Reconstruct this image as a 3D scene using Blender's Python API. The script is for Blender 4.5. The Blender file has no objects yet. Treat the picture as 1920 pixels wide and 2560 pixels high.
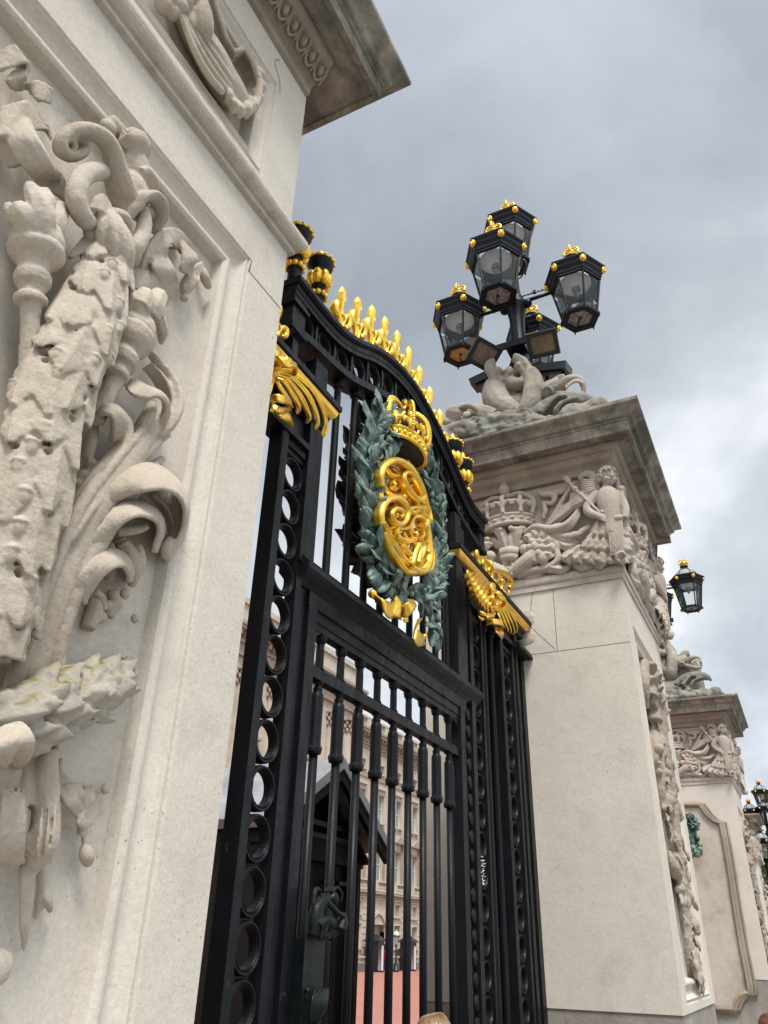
import bpy, math, random
import numpy as np
from mathutils import Vector, Matrix
random.seed(7)
RS = np.random.RandomState(11)
sc = bpy.context.scene
COL = sc.collection
PI = math.pi
# ---------------------------------------------------------------- camera maths
YAW, PITCH, ROLL, FPX = math.radians(27.28), math.radians(29.46), math.radians(1.547), 1915.0
CAM = np.array([0.0, 0.0, 2.0])
def cam_axes():
    cy, sy, cp, sp = math.cos(YAW), math.sin(YAW), math.cos(PITCH), math.sin(PITCH)
    f = np.array([cp*cy, cp*sy, sp]); r0 = np.array([sy, -cy, 0.0]); u0 = np.cross(r0, f)
    cr, sr = math.cos(ROLL), math.sin(ROLL)
    return cr*r0 + sr*u0, -sr*r0 + cr*u0, f
RIGHT, UP, FWD = cam_axes()
def ray(x, y): return RIGHT*((x-960)/FPX) - UP*((y-1280)/FPX) + FWD
def onY(x, y, Y):                       # point of the photo on the upright plane y = Y
    d = ray(x, y); return CAM + d*(Y/d[1])
def onX(x, y, X):
    d = ray(x, y); return CAM + d*(X/d[0])
def mpp(p):                             # metres per photo pixel at a point
    return float(np.dot(np.asarray(p)-CAM, FWD))/FPX
def crop(ox, oy, s): return lambda x, y: (ox+x/s, oy+y/s, 1.0/s)
# ---------------------------------------------------------------- mesh builder
def unit(v):
    v = np.asarray(v, float); n = np.linalg.norm(v); return v/n if n > 1e-9 else v
def catmull(P, k=6):
    P = np.asarray(P, float)
    if len(P) < 3: 
        t = np.linspace(0, 1, k+1)[:, None]; return P[0]*(1-t)+P[-1]*t
    Q = np.vstack([2*P[0]-P[1], P, 2*P[-1]-P[-2]]); out = []
    for i in range(1, len(Q)-2):
        a, b, c, d = Q[i-1], Q[i], Q[i+1], Q[i+2]
        for j in range(k):
            t = j/k
            out.append(.5*((2*b)+(-a+c)*t+(2*a-5*b+4*c-d)*t*t+(-a+3*b-3*c+d)*t**3))
    out.append(P[-1]); return np.array(out)
class MB:
    def __init__(s): s.v = []; s.f = []; s.sm = []; s.n = 0
    def add(s, V, F, smooth=False):
        b = s.n; s.v.extend([tuple(map(float, p)) for p in V]); s.n += len(V)
        s.f.extend([tuple(int(i)+b for i in f) for f in F]); s.sm.extend([smooth]*len(F)); return s
    def box(s, x0, x1, y0, y1, z0, z1):
        if x0 > x1: x0, x1 = x1, x0
        if y0 > y1: y0, y1 = y1, y0
        if z0 > z1: z0, z1 = z1, z0
        V = [(x0,y0,z0),(x1,y0,z0),(x1,y1,z0),(x0,y1,z0),(x0,y0,z1),(x1,y0,z1),(x1,y1,z1),(x0,y1,z1)]
        return s.add(V, [(3,2,1,0),(4,5,6,7),(0,1,5,4),(1,2,6,5),(2,3,7,6),(3,0,4,7)])
    def obox(s, c, ax, ay, az):
        c, ax, ay, az = map(lambda q: np.asarray(q, float), (c, ax, ay, az))
        V = [c+a*ax+b*ay+d*az for d in (-1, 1) for a, b in ((-1,-1),(1,-1),(1,1),(-1,1))]
        return s.add(V, [(3,2,1,0),(4,5,6,7),(0,1,5,4),(1,2,6,5),(2,3,7,6),(3,0,4,7)])
    def rings(s, R, closed=True, caps=True, smooth=True, loop=False):
        n = len(R[0]); V = [p for r in R for p in r]; F = []; m = len(R)
        for i in range(m if loop else m-1):
            i2 = (i+1) % m
            for j in range(n if closed else n-1):
                j2 = (j+1) % n
                F.append((i*n+j, i*n+j2, i2*n+j2, i2*n+j))
        s.add(V, F, smooth)
        if caps and not loop:
            b = s.n-len(V)
            s.f.append(tuple(b+j for j in reversed(range(n)))); s.sm.append(False)
            s.f.append(tuple(b+(m-1)*n+j for j in range(n))); s.sm.append(False)
        return s
    def tube(s, P, R, n=10, k=5, smooth=True, flat=None, loop=False, lin=False, fl=1.0):
        P = np.asarray(P, float); R = np.asarray(R if np.ndim(R) else [R]*len(P), float)
        if not lin and len(P) > 2:
            Q = catmull(np.hstack([P, R[:, None]]), k); P, R = Q[:, :3], np.maximum(Q[:, 3], 1e-4)
        T = np.gradient(P, axis=0); T = np.array([unit(t) for t in T])
        up = np.asarray(flat, float) if flat is not None else (np.array([0,0,1.]) if abs(T[0][2]) < .9 else np.array([1.,0,0]))
        out = []; N = unit(up - T[0]*np.dot(up, T[0]))
        for i in range(len(P)):
            if flat is not None: N = unit(up - T[i]*np.dot(up, T[i]))
            else: N = unit(N - T[i]*np.dot(N, T[i]))
            B = np.cross(T[i], N)
            out.append([P[i]+R[i]*(fl*math.cos(a)*N+math.sin(a)*B) for a in np.linspace(0, 2*PI, n, endpoint=False)])
        return s.rings(out, smooth=smooth, loop=loop)
    def lathe(s, prof, o=(0,0,0), ax=(0,0,1), n=16, smooth=True, lobes=0, lobe=0.0, caps=True, a0=0.0):
        o = np.asarray(o, float); ax = unit(ax); u = unit(np.cross(ax, (0,1,0) if abs(ax[1]) < .9 else (1,0,0))); w = np.cross(ax, u)
        R = []
        for r, z in prof:
            R.append([o+ax*z+(r*(1+(lobe*(abs(math.cos(a*lobes/2))-.6) if lobes else 0)))*(math.cos(a+a0)*u+math.sin(a+a0)*w) for a in np.linspace(0, 2*PI, n, endpoint=False)])
        return s.rings(R, smooth=smooth, caps=caps)
    def ell(s, c, r, rot=None, n=12, m=8):
        c = np.asarray(c, float); r = np.asarray(r if np.ndim(r) else [r]*3, float)
        M = np.eye(3) if rot is None else np.asarray(rot)
        R = []
        for i in range(m+1):
            th = PI*(i+.02)/(m+.04)
            R.append([c+M@(r*np.array([math.sin(th)*math.cos(a), math.sin(th)*math.sin(a), math.cos(th)])) for a in np.linspace(0, 2*PI, n, endpoint=False)])
        return s.rings(R[::-1])
    def sheet(s, G, th, smooth=True):
        G = np.asarray(G, float); m, n = G.shape[:2]
        du = np.gradient(G, axis=0); dv = np.gradient(G, axis=1); N = np.cross(du, dv)
        N /= np.maximum(np.linalg.norm(N, axis=2, keepdims=True), 1e-9)
        A = (G+N*th/2).reshape(-1, 3); B = (G-N*th/2).reshape(-1, 3); k = m*n; F = []
        for i in range(m-1):
            for j in range(n-1):
                a, b, c, d = i*n+j, i*n+j+1, (i+1)*n+j+1, (i+1)*n+j
                F.append((a, d, c, b)); F.append((k+a, k+b, k+c, k+d))
        rim = [(i, 0) for i in range(m)] + [(m-1, j) for j in range(1, n)] + [(i, n-1) for i in range(m-2, -1, -1)] + [(0, j) for j in range(n-2, 0, -1)]
        rim = [i*n+j for i, j in rim]
        for q in range(len(rim)):
            a, b = rim[q], rim[(q+1) % len(rim)]; F.append((a, k+a, k+b, b))
        return s.add(np.vstack([A, B]), F, smooth)
    def leaf(s, C, w, N, th=.008, lobes=0, ld=.3, camber=.25, curl=0.0, nu=9, nt=14, shape=None, wave=0.0):
        """leaf along centreline C, half width w (metres), N = outward normal"""
        C = catmull(C, 8) if len(C) > 2 else catmull([C[0], (np.asarray(C[0])+C[1])/2, C[1]], 8)
        ts = np.linspace(0, 1, nt); idx = ts*(len(C)-1); i0 = np.minimum(idx.astype(int), len(C)-2); fr = (idx-i0)[:, None]
        P = C[i0]*(1-fr)+C[i0+1]*fr; T = np.gradient(P, axis=0); N = unit(N); G = []
        for k, t in enumerate(ts):
            tt = unit(T[k]); S = unit(np.cross(tt, N)); n2 = np.cross(S, tt)
            pr = shape(t) if shape else (math.sin(PI*min(1, max(0, t**.8)))**.75)
            if lobes: pr *= 1+ld*(abs(math.sin(PI*lobes*t))-.6)
            ww = w*max(pr, .04); row = []
            for u in np.linspace(-1, 1, nu):
                z = camber*ww*(.35*math.exp(-(u/.18)**2)-u*u) + wave*ww*math.sin(9*t+3*u)*abs(u) + curl*w*max(0, t-.6)**2*6
                fwd = -.18*ww*abs(u) if lobes else 0
                row.append(P[k]+S*u*ww+n2*z-tt*fwd*0)
            G.append(row)
        return s.sheet(G, th)
    def xf(s, M):
        M = np.asarray(M, float); V = np.array(s.v); V = V@M[:3, :3].T+M[:3, 3]; s.v = [tuple(p) for p in V]; return s
    def mirror(s, axis, c):
        for i, p in enumerate(s.v):
            q = list(p); q[axis] = 2*c-q[axis]; s.v[i] = tuple(q)
        s.f = [tuple(reversed(f)) for f in s.f]; return s
    def join(s, o):
        b = s.n; s.v += o.v; s.n += o.n; s.f += [tuple(i+b for i in f) for f in o.f]; s.sm += o.sm; return s
    def mesh(s, name):
        m = bpy.data.meshes.new(name); m.from_pydata(s.v, [], s.f)
        m.polygons.foreach_set('use_smooth', s.sm); m.update(); return m
    def build(s, name, mat, parent=None, bevel=0):
        return link(name, s.mesh(name), mat, parent)
def link(name, me, mat, parent=None):
    o = bpy.data.objects.new(name, me); COL.objects.link(o)
    if mat and not me.materials: me.materials.append(mat)
    if parent:
        o.parent = parent
        o.matrix_parent_inverse = WM[parent.name].inverted() if parent.name in WM else Matrix()
    return o
WM = {}
def thing(name, label, cat, loc=(0,0,0), group=None):
    o = bpy.data.objects.new(name, None); COL.objects.link(o); o.location = loc; o.empty_display_size = .2
    WM[o.name] = Matrix.Translation(loc)
    return tag(o, label, cat, group)
def tag(o, label=None, cat=None, group=None, kind=None):
    for k, v in (('label', label), ('category', cat), ('group', group), ('kind', kind)):
        if v: o[k] = v
    return o
def copy_tree(o, M=None, parent=None):
    c = o.copy(); COL.objects.link(c)
    if parent is not None:
        c.parent = parent; c.matrix_parent_inverse = o.matrix_parent_inverse.copy()
    for ch in list(o.children): copy_tree(ch, None, c)
    if M is not None: c.matrix_world = M @ o.matrix_basis
    return c
def fuse(mb, voxel, smooth=3, fac=.5, noise=0.0, nscale=8.0):
    """melt overlapping closed shapes into one carved surface"""
    me = mb.mesh('tmp'); o = bpy.data.objects.new('tmp', me); COL.objects.link(o)
    r = o.modifiers.new('r', 'REMESH'); r.mode = 'VOXEL'; r.voxel_size = voxel; r.use_smooth_shade = True
    if smooth:
        q = o.modifiers.new('s', 'SMOOTH'); q.iterations = smooth; q.factor = fac
    if noise:
        for sc_, am in ((nscale, noise), (nscale/3.5, noise*.45)):
            tx = bpy.data.textures.new('rough', 'CLOUDS'); tx.noise_scale = sc_; tx.noise_depth = 3
            d = o.modifiers.new('d', 'DISPLACE'); d.texture = tx; d.strength = am; d.mid_level = .5; d.texture_coords = 'GLOBAL'
    dg = bpy.context.evaluated_depsgraph_get(); dg.update()
    out = bpy.data.meshes.new_from_object(o.evaluated_get(dg)); out.materials.clear()
    bpy.data.objects.remove(o); bpy.data.meshes.remove(me)
    out.polygons.foreach_set('use_smooth', [True]*len(out.polygons))
    return out
# ---------------------------------------------------------------- materials
def nodes(name):
    m = bpy.data.materials.new(name); m.use_nodes = True; nt = m.node_tree
    b = nt.nodes['Principled BSDF']; return m, nt, b
def nd(nt, t, **kw):
    n = nt.nodes.new(t)
    for k, v in kw.items():
        if k.startswith('i_'): n.inputs[k[2:].replace('_', ' ')].default_value = v
        else: setattr(n, k, v)
    return n
def ramp(nt, src, stops):
    r = nd(nt, 'ShaderNodeValToRGB'); el = r.color_ramp.elements
    while len(el) < len(stops): el.new(.5)
    for e, (p, c) in zip(el, stops): e.position = p; e.color = (*c, 1) if len(c) == 3 else c
    nt.links.new(src, r.inputs[0]); return r.outputs[0]
def mix(nt, fac, a, b, mode='MIX'):
    m = nd(nt, 'ShaderNodeMix', data_type='RGBA', blend_type=mode)
    for sock, v in ((m.inputs[0], fac), (m.inputs[6], a), (m.inputs[7], b)):
        if isinstance(v, (int, float)): sock.default_value = v
        elif isinstance(v, tuple): sock.default_value = (*v, 1)
        else: nt.links.new(v, sock)
    return m.outputs[2]
def noise(nt, vec, scale, detail=4, rough=.55, dist=0.0):
    n = nd(nt, 'ShaderNodeTexNoise'); n.inputs['Scale'].default_value = scale; n.inputs['Detail'].default_value = detail
    n.inputs['Roughness'].default_value = rough; n.inputs['Distortion'].default_value = dist
    nt.links.new(vec, n.inputs['Vector']); return n.outputs['Fac']
def bump(nt, b, h, s, d=.01):
    bp = nd(nt, 'ShaderNodeBump'); bp.inputs['Strength'].default_value = s; bp.inputs['Distance'].default_value = d
    nt.links.new(h, bp.inputs['Height']); nt.links.new(bp.outputs[0], b.inputs['Normal']); return bp
def mapped(nt, vec, sc_):
    m = nd(nt, 'ShaderNodeMapping'); m.inputs['Scale'].default_value = sc_; nt.links.new(vec, m.inputs['Vector']); return m.outputs[0]
def stone(name, c0, c1, dirt=(.16,.13,.10), dirt_amt=.25, speck=.5, lichen=0.0, moss=0.0, bs=.25, blotch=None, spk=38.0, streak=0.0):
    m, nt, b = nodes(name); g = nd(nt, 'ShaderNodeNewGeometry'); P = g.outputs['Position']
    n1 = noise(nt, P, 1.3, 5, .6); n2 = noise(nt, P, 55, 3, .6)
    c = mix(nt, ramp(nt, n1, [(.32, (0,0,0)), (.68, (1,1,1))]), c0, c1)
    c = mix(nt, ramp(nt, n2, [(.35, (.86,.86,.86)), (.65, (1.06,1.06,1.06))]), c, c, 'MIX')
    mm = nd(nt, 'ShaderNodeMix', data_type='RGBA', blend_type='MULTIPLY'); mm.inputs[0].default_value = 1
    nt.links.new(c, mm.inputs[6]); nt.links.new(ramp(nt, n2, [(.3, (.86,.85,.84)), (.7, (1,1,1))]), mm.inputs[7]); c = mm.outputs[2]
    n3 = noise(nt, P, 3.1, 6, .7, .4)
    c = mix(nt, ramp(nt, n3, [(.52, (0,0,0)), (.78, (dirt_amt,)*3)]), c, dirt)
    # small pits / specks
    vo = nd(nt, 'ShaderNodeTexVoronoi'); vo.inputs['Scale'].default_value = spk; vo.inputs['Randomness'].default_value = 1.0; wv = nd(nt, 'ShaderNodeVectorMath', operation='ADD'); nz = nd(nt, 'ShaderNodeTexNoise'); nz.inputs['Scale'].default_value = 17; nt.links.new(P, nz.inputs['Vector']); vs_ = nd(nt, 'ShaderNodeVectorMath', operation='SCALE'); vs_.inputs['Scale'].default_value = .05; nt.links.new(nz.outputs['Color'], vs_.inputs[0]); nt.links.new(mapped(nt, P, (1, 1, .7)), wv.inputs[0]); nt.links.new(vs_.outputs[0], wv.inputs[1]); nt.links.new(wv.outputs[0], vo.inputs['Vector'])
    n4 = noise(nt, P, 2.4, 3)
    sp = nd(nt, 'ShaderNodeMath', operation='MULTIPLY'); nt.links.new(ramp(nt, vo.outputs['Distance'], [(.05, (1,1,1)), (.17, (0,0,0))]), sp.inputs[0])
    nt.links.new(ramp(nt, n4, [(.45, (0,0,0)), (.7, (speck,)*3)]), sp.inputs[1])
    c = mix(nt, sp.outputs[0], c, (.12,.10,.085))
    if streak:
        ns = noise(nt, mapped(nt, P, (5, 5, .35)), 1.6, 5, .65)
        c = mix(nt, ramp(nt, ns, [(.5, (0,0,0)), (.75, (streak,)*3)]), c, (.13,.115,.10))
    if lichen:
        nl = noise(nt, P, 2.2, 7, .72, .6)
        c = mix(nt, ramp(nt, nl, [(.36, (0,0,0)), (.62, (lichen,)*3)]), c, (.085,.085,.075))
    if blotch:
        nb = noise(nt, P, blotch[1], 4, .6)
        c = mix(nt, ramp(nt, nb, [(.5, (0,0,0)), (.72, (blotch[2],)*3)]), c, blotch[0])
    if moss:
        sx = nd(nt, 'ShaderNodeSeparateXYZ'); nt.links.new(g.outputs['Normal'], sx.inputs[0])
        nm = noise(nt, P, 14, 5, .7); mu = nd(nt, 'ShaderNodeMath', operation='MULTIPLY')
        nt.links.new(ramp(nt, sx.outputs[2], [(.35, (0,0,0)), (.8, (1,1,1))]), mu.inputs[0]); nt.links.new(ramp(nt, nm, [(.42, (0,0,0)), (.6, (moss,)*3)]), mu.inputs[1])
        c = mix(nt, mu.outputs[0], c, (.14,.125,.02))
    nt.links.new(c, b.inputs['Base Color']); b.inputs['Roughness'].default_value = .88; b.inputs['Specular IOR Level'].default_value = .25
    nb2 = noise(nt, P, 90, 4, .7); ad = nd(nt, 'ShaderNodeMath', operation='ADD'); nt.links.new(nb2, ad.inputs[0])
    nb3 = noise(nt, P, 9, 4, .6); mu2 = nd(nt, 'ShaderNodeMath', operation='MULTIPLY'); mu2.inputs[1].default_value = 2.0; nt.links.new(nb3, mu2.inputs[0]); nt.links.new(mu2.outputs[0], ad.inputs[1])
    bump(nt, b, ad.outputs[0], bs, .008)
    return m
def metal_paint(name, col, col2, rough=.42, chips=0.0, spec=.5, nsc=5):
    m, nt, b = nodes(name); P = nd(nt, 'ShaderNodeNewGeometry').outputs['Position']
    n1 = noise(nt, P, nsc, 6, .7); c = mix(nt, ramp(nt, n1, [(.36, (0,0,0)), (.66, (1,1,1))]), col, col2)
    nt.links.new(c, b.inputs['Base Color']); b.inputs['Specular IOR Level'].default_value = spec
    if chips:
        n2 = noise(nt, P, 11, 6, .75); c = mix(nt, ramp(nt, n2, [(.63, (0,0,0)), (.72, (chips*.8,)*3)]), c, (.10,.065,.04)); nt.links.new(c, b.inputs['Base Color'])
    n3 = noise(nt, mapped(nt, P, (1, 1, .35)), 16, 5, .65)
    nt.links.new(ramp(nt, n3, [(.3, (rough-.12,)*3), (.7, (rough+.14,)*3)]), b.inputs['Roughness'])
    bump(nt, b, noise(nt, P, 38, 4, .65), .35, .004)
    return m
def gold(name, tint=(.95,.61,.085), rough=.31):
    m, nt, b = nodes(name); P = nd(nt, 'ShaderNodeNewGeometry').outputs['Position']
    n1 = noise(nt, P, 9, 5, .65)
    c = mix(nt, ramp(nt, n1, [(.45, (0,0,0)), (.8, (1,1,1))]), tint, (.52,.29,.03))
    n2 = noise(nt, P, 26, 6, .75); c = mix(nt, ramp(nt, n2, [(.66, (0,0,0)), (.76, (.8,.8,.8))]), c, (.16,.07,.02))
    nt.links.new(c, b.inputs['Base Color']); b.inputs['Metallic'].default_value = .84; b.inputs['Roughness'].default_value = rough
    bump(nt, b, noise(nt, P, 45, 4, .6), .3, .004); return m
def plain(name, col, rough=.6, metal=0, spec=.5, vary=.25, scale=6):
    m, nt, b = nodes(name); P = nd(nt, 'ShaderNodeNewGeometry').outputs['Position']
    d = tuple(x*(1-vary) for x in col); c = mix(nt, ramp(nt, noise(nt, P, scale, 4, .6), [(.35, (0,0,0)), (.65, (1,1,1))]), d, col)
    nt.links.new(c, b.inputs['Base Color']); b.inputs['Roughness'].default_value = rough; b.inputs['Metallic'].default_value = metal
    b.inputs['Specular IOR Level'].default_value = spec; return m
def glass(name, tint=(.8,.87,.88), alpha=.35, frost=(.55,.62,.64)):
    m, nt, b = nodes(name); nt.nodes.remove(b); out = nt.nodes['Material Output']
    tr = nd(nt, 'ShaderNodeBsdfTransparent'); tr.inputs[0].default_value = (*tint, 1)
    gl = nd(nt, 'ShaderNodeBsdfGlossy'); gl.inputs['Roughness'].default_value = .06; gl.inputs[0].default_value = (.8,.85,.87,1)
    df = nd(nt, 'ShaderNodeBsdfTranslucent'); df.inputs[0].default_value = (*frost, 1)
    P = nd(nt, 'ShaderNodeNewGeometry').outputs['Position']
    m1 = nd(nt, 'ShaderNodeMixShader'); nt.links.new(ramp(nt, noise(nt, P, 6, 5, .6), [(.3, (alpha*.6,)*3), (.7, (alpha*1.3,)*3)]), m1.inputs[0]); nt.links.new(tr.outputs[0], m1.inputs[1]); nt.links.new(df.outputs[0], m1.inputs[2])
    fr = nd(nt, 'ShaderNodeFresnel'); fr.inputs[0].default_value = 1.35
    m2 = nd(nt, 'ShaderNodeMixShader'); nt.links.new(fr.outputs[0], m2.inputs[0]); nt.links.new(m1.outputs[0], m2.inputs[1]); nt.links.new(gl.outputs[0], m2.inputs[2])
    nt.links.new(m2.outputs[0], out.inputs[0]); return m
S_ = {}
S_['ashlar'] = stone('pale_limestone', (.635,.59,.515), (.575,.53,.46), dirt_amt=.24, speck=.95)
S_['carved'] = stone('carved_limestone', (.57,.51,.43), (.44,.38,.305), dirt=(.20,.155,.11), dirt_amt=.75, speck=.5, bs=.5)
S_['white'] = stone('new_limestone', (.66,.615,.54), (.60,.555,.485), dirt_amt=.15, speck=.8)
S_['cornice'] = stone('weathered_cornice_stone', (.43,.37,.30), (.31,.26,.205), dirt_amt=.5, speck=.4, lichen=.3, bs=.4)
S_['corona'] = stone('lichened_cornice_stone', (.47,.425,.355), (.33,.295,.24), dirt_amt=.6, speck=.4, lichen=.9, streak=.6, bs=.5)
S_['mould'] = stone('moulding_stone', (.56,.505,.435), (.46,.41,.35), dirt_amt=.35, speck=.4, streak=.35)
S_['frieze'] = stone('frieze_stone', (.52,.455,.39), (.40,.345,.29), dirt_amt=.5, speck=.3, bs=.35)
S_['moss'] = stone('mossy_stone', (.55,.50,.43), (.42,.38,.32), dirt_amt=.5, speck=.4, moss=1.0, bs=.45, lichen=.25)
S_['beast'] = stone('rough_grey_stone', (.47,.42,.355), (.34,.30,.25), dirt_amt=.6, speck=.5, lichen=.55, bs=.6)
S_['rock'] = stone('dark_rock_stone', (.36,.33,.28), (.25,.23,.2), dirt_amt=.6, speck=.4, lichen=.8, bs=.8, blotch=((.30,.38,.33), 3.5, .5))
S_['base'] = stone('base_stone', (.40,.37,.33), (.30,.27,.235), dirt_amt=.6, speck=.5, lichen=.4, bs=.6)
S_['panel2'] = stone('stained_panel_stone', (.56,.50,.43), (.50,.44,.37), dirt_amt=.3, speck=.4, blotch=((.25,.185,.125), .9, .95))
S_['trophy'] = stone('weathered_carving_stone', (.40,.345,.28), (.27,.23,.185), dirt_amt=.7, speck=.4, bs=.5)
S_['brown'] = stone('brown_stained_moulding', (.36,.30,.23), (.24,.20,.155), dirt_amt=.6, speck=.3, bs=.4)
S_['palace'] = stone('palace_stone', (.57,.52,.44), (.49,.445,.375), dirt_amt=.4, speck=0, bs=.1, streak=.4)
M_ = {}
M_['iron'] = metal_paint('black_gate_paint', (.003,.0038,.0055), (.0048,.006,.0082), .47, .5, .20)
M_['iron2'] = metal_paint('blue_black_lamp_paint', (.004,.007,.012), (.006,.010,.016), .42, .0, .22)
M_['gold'] = gold('gold_leaf')
M_['gold2'] = gold('worn_gold_leaf', (.92,.53,.08), .36)
M_['verd'] = metal_paint('green_bronze_paint', (.025,.055,.048), (.24,.335,.285), .62, .3, .35, 10)
M_['bronze'] = metal_paint('dark_bronze_paint', (.003,.0045,.0052), (.006,.0095,.0095), .4, .5, .22)
M_['glass'] = glass('lantern_glass', (.96,.985,.99), .10, (.85,.9,.92))
M_['black'] = plain('black_paint', (.012,.012,.014), .45)
M_['hut'] = metal_paint('dark_hut_timber', (.005,.0046,.004), (.010,.0085,.007), .5, .1, .2)
M_['lead'] = plain('grey_lead_sheet', (.30,.31,.33), .5, vary=.35, scale=3)
M_['red'] = plain('red_tunic_cloth', (.5,.015,.03), .8)
M_['skin'] = plain('skin', (.55,.33,.24), .55)
M_['dark'] = plain('dark_cloth', (.02,.02,.025), .85)
M_['fur'] = plain('bearskin_fur', (.012,.012,.012), .95)
M_['white'] = plain('white_paint', (.7,.7,.68), .5, vary=.1)
M_['wpane'] = plain('window_glass', (.20,.32,.33), .08, spec=.9, vary=.3, scale=.7)
M_['flood'] = plain('floodlight_glass', (.20,.15,.11), .12, spec=.8, vary=.4, scale=7)
m, nt, b = nodes('pale_opal_glass'); b.inputs['Base Color'].default_value = (.78,.79,.78,1); b.inputs['Roughness'].default_value = .4
tl_ = nd(nt, 'ShaderNodeBsdfTranslucent'); tl_.inputs[0].default_value = (.85,.86,.85,1); mx_ = nd(nt, 'ShaderNodeMixShader'); mx_.inputs[0].default_value = .75
nt.links.new(b.outputs[0], mx_.inputs[1]); nt.links.new(tl_.outputs[0], mx_.inputs[2]); nt.links.new(mx_.outputs[0], nt.nodes['Material Output'].inputs[0]); M_['refl'] = m
M_['tarn'] = plain('tarnished_plate', (.30,.30,.29), .35, vary=.7, scale=22)
M_['brass'] = plain('brass_plate', (.45,.33,.07), .35, vary=.3, scale=9)
# ================================================================ world, sun, camera
w = bpy.data.worlds.new('World'); sc.world = w; w.use_nodes = True
nt = w.node_tree; bg = nt.nodes['Background']; out = nt.nodes['World Output']
SUN_EL, SUN_AZ = math.radians(59), math.radians(220)      # direction the light comes from, measured from +X towards +Y
sky = nd(nt, 'ShaderNodeTexSky', sky_type='NISHITA', sun_disc=False, sun_elevation=SUN_EL, sun_rotation=PI/2-SUN_AZ, air_density=1.2, dust_density=2.5, altitude=20)
nt.links.new(sky.outputs[0], bg.inputs[0]); bg.inputs[1].default_value = .06
tc = nd(nt, 'ShaderNodeTexCoord'); sep = nd(nt, 'ShaderNodeSeparateXYZ'); nt.links.new(tc.outputs['Generated'], sep.inputs[0])
def mth(op, a, b=None):
    n = nd(nt, 'ShaderNodeMath', operation=op)
    for i, v in enumerate((a, b)):
        if v is None: continue
        if isinstance(v, (int, float)): n.inputs[i].default_value = v
        else: nt.links.new(v, n.inputs[i])
    return n.outputs[0]
den = mth('ADD', mth('MAXIMUM', sep.outputs[2], 0.0), .5)
cmb = nd(nt, 'ShaderNodeCombineXYZ'); nt.links.new(mth('DIVIDE', sep.outputs[0], den), cmb.inputs[0]); nt.links.new(mth('DIVIDE', sep.outputs[1], den), cmb.inputs[1])
mp = nd(nt, 'ShaderNodeMapping'); mp.inputs['Location'].default_value = (3.1, 1.7, .4); mp.inputs['Scale'].default_value = (1, 1, 1); nt.links.new(cmb.outputs[0], mp.inputs[0])
cn = noise(nt, mp.outputs[0], 2.0, 8, .52, .3)
cn2 = noise(nt, mp.outputs[0], .8, 3, .5)
cv = mth('ADD', mth('MULTIPLY', cn, .62), mth('MULTIPLY', cn2, .38))
cc = ramp(nt, cv, [(.40, (.118,.131,.148)), (.47, (.158,.172,.189)), (.525, (.205,.219,.236)), (.575, (.285,.298,.312)), (.64, (.42,.43,.44))])
# the cloud deck is thinner and brighter towards the hidden sun and the horizon
dt = nd(nt, 'ShaderNodeVectorMath', operation='DOT_PRODUCT'); nt.links.new(tc.outputs['Generated'], dt.inputs[0])
dt.inputs[1].default_value = (math.cos(SUN_EL)*math.cos(SUN_AZ), math.cos(SUN_EL)*math.sin(SUN_AZ), math.sin(SUN_EL))
brt = mth('ADD', 1.0, mth('MULTIPLY', mth('POWER', mth('MAXIMUM', dt.outputs['Value'], 0.0), 2.0), 1.5))
hz = mth('ADD', brt, mth('MULTIPLY', mth('POWER', mth('SUBTRACT', 1.0, mth('MAXIMUM', sep.outputs[2], 0.0)), 2.2), .85))
bg2 = nd(nt, 'ShaderNodeBackground'); nt.links.new(cc, bg2.inputs[0]); nt.links.new(hz, bg2.inputs[1])
ms = nd(nt, 'ShaderNodeMixShader'); nt.links.new(ramp(nt, cn, [(.30, (.86,)*3), (.45, (.97,)*3)]), ms.inputs[0])
nt.links.new(bg.outputs[0], ms.inputs[1]); nt.links.new(bg2.outputs[0], ms.inputs[2]); nt.links.new(ms.outputs[0], out.inputs[0])
sl = bpy.data.lights.new('sun', 'SUN'); sl.energy = 1.5; sl.angle = math.radians(18); sl.color = (1, .955, .89)
so = bpy.data.objects.new('sun', sl); COL.objects.link(so)
sd = Vector((math.cos(SUN_EL)*math.cos(SUN_AZ), math.cos(SUN_EL)*math.sin(SUN_AZ), math.sin(SUN_EL)))
so.rotation_euler = sd.to_track_quat('Z', 'Y').to_euler(); so.location = sd*60
cd = bpy.data.cameras.new('camera'); co = bpy.data.objects.new('camera', cd); COL.objects.link(co); sc.camera = co
cd.sensor_fit = 'HORIZONTAL'; cd.sensor_width = 36; cd.lens = 36*FPX/1920; cd.clip_start = .05; cd.clip_end = 2000
Mc = Matrix.Identity(4)
for i in range(3): Mc[i][0], Mc[i][1], Mc[i][2], Mc[i][3] = RIGHT[i], UP[i], -FWD[i], CAM[i]
co.matrix_world = Mc
vs = sc.view_settings; vs.view_transform = 'Standard'; vs.look = 'None'; vs.gamma = 1; vs.exposure = 1.48; vs.use_curve_mapping = False
sc.cycles.max_bounces = 6; sc.cycles.transparent_max_bounces = 12
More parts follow.
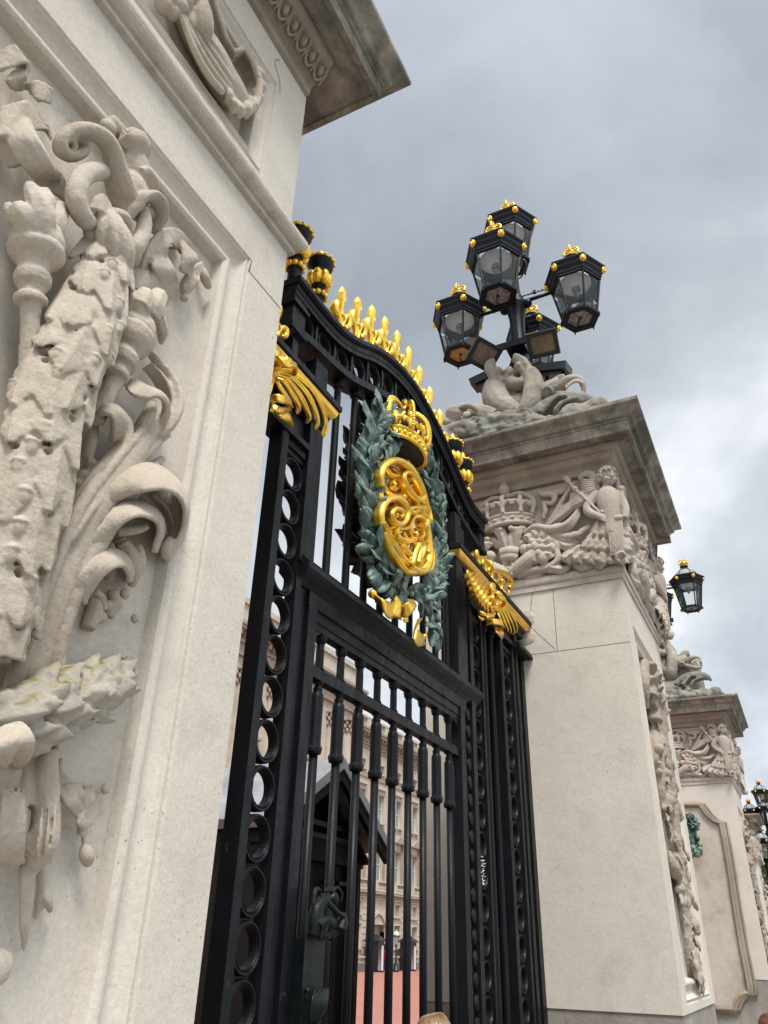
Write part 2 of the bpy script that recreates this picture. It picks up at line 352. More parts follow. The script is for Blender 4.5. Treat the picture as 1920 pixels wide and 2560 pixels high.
# ================================================================ ground
m, nt_, b_ = nodes('red_gravel'); P_ = nd(nt_, 'ShaderNodeNewGeometry').outputs['Position']
c_ = mix(nt_, ramp(nt_, noise(nt_, P_, .35, 5, .6), [(.35, (0,0,0)), (.65, (1,1,1))]), (.33,.135,.10), (.37,.165,.125))
c_ = mix(nt_, ramp(nt_, noise(nt_, P_, 40, 3), [(.4, (0,0,0)), (.6, (.35,)*3)]), c_, (.27,.12,.095))
nt_.links.new(c_, b_.inputs['Base Color']); b_.inputs['Roughness'].default_value = .95; bump(nt_, b_, noise(nt_, P_, 60, 3), .4, .01); M_['gravel'] = m
m, nt_, b_ = nodes('paving'); P_ = nd(nt_, 'ShaderNodeNewGeometry').outputs['Position']
br = nd(nt_, 'ShaderNodeTexBrick'); br.inputs['Scale'].default_value = 1.0; br.inputs['Mortar Size'].default_value = .008; br.inputs['Brick Width'].default_value = .9; br.inputs['Row Height'].default_value = .6
br.inputs['Color1'].default_value = (.27,.255,.235,1); br.inputs['Color2'].default_value = (.22,.21,.20,1); br.inputs['Mortar'].default_value = (.08,.08,.075,1)
nt_.links.new(P_, br.inputs['Vector']); nt_.links.new(br.outputs[0], b_.inputs['Base Color']); b_.inputs['Roughness'].default_value = .85; M_['paving'] = m
def struct(name, mb, mat): return tag(mb.build(name, mat), kind='structure')
g = MB(); g.add([(-900,-900,-.004),(900,-900,-.004),(900,900,-.004),(-900,900,-.004)], [(0,1,2,3)]); struct('ground', g, plain('park_ground', (.07,.10,.045), .95))
g = MB(); g.box(-40, 120, -14, 3.0, -.2, .0); struct('pavement', g, M_['paving'])
g = MB(); g.box(-40, 120, 3.0, 36, -.2, .002); struct('forecourt', g, M_['gravel'])
g = MB(); g.box(-40, 120, -60, -14.15, -.3, -.1+.11); struct('road', g, plain('asphalt', (.05,.05,.052), .9))
# ================================================================ stone gate piers
def rect_loft(mb, x0, x1, y0, y1, prof, caps=True):
    """stack of rectangles: prof = [(outset, z)] from the bottom up"""
    R = [[(x0-o, y0-o, z), (x1+o, y0-o, z), (x1+o, y1+o, z), (x0-o, y1+o, z)] for o, z in prof]
    return mb.rings(R, smooth=False, caps=caps)
def curve_prof(a, b, kind, n=6):
    (o0, z0), (o1, z1) = a, b; P = []
    for i in range(n+1):
        t = i/n
        if kind == 'cyma': s = t-.16*math.sin(2*PI*t); P.append((o0+(o1-o0)*s, z0+(z1-z0)*t))
        elif kind == 'cove': P.append((o0+(o1-o0)*(1-math.cos(t*PI/2)), z0+(z1-z0)*math.sin(t*PI/2)))
        elif kind == 'ovolo': P.append((o0+(o1-o0)*math.sin(t*PI/2), z0+(z1-z0)*(1-math.cos(t*PI/2))))
        elif kind == 'torus': 
            a_ = -PI/2+PI*t; P.append((o0+(o1-o0)*0+abs(z1-z0)/2*math.cos(a_)*1.0, (z0+z1)/2+(z1-z0)/2*math.sin(a_)))
    return P
def panel(mb, F, rects, cap=True):
    """nested rectangles (x0,x1,z0,z1,depth) lofted into a moulded recess; F maps (u, z, depth) to the world"""
    R = [[F(a, c, d), F(b, c, d), F(b, e, d), F(a, e, d)] for a, b, c, e, d in rects]
    mb.rings(R, smooth=False, caps=False)
    if cap:
        n = mb.n; mb.f.append((n-4, n-3, n-2, n-1)); mb.sm.append(False)
    return mb
W_ = 2.42
def pier_body(X, Y, parent, zs=(5.60, 5.67, 5.77, .02, .025), mat='ashlar', zp=5.155, inset=.30, zb=1.535):
    x0, x1, y0, y1 = X, X+W_, Y, Y+W_
    mb = MB(); rect_loft(mb, x0, x1, y0, y1, [(.06, 0), (.06, .5), (.03, .56), (-.012, .60), (-.012, zb-.03), (-.012, zb-.003)]); mb.build('plinth', S_['base'], parent)
    zf, zt0, zt1, po, pr = zs
    mb = MB(); rect_loft(mb, x0, x1, y0+.14, y1, [(0, zb), (0, zf)])
    F = lambda u, z, d: (x0+u, y0+d, z)
    q0, q1, r0, r1 = inset, W_-inset, zb+.065, zp
    R = [(0, W_, zb, zf, .14), (0, W_, zb, zf, 0), (q0, q1, r0, r1, 0), (q0+.006, q1-.006, r0+.006, r1-.006, .012), (q0+.030, q1-.030, r0+.030, r1-.030, .012), (q0+.034, q1-.034, r0+.034, r1-.034, .0), (q0+.043, q1-.043, r0+.043, r1-.043, .014)]
    for i in range(9):
        t = i/8; s_ = .045+.10*t; R.append((q0+s_, q1-s_, r0+s_, r1-s_, .014+.028*math.sin(t*PI)**.8+.0*t))
    R.append((q0+.146, q1-.146, r0+.146, r1-.146, .008))
    for i in range(5):
        t = i/4; s_ = .147+.035*t; R.append((q0+s_, q1-s_, r0+s_, r1-s_, .008-.006*math.sin(t*PI)+.012*t))
    R += [(q0+.186, q1-.186, r0+.186, r1-.186, .04), (q0+.192, q1-.192, r0+.192, r1-.192, .075)]
    panel(mb, F, R)
    mb.build('shaft', S_[mat], parent)
    mb = MB(); P = [(0, zf), (po, zf+.005), (po, zt0-.005)]+[(po+o*pr/((zt1-zt0)/2), z) for o, z in curve_prof((0, zt0), (0, zt1), 'torus', 9)]+[(.012, zt1+.008), (0, zt1+.03)]
    rect_loft(mb, x0, x1, y0, y1, P); mb.build('string_course', S_['mould'], parent)
    return zt1+.03
def cornice(x0, x1, y0, y1, parent, end=1.0):
    z0 = 7.0
    bed = [(0, z0), (.03, z0+.005), (.03, z0+.05)]+curve_prof((.035, z0+.06), (.12, z0+.16), 'cyma')+[(.13, z0+.17), (.13, z0+.195)]+curve_prof((.14, z0+.2), (.20, z0+.275), 'ovolo')+[(.20, z0+.283)]
    mb = MB(); rect_loft(mb, x0, x1, y0, y1, bed)
    if end == 0: mb.v = [(min(p[0], x1-.004), p[1], p[2]) for p in mb.v]
    mb.build('bed_moulding', S_['cornice'], parent)
    mb = MB(); z = z0+.284
    P = [(.10, z+.006), (.325, z+.006), (.33, z-.012), (.37, z-.012), (.37, z+.125), (.385, z+.13), (.385, z+.15)]+curve_prof((.39, z+.155), (.43, z+.18), 'ovolo', 4)+[(.43, z+.19)]+curve_prof((.435, z+.195), (.535, z+.285), 'cyma', 8)+[(.535, z+.315), (.42, z+.33), (.30, z+.335)]
    rect_loft(mb, x0, x1, y0, y1, P); mb.build('corona', S_['corona'], parent)
def joint(mb, F, u0, z0, u1, z1, wd=.0035):
    a, b = np.array([u0, z0]), np.array([u1, z1]); n = np.array([-(b-a)[1], (b-a)[0]]); n = n/np.linalg.norm(n)*wd
    V = []
    for d in (.004, -.0012):
        for q in (a+n, b+n, b-n, a-n): V.append(F(q[0], q[1], d))
    mb.add(V, [(0,1,2,3), (7,6,5,4), (0,4,5,1), (1,5,6,2), (2,6,7,3), (3,7,4,0)])
S_['joint'] = plain('mortar_joint', (.17,.15,.125), .95)
# ---- left pier
XL, YL = .11, 1.985
XR, YR = 8.08, 1.18
DX = 11.8
left = thing('gate_pier', 'huge pale stone pier with carved torches and oak garland, nearest on the left', 'gate pier', (XL+W_/2, YL+W_/2, 0), 'stone piers of the gateway')
zf = pier_body(XL, YL, left, (5.50, 5.54, 5.665, .03, .055), 'ashlar', 5.155, .30, 1.15)
mb = MB(); x0, x1 = XL, XL+W_; rect_loft(mb, x0, x1, YL+.16, YL+W_, [(0, zf), (0, 7.0)])
q0, q1, r0, r1 = .31, W_-.31, 5.80, 6.70
R = [(0, W_, zf, 7.0, .16), (0, W_, zf, 7.0, 0), (q0, q1, r0, r1, 0), (q0+.006, q1-.006, r0+.006, r1-.006, .010), (q0+.03, q1-.03, r0+.03, r1-.03, .010), (q0+.034, q1-.034, r0+.034, r1-.034, 0), (q0+.05, q1-.05, r0+.05, r1-.05, .012)]
for i in range(7):
    t = i/6; s_ = .05+.07*t; R.append((q0+s_, q1-s_, r0+s_, r1-s_, .012+.02*math.sin(t*PI)+.01*t))
R += [(q0+.125, q1-.125, r0+.125, r1-.125, .03), (q0+.135, q1-.135, r0+.135, r1-.135, .11)]
panel(mb, lambda u, z, d: (XL+u, YL+d, z), R); mb.build('frieze', S_['white'], left)
cornice(XL, XL+W_, YL, YL+W_, left, end=0)
# leaf-and-dart row carved on the bed moulding of the left pier
mb = MB()
for k in range(22):
    x = XL+.10+k*.108; y = YL-.085; z = 7.13
    P = [(x, y-.02, z-.045), (x+.035, y-.045, z), (x, y-.085, z+.06), (x-.035, y-.05, z+.005)]
    mb.tube([(x-.045, y-.075, z+.075), (x-.05, y-.035, z+.02), (x, y-.005, z-.05), (x+.05, y-.035, z+.02), (x+.045, y-.075, z+.075)], [.011]*5, 7)
    mb.ell((x, y-.045, z+.015), (.022, .03, .05), n=8, m=6); mb.tube([(x+.054, y, z-.05), (x+.054, y-.06, z+.05)], [.006, .012], 6)
mb.build('leaf_and_dart_ornament', S_['cornice'], left)
mb = MB(); Fl = lambda u, z, d: (XL+u, YL+d, z)
joint(mb, Fl, 2.125, 5.155, 2.12, 5.06); joint(mb, Fl, 2.125, 5.062, 2.42, 5.062)
mb.tube([(XL+2.1, YL-.001, 6.95), (XL+2.06, YL-.001, 6.86), (XL+2.13, YL-.001, 6.76), (XL+2.15, YL-.001, 6.66)], .0022, 5)
mb.build('mortar_joint', S_['joint'], left)
# ---- right piers
def build_right():
    t = thing('gate_pier', 'pale stone pier carrying the five lantern lamp and a cherub frieze, right of the gate', 'gate pier', (XR+W_/2, YR+W_/2, 0), 'stone piers of the gateway')
    pier_body(XR, YR, t)
    mb = MB(); rect_loft(mb, XR, XR+W_, YR, YR+W_, [(-.03, 5.80), (-.03, 6.999)]); mb.build('frieze', S_['frieze'], t)
    cornice(XR, XR+W_, YR, YR+W_, t)
    return t
right = build_right()
mb = MB(); Fs = lambda u, z, d: (XR+d, u, z)
def onside(x, y): p = onX(x, y, XR); return p[1], p[2]
J = [((1569,1610),(1399,1629)), ((1399,1629),(1309,1646))]
joint(mb, Fs, 1.182, 4.862, 2.40, 4.862); joint(mb, Fs, 1.969, 4.862, 1.956, 5.595)
jj = [onside(1326,1567), onside(1358,1600), onside(1388,1623)]
joint(mb, Fs, jj[0][0], jj[0][1], jj[2][0], jj[2][1]); jj = [onside(1332,1476), onside(1327,1520), onside(1326,1567)]
joint(mb, Fs, *jj[0], *jj[1]); joint(mb, Fs, *jj[1], *jj[2])
mb.build('mortar_joint', S_['joint'], right)
# rough mortar patch and bracket stub where the gate frame dies into the pier
mb = MB(); p = onX(1316, 1592, XR); mb.ell(p, (.014, .12, .10), n=14, m=8); p = onX(1316, 1548, XR); mb.ell(p, (.02, .10, .11), n=14, m=8)
link('mortar_patch', fuse(mb, .008, 1, noise=.012, nscale=.05), S_['carved'], right)
# ================================================================ the iron gate
GY = 2.4
frame = thing('iron_gate', 'black iron gate frame with arched top, gilded crests and a green wreath', 'gate', (4.88, GY, 0))
IR, GO = M_['iron'], M_['gold']
def P_(name, mb, mat=IR, parent=None): return mb.build(name, mat, parent or frame)
TOPX = [3.08, 3.3, 3.48, 3.73, 4.0, 4.25, 4.55, 4.91, 5.19, 5.46, 5.75, 6.08, 6.28, 6.47, 6.80]
TOPZ = [5.975, 5.975, 5.98, 6.013, 6.13, 6.27, 6.38, 6.44, 6.415, 6.347, 6.24, 6.06, 5.97, 5.925, 5.94]
BOTX = [3.08, 3.17, 3.384, 3.683, 3.979, 4.335, 4.625, 4.91, 5.194, 5.522, 5.868, 6.056, 6.3, 6.616, 6.80]
BOTZ = [5.50, 5.537, 5.589, 5.634, 5.708, 5.867, 5.983, 6.015, 5.99, 5.857, 5.717, 5.641, 5.585, 5.535, 5.52]
def smooth_curve(xs, zs):
    C = catmull(np.array([xs, np.zeros(len(xs)), zs]).T, 10); X = C[:, 0]; Z = C[:, 2]
    K = np.ones(9)/9; Zp = np.pad(Z, 4, mode='edge'); Z = np.convolve(Zp, K, 'valid')
    return lambda x: float(np.interp(x, X, Z))
ztop, zbot = smooth_curve(TOPX, TOPZ), smooth_curve(BOTX, BOTZ)
def strip(mb, fn, x0, x1, prof, n=70):
    """prof: closed list of (y, dz) swept along the curve z = fn(x)"""
    R = []
    for x in np.linspace(x0, x1, n): z = fn(x); R.append([(x, y, z+dz) for y, dz in prof])
    return mb.rings(R, smooth=False)
mb = MB()
strip(mb, ztop, 3.075, 6.81, [(2.27,0),(2.275,.012),(2.53,.012),(2.535,0),(2.535,-.03),(2.51,-.045),(2.29,-.045),(2.27,-.03)])
strip(mb, ztop, 3.085, 6.80, [(2.30,-.046),(2.50,-.046),(2.495,-.135),(2.31,-.135),(2.31,-.10),(2.302,-.09)])
mb.sm = [True if i % 9 < 8 else False for i in range(len(mb.sm))] and mb.sm
P_('arch_top_rail', mb)
mb = MB(); strip(mb, zbot, 3.085, 6.80, [(2.31,.002),(2.31,.062),(2.32,.07),(2.48,.07),(2.49,.06),(2.49,.0)]); P_('arch_bottom_rail', mb)
# corner blocks under the turrets
for a, b in ((3.085, 3.235), (6.655, 6.795)):
    mb = MB(); mb.box(a, b, 2.315, 2.475, 5.56, 5.84); mb.box(a-.02, b+.02, 2.295, 2.495, 5.75, 5.785); mb.box(a-.015, b+.015, 2.298, 2.492, 5.53, 5.575); P_('corner_block', mb)
def annulus(mb, cx, cz, ro, ri, y0, y1, n=28, ez=1.0, lip=.012):
    R = []
    for r, y in ((ro, y0+lip), (ro-.004, y0), (ro-lip, y0), (ro-lip*1.3, y0+lip*.6), (ri+lip*.8, y0+lip*.6), (ri+.004, y0+lip*.2), (ri, y0+lip), (ri, y1), (ro, y1)):
        R.append([(cx+r*math.cos(a), y, cz+ez*r*math.sin(a)) for a in np.linspace(0, 2*PI, n, endpoint=False)])
    return mb.rings(R, caps=False, loop=True, smooth=False)
BX = [3.85+.2577*k for k in range(9)]
for k in range(-2, 11):
    x = 3.80+.2545*k
    if x < 3.2 or x > 6.7: continue
    lo, hi = zbot(x)+.066, ztop(x)-.13
    mb = MB(); h = (hi-lo)/2; annulus(mb, x, (lo+hi)/2, min(.112, h*1.02), min(.112, h)*.74, 2.345, 2.40, ez=h/min(.112, h*1.02)*1.02, lip=.014); P_('arch_ring', mb)
    if k < 10:
        xx = x+.127; lo, hi = zbot(xx)+.066, ztop(xx)-.13
        mb = MB(); mb.box(xx-.013, xx+.013, 2.335, 2.41, lo, hi); P_('arch_spacer', mb)
# fleur-de-lis cresting
def fleur(s=1.0):
    """a gilded fleur-de-lis about 0.47 m tall, base at the origin, facing -Y"""
    m = MB(); u = s
    m.lathe([(.034*u, 0), (.040*u, .02*u), (.03*u, .04*u), (.036*u, .075*u), (.028*u, .10*u), (.024*u, .12*u)], n=8, smooth=False)
    m.lathe([(.023*u, .12*u), (.026*u, .20*u), (.030*u, .235*u), (.024*u, .26*u), (.021*u, .30*u), (.034*u, .375*u), (.040*u, .43*u), (.030*u, .465*u), (.006*u, .50*u)], n=8, smooth=False)
    for sx in (-1, 1):
        C = [(sx*.018*u, -.004, .13*u), (sx*.030*u, -.004, .20*u), (sx*.055*u, -.004, .27*u), (sx*.095*u, -.004, .285*u), (sx*.108*u, -.004, .235*u), (sx*.085*u, -.004, .195*u), (sx*.066*u, -.004, .215*u)]
        m.tube(C, [.012*u, .016*u, .022*u, .028*u, .028*u, .022*u, .008*u], 8, flat=(0, 1, 0), fl=1.7)
    m.lathe([(.030*u, .225*u), (.044*u, .235*u), (.044*u, .25*u), (.03*u, .26*u)], n=10)
    return m
fl_me = None
for k in range(9):
    x = 3.86+.2555*k; z = ztop(x*.985)-.0
    if fl_me is None: fl_me = fleur().mesh('fleur_de_lis')
    o = link('fleur_de_lis', fl_me, GO, frame); o.location = (x+.02, 2.44, z+.01); o.scale = (1.0, 1.0, 1.28)
# turrets: dark shaft with gilded rings, gadrooned bulge and cap
def turret():
    out = {}
    m = MB(); m.lathe([(.062, -.05), (.058, 0), (.046, .02), (.043, .18), (.046, .19), (.05, .2), (.05, .235), (.04, .245), (.038, .29), (.055, .32), (.06, .42), (.075, .46), (.092, .49), (.098, .53), (.098, .556), (.06, .58), (.03, .60)], n=20); out['shaft'] = (m, IR)
    m = MB()
    for k in range(10):
        a = 2*PI*k/10; m.ell((.058*math.cos(a), .058*math.sin(a), .217), (.021, .021, .024), n=8, m=6)
    out['bead_ring'] = (m, GO); m = MB(); m.lathe([(.064, -.012), (.072, 0), (.064, .012), (.05, .0)], n=16); out['collar_ring'] = (m, GO)
    m = MB()
    for k in range(8):
        a = 2*PI*(k+.5)/8; c, s_ = math.cos(a), math.sin(a)
        m.ell((.062*c, .062*s_, .37), (.042, .036, .068), rot=np.array([[c,-s_,0],[s_,c,0],[0,0,1]]), n=10, m=8)
    out['gadrooned_bulge'] = (m, GO)
    m = MB(); R = [(.098, .522), (.108, .53), (.108, .545), (.095, .557), (.06, .575), (.03, .59), (.022, .60), (.026, .62), (.022, .635), (.006, .66)]
    m.lathe([(.099, .535), (.106, .54), (.106, .55), (.098, .556)], n=24, caps=False); m.lathe([(.03, .60), (.034, .61), (.02, .62), (.026, .632), (.02, .65), (.004, .68)], n=14)
    for k in range(14):
        a = 2*PI*k/14; m.ell((.103*math.cos(a), .103*math.sin(a), .545), (.014,.014,.012), n=6, m=5)
    out['cap'] = (m, GO); return out
tm = {k: (v[0].mesh(k), v[1]) for k, v in turret().items()}
for x in (3.195, 3.515, 6.235, 6.53):
    sh = None
    for k, (me, mt) in tm.items():
        o = link('turret' if k == 'shaft' else k, me, mt, frame if sh is None else sh)
        if sh is None: sh = o; o.location = (x, 2.425, (ztop(x)+.02)); o.scale = (1.05, 1.05, 1.08)
# ---- posts
def post(x0, x1, y0, y1, z0, z1, name='post'):
    mb = MB(); mb.box(x0, x1, y0, y1, z0, z1); return P_(name, mb)
post(3.14, 3.205, 2.33, 2.43, 0, 5.50); post(3.445, 3.60, 2.335, 2.43, 3.99, 5.55); post(3.445, 3.50, 2.345, 2.42, 0, 3.99)
post(2.56, 2.62, 2.34, 2.45, 0, 4.95); post(2.86, 2.94, 2.34, 2.45, 0, 4.95)
post(5.93, 6.075, 2.30, 2.46, 4.0, 5.60); post(6.16, 6.24, 2.335, 2.46, 3.95, 5.55)
post(6.315, 6.40, 2.335, 2.48, 0, 4.97); post(6.62, 6.66, 2.335, 2.46, 0, 4.80)
post(7.20, 7.285, 2.335, 2.48, 0, 4.80); post(7.575, 7.64, 2.335, 2.48, 0, 4.86); post(7.72, 7.80, 2.34, 2.5, 0, 5.0); post(7.96, 8.075, 2.36, 2.5, 0, 5.0)
mb = MB(); mb.box(7.8, 7.96, 2.43, 2.47, 0, 5.0); P_('backing_plate', mb)
mb = MB(); mb.box(6.66, 7.2, 2.445, 2.465, 0, 4.80); P_('backing_plate', mb)
def ring_column(cx, z1, n, ro=.112, dz=.2325, x0=None, x1=None):
    for k in range(n):
        mb = MB(); annulus(mb, cx, z1-dz*k, ro, .085, 2.355, 2.41); P_('ring', mb)
ring_column(3.325, 4.53, 19); ring_column(2.74, 4.53, 19)
ring_column(6.51, 4.60, 19, .107); ring_column(7.43, 4.56, 19)
for a, b in ((3.207, 3.443), (6.402, 6.618), (7.287, 7.573)):
    mb = MB(); mb.box(a, b, 2.35, 2.45, 4.70, 4.75); mb.box(a, b, 2.365, 2.44, 4.66, 4.70); P_('panel_head', mb)
# bars
def bar(x, z0, z1, r=.027, n=8, collar=True, parent=None, y=GY):
    mb = MB(); mb.lathe([(r, z0), (r, z1)], (x, y, 0), n=n, smooth=False, a0=PI/8)
    if collar: mb.lathe([(r, z1-.075), (r*1.5, z1-.065), (r*1.7, z1-.04), (r*1.45, z1-.03), (r*1.9, z1-.012), (r*1.9, z1)], (x, y, 0), n=12)
    return mb.build('bar', IR, parent or frame)
for x in BX: bar(x, 3.97, zbot(x)+.002)
for x in (6.85, 7.06): bar(x, 0, 4.80, .03)
# horizontals of the side panels
def rail(x0, x1, prof, name='rail', mat=IR):
    mb = MB(); R = [[(x, y, z) for y, z in prof] for x in (x0, x1)]; mb.rings(R, smooth=False); return P_(name, mb, mat)
rail(2.55, 3.44, [(2.32,4.76),(2.32,4.80),(2.33,4.81),(2.48,4.81),(2.48,4.76)]); rail(6.31, 8.075, [(2.31,4.80),(2.31,4.845),(2.325,4.86),(2.49,4.86),(2.49,4.80)])
rail(7.62, 8.078, [(2.25,4.80),(2.25,4.83),(2.27,4.875),(2.309,4.875),(2.309,4.80)], 'wall_bracket')
for a, b in ((2.75, 3.44), (6.31, 7.75)):
    rail(a, b, [(2.38,4.87),(2.38,5.01),(2.46,5.01),(2.46,4.87)], 'panel_back')
# entablatures with a gilded band
def entab(x0, x1, ret):
    zb, yf = 5.015, 2.236
    def lay(prof, name, mat):
        mb = MB(); R = []
        # sweep front + left/right returns
        P = []
        for o, z in prof: P.append((o, z))
        rect = []
        for o, z in P: rect.append([(x0+.05-o, 2.33-o, z), (x1-.05+o, 2.33-o, z), (x1-.05+o, 2.47+o*.4, z), (x0+.05-o, 2.47+o*.4, z)])
        mb.rings(rect, smooth=False); return P_(name, mb, mat)
    lay([(.0, zb), (.008, zb+.01), (.008, zb+.055), (.03, zb+.075), (.036, zb+.105)], 'architrave', IR)
    lay([(.040, zb+.106), (.056, zb+.118), (.07, zb+.140), (.078, zb+.175)], 'gold_band', M_['gold2'])
    lay([(.084, zb+.176), (.094, zb+.185), (.094, zb+.225), (.07, zb+.245), (.03, zb+.255)], 'cap_rail', IR)
entab(2.56, 3.62, True); entab(5.935, 8.03, True)
# ---- middle rail and the gate leaf
leafg = thing('gate_leaf', 'black gate leaf of nine baluster topped bars and bronze lock, under the wreath', 'gate', (4.88, GY, 0))
mr = [(2.36,3.86),(2.345,3.88),(2.335,3.895),(2.31,3.915),(2.295,3.935),(2.285,3.955),(2.285,3.985),(2.295,4.005),(2.305,4.01),(2.32,4.025),(2.33,4.04),(2.47,4.04),(2.50,4.0),(2.50,3.95),(2.46,3.9),(2.45,3.86)]
rail(3.475, 6.47, mr, 'transom_rail')
def lp(name, mb, mat=IR, parent=None): return mb.build(name, mat, parent or leafg)
mb = MB()
mb.box(3.60, 6.20, 2.345, 2.455, 3.77, 3.858); mb.box(3.66, 6.14, 2.358, 2.442, 3.70, 3.772); mb.box(3.70, 6.08, 2.366, 2.434, 3.655, 3.705); lp('top_rail', mb)
for x, s in ((3.705, 1), (6.06, -1)):
    mb = MB(); V = []; n = 8
    pts = [(x, 3.655)]+[(x+s*(.11-.11*math.sin(a)), 3.655-.16+.16*math.cos(a)*0+.16*(1-math.cos(a))*0+.0) for a in ()]
    arc = [(x+s*(.13*(1-math.sin(a))), 3.655-.13*(1-math.cos(a))) for a in np.linspace(0, PI/2, n)]
    poly = [(x, 3.655)]+[(x+s*.13*(1-math.sin(a)), 3.655-.15*(1-math.cos(a))) for a in np.linspace(0, PI/2, n)]
    R = [[(px_, y, pz_) for px_, pz_ in poly] for y in ((2.37, 2.43) if s > 0 else (2.43, 2.37))]
    mb.rings(R, smooth=False); lp('corner_bracket', mb)
mb = MB(); R = [[(x, y, z) for y, z in [(2.365,3.365),(2.365,3.43),(2.375,3.44),(2.425,3.44),(2.435,3.43),(2.435,3.365)]] for x in (3.705, 6.06)]; mb.rings(R, smooth=False); lp('lock_rail', mb)
mb = MB(); mb.box(3.605, 3.70, 2.345, 2.455, .08, 3.77); mb.box(3.52, 3.6, 2.37, 2.45, .08, 3.86); lp('stile', mb)
mb = MB(); mb.box(6.06, 6.16, 2.345, 2.455, .08, 3.77); mb.box(6.165, 6.24, 2.37, 2.45, .08, 3.86); lp('stile', mb)
mb = MB(); 
for k in range(26):
    mb.lathe([(.001, -.004), (.05, -.004), (.05, .004), (.001, .004)], (6.24, 2.35, .25+.14*k), ax=(0, 1, 0), n=14)
lp('scalloped_edge', mb)
mb = MB(); mb.box(3.70, 6.06, 2.36, 2.44, .10, .24); mb.box(3.70, 6.06, 2.36, 2.44, .95, 1.06); lp('bottom_rail', mb)
mb = MB(); mb.box(3.70, 6.06, 2.385, 2.415, .24, .95); lp('kick_panel', mb)
bm_ = MB(); bm_.lathe([(.026, -2.3), (.026, -.42)], n=12); 
bm_.lathe([(.026, 0), (.026, .2)], n=8, smooth=False)
bm_.lathe([(.026, -.425), (.043, -.42), (.046, -.405), (.042, -.385), (.0385, -.36), (.0385, -.10), (.036, -.075), (.026, -.06), (.03, -.05), (.03, -.04), (.022, -.03), (.022, -.015), (.034, -.008), (.038, 0)], n=24, lobes=10, lobe=.055)
for k in range(6):
    a = 2*PI*k/6; bm_.ell((.038*math.cos(a), .038*math.sin(a), -.393), (.011, .011, .018), n=6, m=5)
bme = bm_.mesh('baluster_bar')
for x in BX:
    o = link('baluster_bar', bme, IR, leafg); o.location = (x, GY, 3.366)
    mb = MB(); mb.lathe([(.024, 3.44), (.024, 3.66)], (x, GY, 0), n=8, smooth=False, a0=PI/8); mb.lathe([(.024, 3.60), (.036, 3.62), (.04, 3.65), (.04, 3.656)], (x, GY, 0), n=10); mb.lathe([(.034, 3.44), (.024, 3.46), (.024, 3.47)], (x, GY, 0), n=10); lp('short_bar', mb)
# lock with a crouching bronze figure
mb = MB(); mb.box(3.705, 3.90, 2.285, 2.40, 1.42, 2.02); mb.box(3.90, 3.93, 2.30, 2.39, 1.42, 2.02); lk = lp('lock_case', mb, M_['bronze'])
mb = MB(); mb.lathe([(.009, 0), (.009, .012)], (3.745, 2.283, 1.80), ax=(0, -1, 0), n=10); mb.box(3.741, 3.749, 2.272, 2.2845, 1.765, 1.80); lp('keyhole', mb, M_['black'], lk)
mb = MB(); Y = 2.26
mb.tube([(3.73, Y, 2.03), (3.745, Y, 2.09), (3.765, Y, 2.15), (3.82, Y-.01, 2.195), (3.85, Y-.015, 2.205)], [.025, .038, .036, .030, .018], 10)
mb.tube([(3.745, Y-.02, 2.075), (3.80, Y-.045, 2.10), (3.845, Y-.045, 2.085), (3.83, Y-.035, 2.045), (3.785, Y-.03, 2.032)], [.032, .027, .021, .015, .012], 9)
mb.ell((3.878, Y-.025, 2.205), (.028, .027, .034)); mb.tube([(3.82, Y-.025, 2.185), (3.865, Y-.06, 2.14), (3.93, Y-.065, 2.125)], [.019, .014, .011], 8)
mb.tube([(3.915, Y-.055, 2.055), (3.94, Y-.05, 2.10), (3.965, Y-.045, 2.14)], [.03, .032, .012], 8)
for k in range(5): mb.tube([(3.855, Y-.03+.012*k, 2.235), (3.895, Y-.04+.016*k, 2.255), (3.93, Y-.045+.016*k, 2.225), (3.925, Y-.045+.016*k, 2.185)], [.005, .008, .008, .004], 6)
mb.tube([(3.72, Y, 2.165), (3.75, Y+.01, 2.235), (3.80, Y+.015, 2.235), (3.82, Y+.01, 2.21)], [.008, .013, .011, .006], 8); mb.tube([(3.89, Y, 2.03), (3.92, Y-.01, 2.06)], [.03, .035], 8); mb.tube([(3.76, Y-.02, 2.03), (3.87, Y-.02, 2.03)], [.014, .014], 8)
link('lock_figure', fuse(mb, .0042, 1), M_['bronze'], lk)
mb = MB()
for k in range(5):
    a = -.6+k*.35; mb.leaf([(3.76+.01*k, 2.262, 1.66), (3.76+.09*math.sin(a+.5), 2.235, 1.74), (3.77+.13*math.sin(a+.6), 2.25, 1.79+.02*math.cos(a))], .03, (0, -1, 0), th=.01)
mb.box(3.70, 3.95, 2.25, 2.275, 1.56, 1.585); mb.tube([(3.72, 2.25, 1.62), (3.80, 2.23, 1.60), (3.88, 2.24, 1.64), (3.95, 2.25, 1.61)], [.02, .03, .02, .012], 8)
lp('lock_foliage', mb, M_['bronze'], lk)
